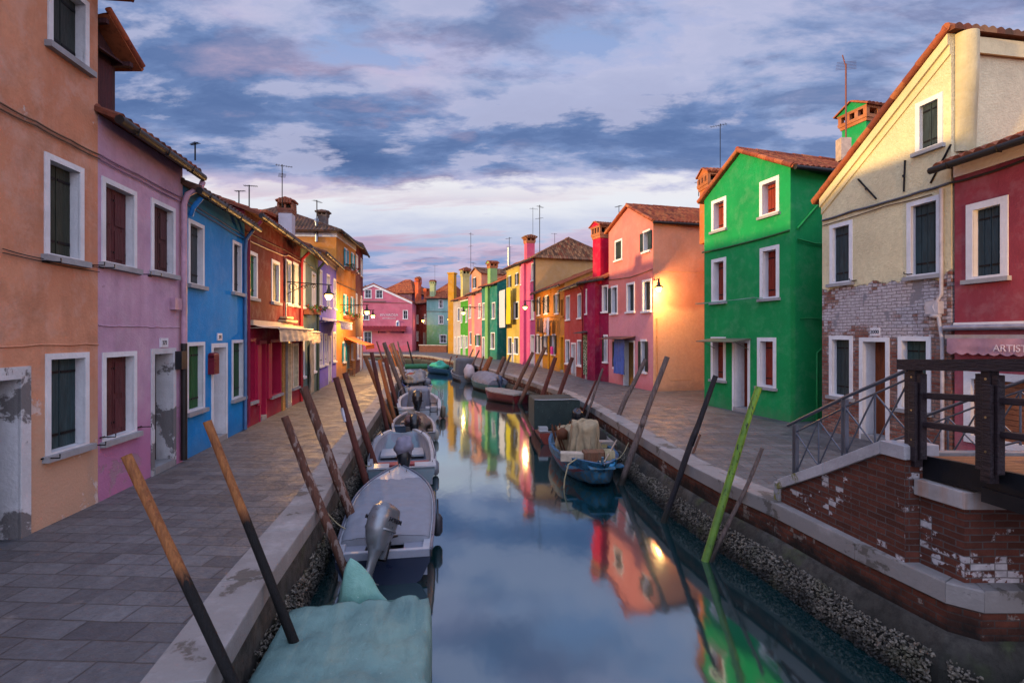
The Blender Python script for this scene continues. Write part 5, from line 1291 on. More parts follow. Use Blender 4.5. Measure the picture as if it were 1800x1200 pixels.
# ---------------------------------------------------------------- STREET LAMPS
BULBS = {}
def bulb_mat(k):
    if k not in BULBS: BULBS[k] = emit('lamp_glow', (1.0, .52, .12), 7.0)
    return BULBS[k]
def lamp(label, P, W_, big=1.0, scroll=True, pw=850.0):
    """P = lamp head, W_ = where the arm meets the wall"""
    P, W_ = V(P), V(W_); T = thing('wall_lamp', label, 'street lamp', tuple(W_), 'lit street lamps on brackets')
    m = MB(); tip = P+V((0, 0, .36*big)); d = (tip-W_); wz = V((W_.x, W_.y, tip.z))
    m.tube([wz, tip+(tip-wz).normalized()*.1], .02*big, 6)
    if scroll:
        dd = (tip-wz); L = dd.length; u = dd/L
        m.tube([wz+V((0, 0, .12)), wz-V((0, 0, .5))], .02*big, 6)
        for (c0, r0, sg) in ((.16, .16, 1), (.45, .12, 1), (.7, .09, 1)):
            c = wz+u*(L*c0*.9+.05)-V((0, 0, r0+.02)); pts = [c+u*math.cos(a*.55)*r0*(1-a/16)+V((0, 0, math.sin(a*.55)*r0*(1-a/16))) for a in range(15)]; m.tube(pts, .013*big, 5)
        m.tube([wz-V((0, 0, .48))+u*L*.03, wz-V((0, 0, .36))+u*L*.12, wz-V((0, 0, .12))+u*L*.4, wz+u*L*.7], .014*big, 5)
    m.build('bracket_arm', IRON, T)
    m = MB(); s = big; m.lathe(P, [(0, .34*s), (.04*s, .33*s), (.045*s, .22*s), (.06*s, .2*s), (.075*s, .1*s), (.19*s, .03*s), (.2*s, 0), (.18*s, 0), (.06*s, .09*s), (0, .1*s)], 14); m.build('lamp_shade', plain('bronze_shade', '3a3020', .5, .4), T)
    m = MB(); m.lathe(P, [(0, .05*s), (.1*s, .04*s), (.13*s, -.01*s), (.135*s, -.06*s), (.11*s, -.12*s), (.05*s, -.17*s), (0, -.18*s)], 12); b_ = m.build('bulb', bulb_mat(1), T)
    ld = bpy.data.lights.new('lamp_light', 'POINT'); ld.energy = pw*.85; ld.color = (1.0, .52, .16); ld.shadow_soft_size = .035*s
    lo = bpy.data.objects.new('lamp_light', ld); COL.objects.link(lo); lo.parent = T; lo.location = (P-ORG[T.name])+V((0, 0, -.24*s))
lamp('lit street lamp on a long scrolled arm from the red shop house', at(578, 518, 18.4), HR.P(HR.sat(499), 3.9, 0), pw=620.0)
q = at(645, 547, 29.5); lamp('lit street lamp on the arm from the amber house', q, V((-9.98, 29.6, 3.9)), 1.05, pw=950.0)
q = at(655.5, 554, 38.8); lamp('small lit street lamp beside the maroon house', q, V((-11.3, 38.6, 4.0)), 1.1)
q = HS.P(HS.L-.05, 0, 0); lamp('lit street lamp glowing on the corner of the salmon house', at(1158, 505, 22.35), V((q.x+.05, q.y, 4.9)), 1.05, False, 520.0)
lamp('lit street lamp on the ochre house arm before the tall pink house', at(923, 539, 38.5), V((2.65, 37.9, 4.9)), 1.2, pw=420.0)
lamp('lit street lamp in front of the small green house', at(814.5, 548.5, 57.0), V((-3.2, 57.4, 5.3)), 1.6, pw=180.0)
lamp('far lit street lamp on the rust house', at(743.5, 562.5, 83), V((-14.2, 86.0, 5.2)), 1.6, False, 110.0)
lamp('far lit street lamp beside the mint house', at(789.5, 560.5, 74), V((-8.7, 73.5, 5.2)), 1.6, False, 110.0)
lamp('street lamp on the raspberry shop house over the footbridge', (8.6, 6.4, 3.9), (9.35, 6.45, 4.2), 1.1, False, 420.0)
# mooring ropes and fenders
ROPE = plain('rope', '8a8064', .9)
def rope(lab, A_, B_, sag=.25, r=.011):
    A_, B_ = V(A_), V(B_); m = MB(); m.tube([A_.lerp(B_, k/12)-V((0, 0, sag*math.sin(math.pi*k/12))) for k in range(13)], r, 5)
    tag(m.build('mooring_rope', ROPE, None, tuple(A_)), lab, 'rope', 'mooring ropes')
rope('slack rope from the silver outboard boat to the peeling pole', (-2.5, 8.2, -.62), (-2.98, 8.25, -.35), .08); rope('rope from the open white boat to the thick peeling pole', (-3.3, 12.4, -.58), (-3.45, 11.5, -.3), .1)
rope('rope from the railed boat to the quay', (-4.6, 21.4, -.5), (-5.1, 21.0, -.2), .1); rope('blue boat stern line to the knotty grey pole', (2.5, 12.4, -.5), (2.85, 12.5, -.1), .1)
def fender(lab, P_, c, r=.09, L_=.4):
    m = MB(); P_ = V(P_); m.lathe(P_, [(0, 0), (r*.6, .02), (r, .08), (r, L_-.08), (r*.6, L_-.02), (.02, L_), (.015, L_+.25)], 12); tag(m.build('boat_fender', gloss_(c), None, tuple(P_)), lab, 'fender', 'fenders hanging on the boats')
def gloss_(c): return plain('fender_'+c, c, .5)
fender('dark fender on the right side of the silver outboard boat', (-1.31, 9.0, -1.02), '23242c'); fender('grey fender on the right side of the open white boat', (-1.97, 13.2, -1.1), '6c6e78')
fender('long brownish fender on the right side of the railed boat', (-3.02, 22.4, -1.1), '5c5448', .12, .55); fender('pale fender on the right side of the small worn boat', (-2.62, 17.6, -1.1), '8c8a84', .1)
# small things on the bank
def chair():
    T = thing('wooden_chair', 'small wooden chair standing by the amber house shop', 'chair', (*uY(615.5, 31.6), 0), rz=.6, local=True)
    WC = wood('chair_wood', '8a5c34', '6a4428')
    m = MB(); m.box((0, 0, .45), .42, .42, .04); m.build('seat', WC, T)
    for x in (-.18, .18):
        for y in (-.18, .18): m = MB(); m.tube([(x*1.1, y*1.1, 0), (x, y, .45)], .02, 6); m.build('leg', WC, T)
    m = MB(); m.tube([(-.18, .19, .45), (-.2, .26, .95)], .02, 6); m.tube([(.18, .19, .45), (.2, .26, .95)], .02, 6)
    for z in (.65, .8, .93): m.box((0, .2+(z-.45)*.14, z), .38, .02, .07)
    m.build('backrest', WC, T)
chair()
GRNL = plain('leaf_green', '2c4a20', .8); FLR = plain('flower_red', '8a2c24', .8)
def leafy(m, c, rx, ry, rz, n, s):
    for i in range(n):
        q = V(c)+V((rnd(-rx, rx), rnd(-ry, ry), rnd(-rz, rz))); a = V((rnd(-1, 1), rnd(-1, 1), rnd(-1, 1))).normalized(); b = a.cross(V((rnd(-1, 1), rnd(-1, 1), rnd(-1, 1)))).normalized(); m.cur = 1 if random.random() < .35 else 0
        m.face([q-a*s, q+b*s*.5, q+a*s, q-b*s*.5])
def flowerbox(x, y, z, L, ex, lab, grp='window boxes with plants'):
    T = thing('flower_box', lab, 'flower box', (x, y, z), grp); m = MB(); m.box((x, y, z+.09), L, .2, .18, ex); m.build('planter', plain('terracotta', '6a3a28', .8), T)
    m = MB(); leafy(m, (x, y, z+.25), L*.42, .14, .12, 90, .07); m.build('plants', [GRNL, FLR], T)
AH = [o for o in COL.objects if o.name == 'amber_house'][0]
def fb(A, B, u, v, L, lab):
    e_ = (B-A).normalized(); k = (u-CX)/F; s_ = (k*A.y-A.x)/(e_.x-k*e_.y); q = A+e_*s_; n_ = V((e_.y, -e_.x)); n_ = -n_ if n_.dot(q) > 0 else n_
    z = EZ+(HZ-v)/F*q.y; q = q+n_*.15; flowerbox(q.x, q.y, z, L, (e_.x, e_.y, 0), lab)
fb(L45, L56, 535.5, 553, 1.0, 'terracotta window box left on the grey green house'); fb(L45, L56, 551, 553, 1.0, 'terracotta window box right on the grey green house')
fb(L67, L78, 607.5, 475, .9, 'window box under the upper left turquoise window'); fb(L67, L78, 619.5, 482, .9, 'window box under the upper right turquoise window')
fb(L67, L78, 606.5, 560, .9, 'window box under the first floor left turquoise window'); fb(L67, L78, 618.5, 562, .9, 'window box under the first floor right turquoise window')
fb(A8, A7, 834.5, 519, 1.2, 'flower box with red blooms under the peach attic window')
# dormer on the lilac house
T = thing('wooden_dormer', 'dark brown wooden dormer with tiled gable on the lilac house roof', 'dormer', (-6.4, 7.9, 5.9))
DW = wood('dormer_wood', '4a2a2c', '3a2226'); x0 = -6.42
m = MB(); m.bx((x0, 7.72, 5.86), (-2.6, 0, 0), (0, .56, 0), (0, 0, 1.08)); m.build('walls', DW, T)
m = MB(); m.bx((x0+.002, 7.74, 5.98), (.03, 0, 0), (0, .44, 0), (0, 0, .82)); m.bx((x0+.03, 7.8, 6.05), (.012, 0, 0), (0, .3, 0), (0, 0, .68)); m.build('window', wood('dormer_shutter', '4c2428', '3c1c22'), T)
m = MB(); m.face([(x0+.05, 7.72, 6.90), (x0+.05, 8.32, 6.90), (x0+.05, 7.72, 7.34)]); m.face([(x0-2.6, 7.72, 6.93), (x0-2.6, 7.72, 7.34), (x0-2.6, 8.32, 6.93)]); m.bx((x0+.2, 7.72, 6.84), (-.15, 0, .06), (0, .66, 0), (0, 0, .03)); m.bx((x0+.3, 8.2, 6.82), (-2.6, 0, 0), (0, .07, 0), (0, 0, .07)); m.bx((x0+.3, 7.72, 7.22), (-2.6, 0, 0), (0, .06, 0), (0, 0, .07)); m.build('gable', DW, T)
m = MB()
up = V((0, -.70, .50)).normalized(); roof_slope(m, V((x0+.34, 8.42, 6.84)), (-1, 0, 0), up, 3, .86); ridge_caps(m, V((x0+.34, 8.42, 6.92)), V((x0+.34, 8.42, 6.92))+up*.86, .05)
m.build('roof', TILE_R, T)
antenna(HL.r, at(343, 282, 11.2), .38, 2.6)
# ---------------------------------------------------------------- BOATS (local frame: x forward, y left, z up, 0 = waterline)
def fw_(t, st, p=2.4, mx=.42, bow=.02):
    if t < mx: return st+(1-st)*math.sin(math.pi/2*t/mx)
    return max(bow, 1-(1-bow)*((t-mx)/(1-mx))**p)
def boat_root(name, label, stern, bow, group='boats moored along the canal'):
    s, b = V(stern), V(bow); rz = math.atan2(b.y-s.y, b.x-s.x)
    return thing(name, label, 'boat', (s.x, s.y, WZ), group, rz, True), (b-s).length
def gloss(name, c, r=.35, var=.12, peel=None):
    if name in MATS: return MATS[name]
    t = NT(name); p = t.n('TexCoord').outputs['Object']; c = lin(c)
    col = t.mix(t.ramp(t.noise(p, 2.5, 6), .3, .7), c, tuple(x*(1-var) for x in c[:3])+(1,))
    col = t.mix(t.ramp(t.noise(p, 16, 6, .7), .5, .75, 0, .3), col, tuple(x*.5 for x in c[:3])+(1,))
    if peel: col = t.mix(t.ramp(t.noise(t.map(p, (1.2, 3, 3)), 4, 7, .65), .5, .55), col, lin(peel))
    MATS[name] = t.out(col, t.ramp(t.noise(p, 5, 5), .3, .7, r-.05, r+.2), t.bump(t.noise(p, 30, 3), .08 if not peel else .4, .01), 0, .5); return MATS[name]
def hull(T, L, B, H, bowH, st=.85, mats=None, p=2.4, bow=.03, draft=.12, floor=.02, gun=.08, N=22, flare=.9, rake=.12, deck=0, transom_h=None):
    """outer hull, gunwale and inside in one loft; mats = (outside, gunwale, inside)"""
    secs = []
    for i in range(N+1):
        t = i/N; w = B/2*fw_(t, st, p, .42, bow); z = H+(bowH-H)*t**2.2
        if transom_h and t < .06: pass
        kz = -draft+(z+draft)*.85*max(0, (t-.82)/.18)**2
        x = L*t; fx = lambda zz: x-rake*L*.5*max(0, t-.6)/.4*(1-(zz+draft)/(z+draft))
        g = min(gun, w*.6); wi = max(w-g, .005); fl = max(floor, kz+.04)
        outer = [(fx(kz), 0.0, kz), (fx(kz+.03), w*.55*flare, kz+.05), (fx(.05), w*.86*flare, max(.03, kz+.1)), (fx(z*.6), w*.97, z*.62), (x, w, z)]
        inner = [(x, wi, z+.004), (x-.01, wi-.012, z-.05), (min(x, L-.25), wi*.9, fl+.02), (min(x, L-.3), 0.0, fl)]
        secs.append((outer, inner))
    m = MB()
    def loft(get, cur, sm=True):
        m.cur = cur
        for sg in (1, -1):
            rows = [[V((a, b*sg, c)) for a, b, c in get(s)] for s in secs]; n = len(rows[0]); vs = [q for r in rows for q in r]
            fs = []
            for i in range(N):
                for j in range(n-1):
                    q = (i*n+j, i*n+j+1, (i+1)*n+j+1, (i+1)*n+j); fs.append(q[::-1] if sg > 0 else q)
            m.idx(vs, fs, sm)
    loft(lambda s: s[0], 0); loft(lambda s: [s[0][-1], s[1][0], s[1][1]], 1, False); loft(lambda s: s[1][1:], 2)
    o = secs[0][0]; inn = secs[0][1]; m.cur = 0
    m.face([V((a, b, c)) for a, b, c in o]+[V((a, -b, c)) for a, b, c in reversed(o[1:])])
    # stern: transom top and its inside face
    z = o[-1][2]; w = o[-1][1]; m.cur = 1
    m.bx((0, -w+.01, z-.05), (.07, 0, 0), (0, 2*w-.02, 0), (0, 0, .056)); m.cur = 2; m.bx((.012, -w*.92, inn[-1][2]), (.05, 0, 0), (0, 1.84*w, 0), (0, 0, z-.06-inn[-1][2]))
    m.cur = 0
    hb = m.build('hull', mats, T)
    if deck:
        d = MB(); k0 = int(N*(1-deck))
        rows = []
        for i in range(k0, N+1):
            x, w, z = secs[i][0][-1]; wi = secs[i][1][0][1]
            rows.append([V((x, wi*j/4, z+.008+.05*(1-(j/4)**2)*min(1, B))) for j in range(-4, 5)])
        n = 9; vs = [q for r in rows for q in r]; d.idx(vs, [(i*n+j, (i+1)*n+j, (i+1)*n+j+1, i*n+j+1) for i in range(len(rows)-1) for j in range(n-1)], True)
        r0 = rows[0]; d.face([r0[0], r0[-1]]+[q for q in reversed(r0[1:-1])]); d.face([r0[0]-V((0, 0, .12)), r0[-1]-V((0, 0, .12)), r0[-1], r0[0]])
        d.build('foredeck', mats[1], T)
    return secs
def cover(T, secs, t0, t1, rise, mat, drop=.12, sag=0.0, seed=0, over=.03, name='cover', wr=.02, flat=1.0, ridge=0, mx=1.0):
    N = len(secs)-1
    m = MB()
    def at_t(t):
        i = min(N-1, int(t*N)); f = t*N-i; a, b = secs[i][0][-1], secs[i+1][0][-1]; return [a[k]+(b[k]-a[k])*f for k in range(3)]
    def fn(a, b):
        t = t0+(t1-t0)*a; x, w, z = at_t(t); s = (b-.5)*2*1.16; w = w+over
        if abs(s) <= 1:
            y = s*w; h = rise*(math.cos(s*math.pi/2)**(.6*flat) if not ridge else (1-abs(s)))*math.sin(math.pi*min(1, max(0, .08+a*.92)))**.5 if rise else 0
            h -= sag*(1-s*s)*math.sin(a*math.pi*3)**2; zz = z+.02+h
        else: y = math.copysign(w+.01*(abs(s)-1)*5, s); zz = z+.02-drop*(abs(s)-1)/.16
        k = noise.noise(V((x*1.7, s*2.2, seed)))*wr-(abs(noise.noise(V((x*.9+s*1.2, s*1.4-x*.4, seed+3))))<.045)*0-wr*1.2*max(0, .12-abs(noise.noise(V((x*1.0+s*1.1, s*1.2-x*.5, seed+3)))))*8+noise.noise(V((x*6, s*3, seed+9)))*wr*.5+noise.noise(V((x*1.1, s*9, seed+5)))*wr*.35
        return V((x, y+k*.5, zz+k))
    m.grid(fn, 48, 36)
    # ends hang down
    for a in (0, 1):
        def fe(p, q, a=a): v = fn(a, p); zz = at_t(t0 if a == 0 else t1)[2]-drop*1.1; return V((v.x+((-.015-.02*q) if a == 0 else .015), v.y, v.z*(1-q)+min(v.z, zz)*q))
        m.grid(fe, 24, 3)
    return m.build(name, mat, T)
def outboard(T, x, y, s, c1, c2, tilt=0.0, covermat=None, text=False, yaw=0.0, z=.35):
    base = len(COL.objects); M = Matrix.Translation((x, y, z)) @ Matrix.Rotation(yaw, 4, 'Z') @ Matrix.Rotation(tilt, 4, 'Y') @ Matrix.Scale(s, 4)
    m = MB()
    def cowl(a, b):
        th = 2*math.pi*a
        prof = [(0, .72, 0, .0), (.12, .72, .02, .55), (.3, .66, .02, .92), (.5, .5, 0, 1.06), (.72, .3, -.02, 1.0), (.88, .12, -.02, .78), (1, .0, .0, .58)]
        k = b; i = 0
        while i < len(prof)-2 and prof[i+1][0] < k: i += 1
        A, B_ = prof[i], prof[i+1]; f = min(1, max(0, (k-A[0])/(B_[0]-A[0]))); f2 = f
        zz = A[1]+(B_[1]-A[1])*f2; ox = A[2]+(B_[2]-A[2])*f2; r = A[3]+(B_[3]-A[3])*f2
        cx_, cy_ = math.cos(th), math.sin(th); e = .8
        px = math.copysign(abs(cx_)**e, cx_)*.30*r; py = math.copysign(abs(cy_)**e, cy_)*.2*r
        return V((px-.1+ox, py, zz+.03*math.cos(th)*(-1)*(k < .2)))
    m.grid(cowl, 28, 20); m.cur = 1
    m.tube([(-.12, 0, .30), (-.119, 0, .325)], .262, 24)
    m.xf(M); cw = m.build('cowl', [covermat or c1, c2], None)
    cw.name = 'outboard_motor'; cw.parent = T; ORG[cw.name] = V((0, 0, 0))
    m = MB()
    def leg(a, b):
        th = 2*math.pi*a; zz = .05-b*.75; r = [1.0, .62, .5, .5, .48, .5][min(5, int(b*5))]
        r2 = [1.0, .62, .5, .5, .48, .5][min(5, int(b*5)+1)]; r = r+(r2-r)*(b*5-int(b*5))
        return V((math.cos(th)*.2*r-.12, math.sin(th)*.11*r, zz))
    m.grid(leg, 16, 12); m.bx((-.36, -.12, -.5), (.42, 0, 0), (0, .24, 0), (0, 0, .02)); m.tube([(-.36, 0, -.66), (-.3, 0, -.66), (.02, 0, -.66), (.12, 0, -.66)], [.035, .055, .055, .012], 10)
    m.bx((-.2, -.012, -.9), (.2, 0, 0), (0, .024, 0), (0, 0, .25)); m.bx((.03, -.1, -.12), (.1, 0, 0), (0, .2, 0), (0, 0, .3)); m.xf(M); m.build('motor_leg', c1, cw)
    m = MB()
    for k in range(3):
        a = k*2.094; c_, s_ = math.cos(a), math.sin(a); e1 = V((0, c_, s_)); e2 = V((0, -s_, c_)); o_ = V((-.38, 0, -.66)); m.face([o_+e1*.03-e2*.02, o_+e1*.1-e2*.07+V((.02, 0, 0)), o_+e1*.14+V((-.02, 0, 0)), o_+e1*.1+e2*.06+V((-.04, 0, 0)), o_+e1*.03+e2*.02+V((-.02, 0, 0))])
    m.tube([(-.42, 0, -.66), (-.34, 0, -.66)], [.02, .035], 8); m.xf(M); m.build('propeller', plain('propeller_metal', '8a8c92', .35, .8), cw)
    m = MB(); m.bx((.1, -.1, -.15), (.06, 0, 0), (0, .2, 0), (0, 0, .32)); m.tube([(.1, 0, .2), (.5, .02, .3)], [.025, .02], 8); m.xf(M); m.build('mounting_bracket', IRON, cw)
    if text:
        for sg in (-1, 1):
            r_ = (M.to_3x3() @ V((-1*sg*-1 if 0 else (sg), 0, -.25))).normalized(); u_ = (M.to_3x3() @ V((0, -sg*.3, 1))).normalized(); r_ = (r_-u_*r_.dot(u_)).normalized()
            pt = M @ V((-.26 if sg > 0 else .06, -sg*.192, .45))
            textmesh('HONDA', .1*s, pt, r_, u_, INK, cw, depth=.01)
    return cw
def cleats(T, pts, mat=STEEL):
    for p in pts: m = MB(); m.tube([V(p)+V((-.06, 0, .03)), V(p)+V((.06, 0, .03))], .01, 6); m.tube([V(p), V(p)+V((0, 0, .03))], .012, 6); m.build('cleat', mat, T)
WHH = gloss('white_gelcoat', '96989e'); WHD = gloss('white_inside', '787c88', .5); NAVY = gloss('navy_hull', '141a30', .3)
BLK = gloss('black_cowl', '14161c', .25); SIL = plain('silver_cowl', '73777c', .32, .55, .12); GRYC = plain('grey_canvas', '72767f', .9, var=.1, bump=.3); 
SG = gloss('green_hull', '1c4a44', .4); 
def tarp(name, c, c2):
    t = NT(name); p = t.n('TexCoord').outputs['Object']; col = t.mix(t.ramp(t.noise(p, 1.2, 6, .6), .35, .65), lin(c), lin(c2)); col = t.mix(t.ramp(t.noise(p, 26, 5, .75), .66, .7), col, lin('a8b4b0')); col = t.mix(t.ramp(t.noise(t.map(p, (.6, 2.5, 1), (0, 0, .3)), 2.0, 8, .7), .52, .70, 0, .5), col, tuple(x*.5 for x in lin(c2)[:3])+(1,))
    col = t.mix(t.ramp(t.noise(p, 5, 6, .6), .5, .8, 0, .4), col, tuple(x*.6 for x in lin(c)[:3])+(1,)); return t.out(col, .7, t.bump(t.math('ADD', t.noise(p, 90, 2), t.math('MULTIPLY', t.noise(t.map(p, (1, 1.8, 1), (0, 0, .5)), 4.5, 5, .6, .8), 5.0)), .45, .012), 0, .35)
TG = tarp('green_tarpaulin', '6c8a82', '567370')
# 1 nearest: boat under a green tarpaulin, its outboard hooded in green too
T, L = boat_root('covered_boat', 'boat fully covered by a pale green tarpaulin, nearest the camera', (-1.72, 5.85), (-1.02, 1.2))
s = hull(T, L, 1.50, .5, .62, .98, (SG, SG, SG), p=3); cover(T, s, -.0, .97, .13, TG, .5, .045, 2, .05, 'tarpaulin', .04, .3)
T = thing('motor_hood', 'green pointed canvas hood over the tilted outboard of the tarpaulin boat', 'motor hood', (-1.78, 6.15, -.7))
m = MB()
def hood(a, b):
    th = 2*math.pi*a; r = (1-b)**.7; z = -.95+.80*b
    w = 1+.12*math.sin(th*3+1)+.08*noise.noise(V((math.cos(th)*2, math.sin(th)*2, b*3)))*2
    return V((-1.76+.36*r*w*math.cos(th)-.17*b, 6.12+.22*r*w*math.sin(th)+.0*b, z+.16*math.sin(th+.6)*r*.3))
m.grid(hood, 32, 14); m.build('hood', tarp('green_canvas_hood', '78a196', '54877a'), T)
# 2 white boat with grey canvas and a silver outboard
T, L = boat_root('white_motorboat', 'white motorboat with grey canvas cover and silver outboard behind the tarpaulin boat', (-1.86, 7.4), (-2.58, 11.75))
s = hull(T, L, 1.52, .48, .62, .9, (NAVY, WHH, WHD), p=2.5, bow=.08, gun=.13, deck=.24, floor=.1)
m = MB(); m.box((.0, 0, .43), .03, 1.32, .1)
for sg in (-1, 1): m.bx((.03, sg*.28 if sg > 0 else -.62, .4), (.42, 0, 0), (0, .34, 0), (0, 0, .05))
m.build('stern_bench', WHD, T)
cover(T, s, .09, .79, .12, GRYC, .05, .015, 5, -.05, 'canvas_cover', .015, .6)
m = MB(); m.tube([(L*t-.0, y*.5*1.52*.995*fw_(t, .9, 2.5, .42, .08), .48+.14*t**2.2+.01) for y in (1,) for t in [k/20 for k in range(21)]], .022, 6); m.tube([(L*t, -.5*1.52*.995*fw_(t, .9, 2.5, .42, .08), .48+.14*t**2.2+.01) for t in [k/20 for k in range(21)]], .022, 6); m.build('rubbing_strake', gloss('grey_rubber', '5a5e6c', .5), T)
m = MB(); m.bx((L*.83, -.025, .625), (L*.13, 0, .03), (0, .05, 0), (0, 0, .008)); m.build('deck_stripe', gloss('cream_stripe', 'b4b0a8'), T)
cleats(T, [(L*.95, 0, .66), (L*.86, .18, .64), (L*.86, -.18, .64), (.5, .7, .5), (.5, -.7, .5)])
outboard(T, -.14, .05, .86, SIL, SIL, .5, text=True, yaw=-.5, z=.56)
# 3 open white boat, red thwart, hooded motor
T, L = boat_root('open_white_boat', 'open white boat with a red seat and half hooded outboard', (-2.58, 12.0), (-3.42, 16.0))
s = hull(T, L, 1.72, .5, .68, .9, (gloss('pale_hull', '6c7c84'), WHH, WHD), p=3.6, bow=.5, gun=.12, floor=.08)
m = MB(); m.bx((.95, -.68, .3), (.35, 0, 0), (0, 1.36, 0), (0, 0, .05)); m.build('seat', plain('red_seat', '7c2c34', .6), T)
m = MB(); m.bx((.05, .3, .42), (.4, 0, 0), (0, .5, 0), (0, 0, .1)); m.build('stern_locker', WHH, T); m = MB(); m.bx((.05, -.8, .42), (.4, 0, 0), (0, .5, 0), (0, 0, .1)); m.build('stern_locker', WHH, T); m = MB(); m.bx((2.5, -.6, .18), (.9, 0, 0), (0, 1.2, 0), (0, 0, .06)); m.build('bow_platform', WHH, T)
for sg in (-1, 1): m = MB(); m.tube([(.8, sg*.8, .5), (1.0, sg*.8, .64), (2.6, sg*.78, .7), (3.4, sg*.62, .76), (3.6, sg*.55, .62)], .014, 6); m.build('grab_rail', STEEL, T)
outboard(T, -.02, -.05, .85, BLK, BLK, .15, None, z=.5)
m = MB(); m.blob((-.08, -.05, 1.0), .28, .22, .26, 3, .12, 20, 14); m.build('motor_hood', plain('grey_hood', '6e6a78', .9), T)
cleats(T, [(.3, .72, .54), (.3, -.72, .54)])
# 4 work boat full of gear with brown cowl
T, L = boat_root('work_boat', 'small worn white boat crammed with gear, brown cloth over its motor', (-3.15, 16.6), (-4.0, 20.4))
s = hull(T, L, 1.5, .45, .6, .88, (gloss('worn_hull', '6e6c6c', .5), gloss('worn_white', '84848a', .5), plain('worn_inside', '4a4644', .8)), p=2.4, bow=.25, floor=.06)
outboard(T, .0, .02, .8, BLK, BLK, .3, z=.45)
m = MB(); m.blob((.15, .06, .82), .34, .26, .2, 8, .2, 20, 12); m.build('motor_cloth', plain('brown_cloth', '4c3a40', .9), T)
def heap(name, lab, cat, c, rx, ry, h, mat, seed=0, folds=7, grp=None):
    c = V(c); m = MB()
    def fn(a, b):
        th = 2*math.pi*a; r = (1-b**2.2)**.5*(1+.1*math.sin(th*folds+seed)*(1-b)+.35*noise.noise(V((math.cos(th)*1.5, math.sin(th)*1.5, b*2+seed))))
        return c+V((math.cos(th)*rx*r, math.sin(th)*ry*r, h*b*(1+.25*noise.noise(V((math.cos(th), math.sin(th), seed+b)))))) 
    m.grid(fn, 40, 14); return tag(m.build(name, mat, None, c), lab, cat, grp)
BGE = plain('beige_cloth', '7c6c5c', .95, bump=.4)
heap('net_heap', 'brown heap of nets in the small worn white boat', 'net', (-3.55, 19.0, -.95), .62, .8, .52, plain('net_brown', '5c4c44', .95, bump=.5), 3, 9)
for k, (x, y, z, a) in enumerate(((-3.85, 17.6, -.75, .3), (-3.75, 18.2, -.72, .1))):
    m = MB(); m.box((x, y, z), .35, .3, .3, (math.cos(a), math.sin(a), 0)); m.box((x, y, z+.16), .38, .33, .03, (math.cos(a), math.sin(a), 0)); tag(m.build('plastic_crate', plain('crate_%d' % k, ('3a4a5c', '5c5450')[k], .6), None, (x, y, z-.15)), ('bluish lidded crate at the stern of the small worn boat', 'grey lidded crate ahead of the bluish one in the worn boat')[k], 'crate')
m = MB(); m.tube([(-3.0, 16.9, -.45), (-3.2, 18.0, -.42)], .1, 10); m.tube([(-2.72, 17.0, -.6), (-2.7, 17.0, -1.1)], .09, 10); tag(m.build('rolled_mat', plain('roll_beige', '6c5c4c', .9), None, (-3.1, 17.4, -.5)), 'beige rolled mat on the side of the worn boat', 'roll')
# 5 white boat with rails and grey cabin cover
T, L = boat_root('railed_boat', 'white boat with bow rails and a grey shrouded console', (-3.82, 21.2), (-4.95, 27.0))
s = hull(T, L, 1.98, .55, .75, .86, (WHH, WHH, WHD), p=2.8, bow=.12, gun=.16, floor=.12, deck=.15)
m = MB()
def cons(a, b):
    th = 2*math.pi*a; e = .45; cx_, cy_ = math.cos(th), math.sin(th); r = min(1, (1-b)*6)**.5 if b > .83 else 1
    f = 1+.05*noise.noise(V((cx_*3, cy_*3, b*3)))*2
    return V((2.7+math.copysign(abs(cx_)**e, cx_)*.75*f*r, math.copysign(abs(cy_)**e, cy_)*(.55-.1*b)*f*r, .15+1.05*min(b*1.15, 1)))
m.grid(cons, 32, 16); m.build('console_cover', tarp('grey_shroud', '5f6878', '505868'), T)
for sg in (-1, 1): m = MB(); m.tube([(3.2, sg*.93, .62), (3.3, sg*.93, .95), (4.3, sg*.8, 1.02), (5.2, sg*.5, 1.08), (5.4, sg*.38, .8)], .018, 6); m.tube([(4.2, sg*.8, .65), (4.3, sg*.8, 1.0)], .014, 6); m.build('bow_rail', STEEL, T)
m = MB(); m.bx((.1, .25, .5), (.6, 0, 0), (0, .6, 0), (0, 0, .08)); m.bx((.1, -.85, .5), (.6, 0, 0), (0, .6, 0), (0, 0, .08)); m.build('stern_bench', WHH, T)
m = MB()
for y in (-.72, -.42): m.tube([(-.02, y, .3), (-.02, y, .95), (.3, y, .95)], .016, 6)
for z in (.45, .62, .8): m.tube([(-.02, -.72, z), (-.02, -.42, z)], .016, 6)
m.build('boarding_ladder', IRON, T); outboard(T, -.05, .1, 1.0, BLK, BLK, .1, z=.6)
# 6 blue edged boat with gear; 7 boats behind
T, L = boat_root('blue_edged_boat', 'white boat with blue trim heaped with grey covers', (-5.75, 31.5), (-7.1, 36.5))
s = hull(T, L, 1.9, .5, .7, .9, (WHH, gloss('blue_trim', '1c4a8a'), WHD), p=2.6, bow=.2, gun=.14)
m = MB(); m.blob((1.2, .1, .7), .9, .6, .45, 3, .3, 22, 14); m.blob((2.6, -.2, .8), .9, .5, .5, 7, .3, 22, 14); m.blob((1.0, -.6, .6), .3, .3, .3, 9, .2); m.build('gear_cover', tarp('grey_shroud2', '6a7078', '4a5460'), T)
T, L = boat_root('red_dinghy', 'small red and white boat behind the heaped boat on the left', (-7.0, 38.5), (-8.4, 42.5)); s = hull(T, L, 1.5, .45, .6, .88, (gloss('red_hull', '7c2420'), WHH, gloss('red_inside', '8a3024')), p=2.4, bow=.2); cleats(T, [(2, .6, .5)])
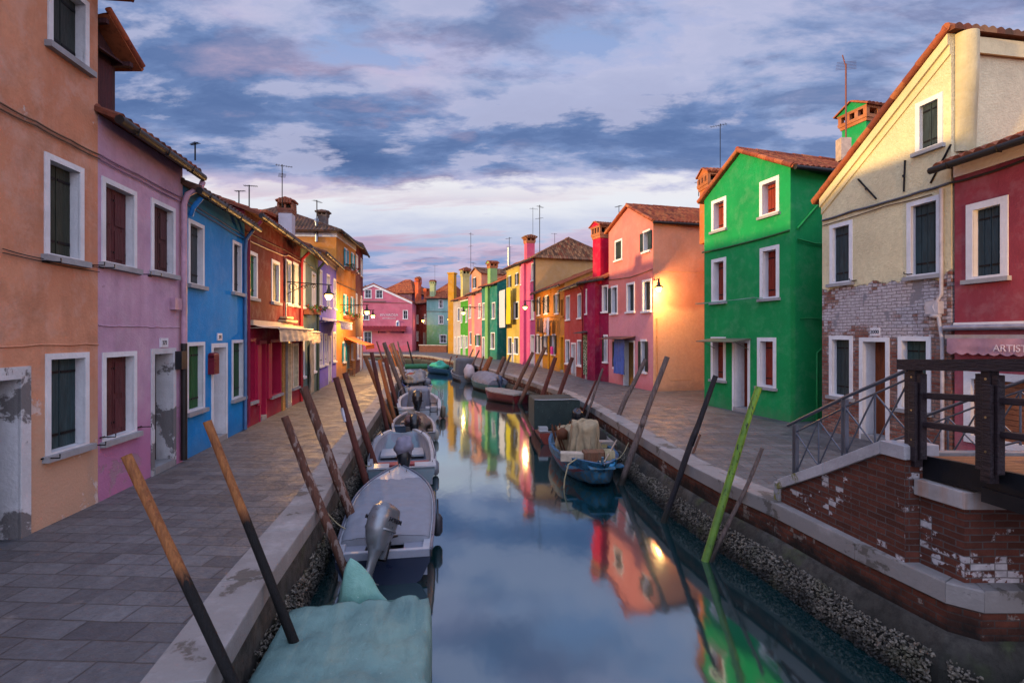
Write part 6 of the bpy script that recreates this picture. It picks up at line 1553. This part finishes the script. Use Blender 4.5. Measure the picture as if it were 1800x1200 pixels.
m = MB(); m.bx((1.0, -.6, .3), (.25, 0, 0), (0, 1.2, 0), (0, 0, .04)); m.bx((2.4, -.5, .3), (.25, 0, 0), (0, 1.0, 0), (0, 0, .04)); m.build('seat', gloss('blue_seat', '2c5a8a'), T)
T, L = boat_root('green_roll_boat', 'far left boat with a rolled green canopy', (-8.0, 43.5), (-9.9, 48.5)); s = hull(T, L, 1.8, .5, .7, .9, (WHH, WHH, WHD), p=2.6, bow=.2); m = MB(); m.tube([(.8, -.95, .95), (.8, .95, .95)], .22, 12); m.build('canopy_roll', plain('green_canvas', '1c5a44', .85), T)
m = MB(); 
for sg in (-1, 1): m.tube([(.8, sg*.85, .4), (.8, sg*.85, .9)], .02, 6)
m.build('canopy_frame', STEEL, T)
# right bank ------------------------------------------------------------------
BLU = gloss('peeling_blue', '1f5a7c', .55, .3, peel='0f3a54'); BRD = gloss('peeling_red', '6a1822', .55, .3, peel='1c4a68')
def stripe_hull():
    t = NT('blue_red_hull'); p = t.n('TexCoord').outputs['Object']; z = t.n('SeparateXYZ', {'Vector': p}).outputs[2]
    pn = t.ramp(t.noise(t.map(p, (1.2, 3, 3)), 3.5, 7, .65), .50, .54); b = t.mix(pn, lin('1f6484'), lin('103c56')); r = t.mix(t.ramp(t.noise(p, 3, 6, .6), .52, .55), lin('6c1420'), lin('1c5470'))
    zn = t.math('ADD', z, t.ramp(t.noise(p, 4, 5), 0, 1, -.03, .03)); k = t.math('MULTIPLY', t.ramp(zn, .19, .2), t.ramp(zn, .36, .37, 1, 0)); return t.out(t.mix(k, b, r), .5, t.bump(t.noise(p, 9, 6, .7), .5, .01))
T, L = boat_root('fishing_boat', 'peeling blue and red wooden fishing boat loaded with canvas and crates', (1.75, 16.4), (2.12, 11.75))
s = hull(T, L, 1.66, .5, .66, .62, (stripe_hull(), BLU, gloss('blue_inside', '2c6a8c', .6, .3, peel='4a5a60')), p=2.9, bow=.05, gun=.09, floor=.08, rake=.25)
for x in (1.0, 2.3, 3.6): m = MB(); m.bx((x, -.72, .36), (.28, 0, 0), (0, 1.44, 0), (0, 0, .04)); m.build('thwart', MATS['blue_inside'], T)
m = MB(); m.bx((4.1, -.3, .5), (.45, 0, 0), (0, .6, 0), (0, 0, .03)); m.tube([(4.45, 0, .62), (4.5, 0, .78)], .03, 8); m.build('foredeck', MATS['blue_inside'], T)
m = MB(); m.tube([(3.95, -.5, .62), (4.2, -.75, .55), (4.2, -.84, .2), (4.25, -.88, -.15)], .018, 6); m.tube([(4.5, .0, .7), (4.2, -.4, .66), (4.1, -.6, .6)], .015, 6) if 0 else None; m.build('mooring_rope', plain('rope', '8a8064', .9), T)
outboard(T, .05, .35, .85, BLK, BLK, .1, z=.62)
def bundle(name, lab, x, y, z0, w, dpt, h, mat, seed):
    """a cloth draped over an upright load: flat-ish top, folds falling to a ragged hem"""
    m = MB()
    def fn(a, b):
        th = 2*math.pi*a; cx_, cy_ = math.cos(th), math.sin(th)
        if b < .35: k = b/.35; r = k; z = h*(1+.03*math.sin(5*th)*k-.06*k*k)
        else:
            k = (b-.35)/.65; r = 1+.22*k+(.10*k+.02)*math.sin(9*th+seed+2*math.sin(3*th))+.08*k*math.sin(17*th+seed); z = h*(1-.09-.9*k)*(1)+.1*k*math.sin(4*th+seed)
        e = .7; q = .04*noise.noise(V((cx_*3, cy_*3, b*4+seed)))*2
        return V((x+math.copysign(abs(cx_)**e, cx_)*w/2*r+q, y+math.copysign(abs(cy_)**e, cy_)*dpt/2*r+q, max(z0+.02, z0+z+q)))
    m.grid(fn, 110, 26); return tag(m.build(name, mat, None, (x, y, z0)), lab, 'canvas bundle')
CAN = plain('khaki_canvas', '8a7a60', .95, var=.2, bump=.5)
bundle('draped_canvas', 'tall khaki canvas draped over gear in the blue fishing boat', 1.96, 13.9, -.95, .72, .75, 1.15, CAN, 1)
bundle('draped_canvas', 'small khaki canvas bundle behind the tall one in the fishing boat', 1.55, 14.7, -.95, .5, .6, .85, CAN, 4)
def crate(name, lab, x, y, z, sx, sy, sz, rot, mat, slats=True, cat='crate'):
    T = thing(name, lab, cat, (x, y, z), None, rot, True); m = MB(); m.box((0, 0, sz/2), sx, sy, sz); m.build('box', mat, T, bevel=.01)
    if slats:
        m = MB()
        for xx in (-sx*.35, 0, sx*.35): m.bx((xx-.03, -sy/2-.006, .0), (.06, 0, 0), (0, sy+.012, 0), (0, 0, sz+.006))
        m.build('slats', wood('crate_slat', '6a5040', '54402f'), T)
crate('wooden_crate', 'brown wooden crate across the bow of the fishing boat', 2.12, 12.65, -.60, .72, .4, .26, .05, wood('crate_wood', '6c4c38', '5a3c2c'))
crate('canvas_box', 'cream oblong box lying left of the brown crate', 1.52, 12.75, -.60, .62, .3, .2, -.08, plain('cream_box', 'a09484', .9), False, 'box')
m = MB()
for i in range(7): m.tube([(2.28+.035*i, 12.42, -.58), (2.28+.035*i, 12.44, -.32), (2.28+.035*i, 12.7, -.31)], .017, 6)
tag(m.build('rope_coil', plain('rope', None), None, (2.4, 12.5, -.6)), 'coil of rope over the brown crate', 'rope')
m = MB(); m.tube([(2.2, 12.2, -.5), (2.62, 12.85, -.12)], .02, 8); m.bx((2.08, 12.05, -.56), (.2, .1, 0), (-.05, .22, .04), (0, 0, .02)); tag(m.build('wooden_oar', plain('oar_wood', '8a7a6a', .8), None, (2.3, 12.4, -.5)), 'short oar resting on the right bow of the fishing boat', 'oar')
for k, (x, y, c, lb) in enumerate(((1.35, 13.4, '4a4038', 'dark metal bucket at the left side of the fishing boat'), (2.3, 12.15, '2a7aa8', 'bright blue tub in the bow of the fishing boat'))):
    m = MB(); m.lathe((x, y, -.75 if k == 0 else -.62), [(0, 0), (.12, 0), (.15, .22 if k == 0 else .12), (.13, .21 if k == 0 else .11), (.1, .02), (0, .02)], 14); tag(m.build('bucket', plain('bucket_%d' % k, c, .5), None, (x, y, -.75)), lb, 'bucket')
m = MB()
for k in range(9):
    a = rnd(-.6, .6); m.tube([(1.42+rnd(-.15, .15), 14.2+k*.1, -.8), (1.42+a*.5, 14.3+k*.1, -.15+rnd(-.1, .15))], .022, 6)
m.lathe((1.4, 14.2, -.35), [(.0, 0), (.14, 0), (.16, .2), (.05, .3), (0, .3)], 12); tag(m.build('winch', plain('rusty_metal', '5a3420', .8, .3), None, (1.42, 14.5, -.8)), 'rusty winch and poles at the left stern of the fishing boat', 'winch')
# dark canopy boat
T, L = boat_root('canopy_boat', 'red boat under a tall dark green canopy, right bank', (1.55, 17.0), (1.35, 22.0))
s = hull(T, L, 1.5, .42, .55, .86, (gloss('brick_hull', '7a2618', .5), gloss('white_gunwale', '9a9a9c'), plain('dark_inside', '2a2c2c', .8)), p=2.4, bow=.1)
DG = tarp('dark_green_canvas', '20302e', '182524')
m = MB()
def can(a, b):
    s_ = (b-.5)*2; e = .35; th = math.pi*(b*1.3-.15); cy_, sz_ = math.cos(th), math.sin(th)
    y = math.copysign(min(1, abs(cy_)*1.35)**.8, cy_)*.78; z = .42+1.0*min(1, max(0, sz_+.35)/1.0)**.6
    return V((.4+2.6*a, y, z+.02*noise.noise(V((a*5, b*6, 2)))*2-.12*a))
m.grid(can, 20, 40); 
bk = [can(0, k/40) for k in range(41)]; m.face(bk); bk = [can(1, k/40) for k in range(41)]; m.face(bk[::-1]); m.build('canopy', DG, T)
m = MB(); m.tube([V(p)+V((-.01, 0, .01)) for p in [can(0, k/40) for k in range(12, 30)]], .015, 6); m.build('canopy_piping', gloss('white_gunwale', None), T)
m = MB(); m.bx((.05, .35, .42), (.35, 0, 0), (0, .3, 0), (0, 0, .12)); m.build('stern_lockers', gloss('white_gunwale', None), T)
# brown boat by the wall
T, L = boat_root('weathered_boat', 'weathered brown wooden boat wedged between the fishing boat and the wall', (2.58, 14.3), (2.28, 17.8))
BRW = plain('weathered_brown', '55463c', .85, var=.3, bump=.4)
s = hull(T, L, .82, .55, .68, .9, (BRW, plain('weathered_grey', '77706a', .85, var=.25), BRW), p=2.4, bow=.1, gun=.06)
m = MB()
def hd(a, b): th = math.pi*b; return V((1.0+1.0*a, math.cos(th)*.36, .5+.3*math.sin(th)))
m.grid(hd, 10, 16); m.face([hd(0, k/16) for k in range(17)]); m.build('motor_box', plain('box_dark', '3a332e', .7), T)
m = MB(); m.bx((-.02, -.28, .42), (.3, 0, 0), (0, .56, 0), (0, 0, .22)); m.build('stern_box', plain('box_beige', '857a70', .8), T)
m = MB(); m.bx((-.03, -.08, .48), (.008, 0, 0), (0, .16, 0), (0, 0, .1)); m.build('name_plate', plain('plate_yellow', '9a8a5c', .7), T)
# flat covered red boat, dome boat, cabin boat, blue boat
T, L = boat_root('red_flat_boat', 'dark red boat with a flat grey cover', (.55, 27.3), (-1.45, 29.6)); s = hull(T, L, 1.5, .5, .62, .9, (gloss('wine_hull', '5c1a22', .4), gloss('wine_rim', '7a5c5c', .5), BRW), p=2.6, bow=.15); cover(T, s, 0, .97, .06, plain('flat_cover', '77736e', .9), .05, 0, 4, .0, 'cover', .02)
T, L = boat_root('dome_cover_boat', 'teal boat under a domed grey canvas', (-.8, 32.6), (-2.75, 37.2)); s = hull(T, L, 1.85, .5, .75, .85, (gloss('teal_hull', '3a5f62', .4), gloss('teal_rim', '5c8a90', .4), BRW), p=2.0, bow=.04); cover(T, s, 0, .95, .62, tarp('grey_dome', '70727c', '5c5e68'), .02, 0, 6, -.02, 'cover', .02)
outboard(T, -.1, 0, .8, gloss('blue_cowl', '2a3a55'), BLK, .5, z=.5)
T, L = boat_root('cabin_cover_boat', 'grey boat with a squarish cabin cover and white hooded motor', (-3.3, 40.0), (-4.9, 45.5)); s = hull(T, L, 2.0, .5, .85, .85, (gloss('grey_hull', '55606c'), gloss('grey_rim', '77808c'), BRW), p=2.2, bow=.04)
m = MB()
def cab(a, b): th = 2*math.pi*a; e = .4; r = 1 if b < .8 else max(0, (1-b)*5)**.5; return V((2.4+math.copysign(abs(math.cos(th))**e, math.cos(th))*.9*r, math.copysign(abs(math.sin(th))**e, math.sin(th))*(.85-.1*b)*r, .4+1.35*min(1, b*1.2)))
m.grid(cab, 28, 12); m.build('cabin_cover', tarp('grey_cabin_canvas', '4c5460', '3f4652'), T)
m = MB(); m.blob((-.25, .1, .75), .45, .42, .62, 5, .12, 18, 12); m.build('motor_hood', gloss('white_hood', '9a98a4', .7), T)
T, L = boat_root('blue_far_boat', 'blue open boat moored farthest on the right bank', (-5.3, 47.5), (-8.4, 51.0)); s = hull(T, L, 1.9, .5, .7, .85, (gloss('blue_hull', '1f4a68', .4), gloss('blue_rim', '5c7480', .4), gloss('blue_in', '2c5a6a')), p=2.4, bow=.1)
m = MB(); m.blob((2.6, 0, .6), .9, .7, .5, 2, .3, 18, 12); m.build('gear_cover', plain('green_gear', '2c8a78', .8), T)
# small tree beyond the restaurant
def tree(x, y, H_):
    T = thing('tree', 'dark tree rising behind the pink restaurant at the left', 'tree', (x, y, 0)); m = MB(); m.tube([(x, y, 0), (x+.2, y, H_*.45), (x, y, H_*.7)], [.35, .25, .12], 8); m.tube([(x+.1, y, H_*.4), (x+1.6, y, H_*.7)], [.15, .06], 6); m.tube([(x+.1, y, H_*.4), (x-1.5, y, H_*.7)], [.15, .06], 6); m.build('trunk', WG, T)
    m = MB()
    for k in range(14): c = (x+rnd(-2.2, 2.2), y+rnd(-2, 2), H_*.75+rnd(-1.8, 1.8)); leafy(m, c, .9, .9, .8, 110, .22)
    m.build('crown', [GRNL, plain('leaf_dark', '1c3018', .85)], T)
tree(-29.5, 97, 12.5)
# ---------------------------------------------------------------- WORLD, SUN, CAMERA
SUN_AZ, SUN_EL = R(-108), R(5.2)     # azimuth of the sun measured from +y toward +x
w = bpy.data.worlds.new('World'); sc.world = w; w.use_nodes = True; nt = w.node_tree; nt.nodes.clear()
class WT(NT):
    def __init__(s): s.t = nt
t = WT()
g = t.n('TexCoord').outputs['Generated']
sx = t.n('SeparateXYZ', {'Vector': g}); X, Y_, Z = sx.outputs[0], sx.outputs[1], sx.outputs[2]
sky = t.n('TexSky', sky_type='NISHITA'); sky.sun_disc = False; sky.sun_elevation = SUN_EL; sky.sun_rotation = SUN_AZ; sky.air_density = 1.2
den = t.math('ADD', t.math('MAXIMUM', Z, 0.0), .16)
cv = t.n('CombineXYZ', {0: t.math('DIVIDE', X, den), 1: t.math('DIVIDE', Y_, den), 2: 0.0}).outputs[0]
EL = t.math('DIVIDE', Z, t.math('MAXIMUM', t.math('ABSOLUTE', Y_), .35))
n1 = t.noise(t.map(cv, (.62, 1.15, 1), (0, 0, .22), (3.6, 1.2, 0)), 2.1, 12, .61, .15)
n1b = t.noise(t.map(cv, (.62, 1.15, 1), (0, 0, .22), (3.55, 1.08, 0)), 2.1, 12, .61, .15)
n0 = t.noise(t.map(cv, (.5, .9, 1), (0, 0, .15), (8.1, 4.2, 0)), .9, 4, .5)
n2 = t.noise(t.map(cv, (.7, 1.3, 1), (0, 0, -.25), (7.4, 2.2, 0)), 4.2, 11, .66, .3)
zz = t.math('ADD', EL, t.ramp(n1, .3, .7, -.03, .03))
rp = t.n('ValToRGB', {'Fac': zz}); cr = rp.color_ramp   # clear-sky colour seen through the gaps
st = [(0.0, '5878ac'), (.09, '6885bb'), (.15, '8b9fcb'), (.21, 'c4cae0'), (.26, 'e2e4ec'), (.30, 'e6e4ea'), (.335, 'c4c8e0'), (.43, '9fabd4'), (.58, '8ba2d0'), (1.0, '8aa2d2')]
cr.elements[0].position = 0; cr.elements[0].color = lin(st[0][1]); cr.elements[1].position = 1; cr.elements[1].color = lin(st[-1][1])
for p_, c_ in st[1:-1]: cr.elements.new(p_).color = lin(c_)
clear = t.mix(.12, rp.outputs[0], t.mix(1.0, sky.outputs[0], (.08, .08, .08, 1), 'MULTIPLY'))
cov = t.n('ValToRGB', {'Fac': EL}); ce = cov.color_ramp   # cloud cover against height
cs = [(0.0, .40), (.09, .43), (.14, .42), (.20, .38), (.265, .385), (.305, .46), (.34, .60), (.45, .57), (.54, .51), (.70, .50), (1.0, .5)]
ce.elements[0].position = 0; ce.elements[0].color = (cs[0][1],)*3+(1,); ce.elements[1].position = 1; ce.elements[1].color = (cs[-1][1],)*3+(1,)
for p_, c_ in cs[1:-1]: ce.elements.new(p_).color = (c_,)*3+(1,)
cf = t.math('ADD', t.math('ADD', t.math('ADD', t.math('MULTIPLY', n1, .62), t.math('MULTIPLY', n0, .38)), t.math('MULTIPLY', n2, .22)), t.math('SUBTRACT', cov.outputs[0], .61))
body = t.n('ValToRGB', {'Fac': t.ramp(cf, .40, .72)}); br = body.color_ramp
bs = [(0.0, 'd2cfdc'), (.14, 'aeb0ce'), (.30, '8a9abf'), (.5, '6e84b0'), (.8, '546d9a'), (1.0, '465e8c')]
br.elements[0].position = 0; br.elements[0].color = lin(bs[0][1]); br.elements[1].position = 1; br.elements[1].color = lin(bs[-1][1])
for p_, c_ in bs[1:-1]: br.elements.new(p_).color = lin(c_)
edge = t.math('SUBTRACT', n1, n1b)
dk = t.mix(t.ramp(edge, .0, .07, 0, .7), body.outputs[0], lin('b2b4cf'))
dk = t.mix(t.ramp(edge, .0, -.07, 0, .6), dk, lin('4a6290'))
colr = t.mix(t.ramp(cf, .405, .47), clear, dk)
# a warm rose light on some cloud edges, and low rose banks near the horizon
pk = t.math('MULTIPLY', t.math('MULTIPLY', t.ramp(cf, .40, .45), t.ramp(cf, .47, .56, 1, 0)), t.ramp(n0, .45, .6))
colr = t.mix(t.math('MULTIPLY', pk, .35), colr, lin('e6b4bc'))
lowc = t.noise(t.map(cv, (.6, 2.2, 1), (0, 0, .0), (4.4, 5.2, 0)), .8, 8, .6, .2)
lz = t.math('MULTIPLY', t.ramp(Z, .06, .12), t.ramp(Z, .22, .28, 1, 0))
lowb = t.n('ValToRGB', {'Fac': t.ramp(lowc, .46, .66)}); lr = lowb.color_ramp
lr.elements[0].color = lin('e2b2b6'); lr.elements[1].color = lin('8d86ae')
colr = t.mix(t.math('MULTIPLY', t.ramp(lowc, .505, .57), t.math('MULTIPLY', lz, .8)), colr, lowb.outputs[0])
# unseen sky boosted behind the camera, tinted warm, and overhead to fill the facades
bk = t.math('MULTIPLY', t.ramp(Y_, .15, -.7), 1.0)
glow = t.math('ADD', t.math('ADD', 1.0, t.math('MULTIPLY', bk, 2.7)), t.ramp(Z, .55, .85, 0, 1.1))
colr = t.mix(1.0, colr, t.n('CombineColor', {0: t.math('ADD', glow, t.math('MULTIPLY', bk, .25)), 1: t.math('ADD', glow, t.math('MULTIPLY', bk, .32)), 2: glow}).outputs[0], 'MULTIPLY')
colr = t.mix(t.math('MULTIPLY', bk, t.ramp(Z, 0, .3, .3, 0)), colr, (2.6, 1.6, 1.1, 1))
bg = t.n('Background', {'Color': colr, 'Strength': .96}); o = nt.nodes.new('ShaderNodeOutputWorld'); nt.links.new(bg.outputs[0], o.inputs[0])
sl = bpy.data.lights.new('sun', 'SUN'); sl.energy = 5.0; sl.angle = R(1.2); sl.color = (1.0, .66, .27)
so = bpy.data.objects.new('sun', sl); COL.objects.link(so)
dv = V((math.sin(SUN_AZ)*math.cos(SUN_EL), math.cos(SUN_AZ)*math.cos(SUN_EL), math.sin(SUN_EL)))
so.rotation_euler = (-dv).to_track_quat('-Z', 'Y').to_euler()
cam = bpy.data.cameras.new('camera'); co = bpy.data.objects.new('camera', cam); COL.objects.link(co); sc.camera = co
co.location = (0, 0, EZ); co.rotation_euler = (R(90), 0, 0); cam.sensor_width = 36; cam.lens = 18; cam.shift_y = -10/1800; cam.clip_end = 3000; cam.clip_start = .05
sc.view_settings.view_transform = 'Standard'; sc.view_settings.look = 'None'; sc.view_settings.exposure = .32; sc.view_settings.gamma = 1
sc.render.engine = 'CYCLES'; sc.cycles.use_denoising = True; sc.cycles.max_bounces = 6; sc.cycles.sample_clamp_indirect = 8; sc.cycles.caustics_reflective = False; sc.cycles.caustics_refractive = False
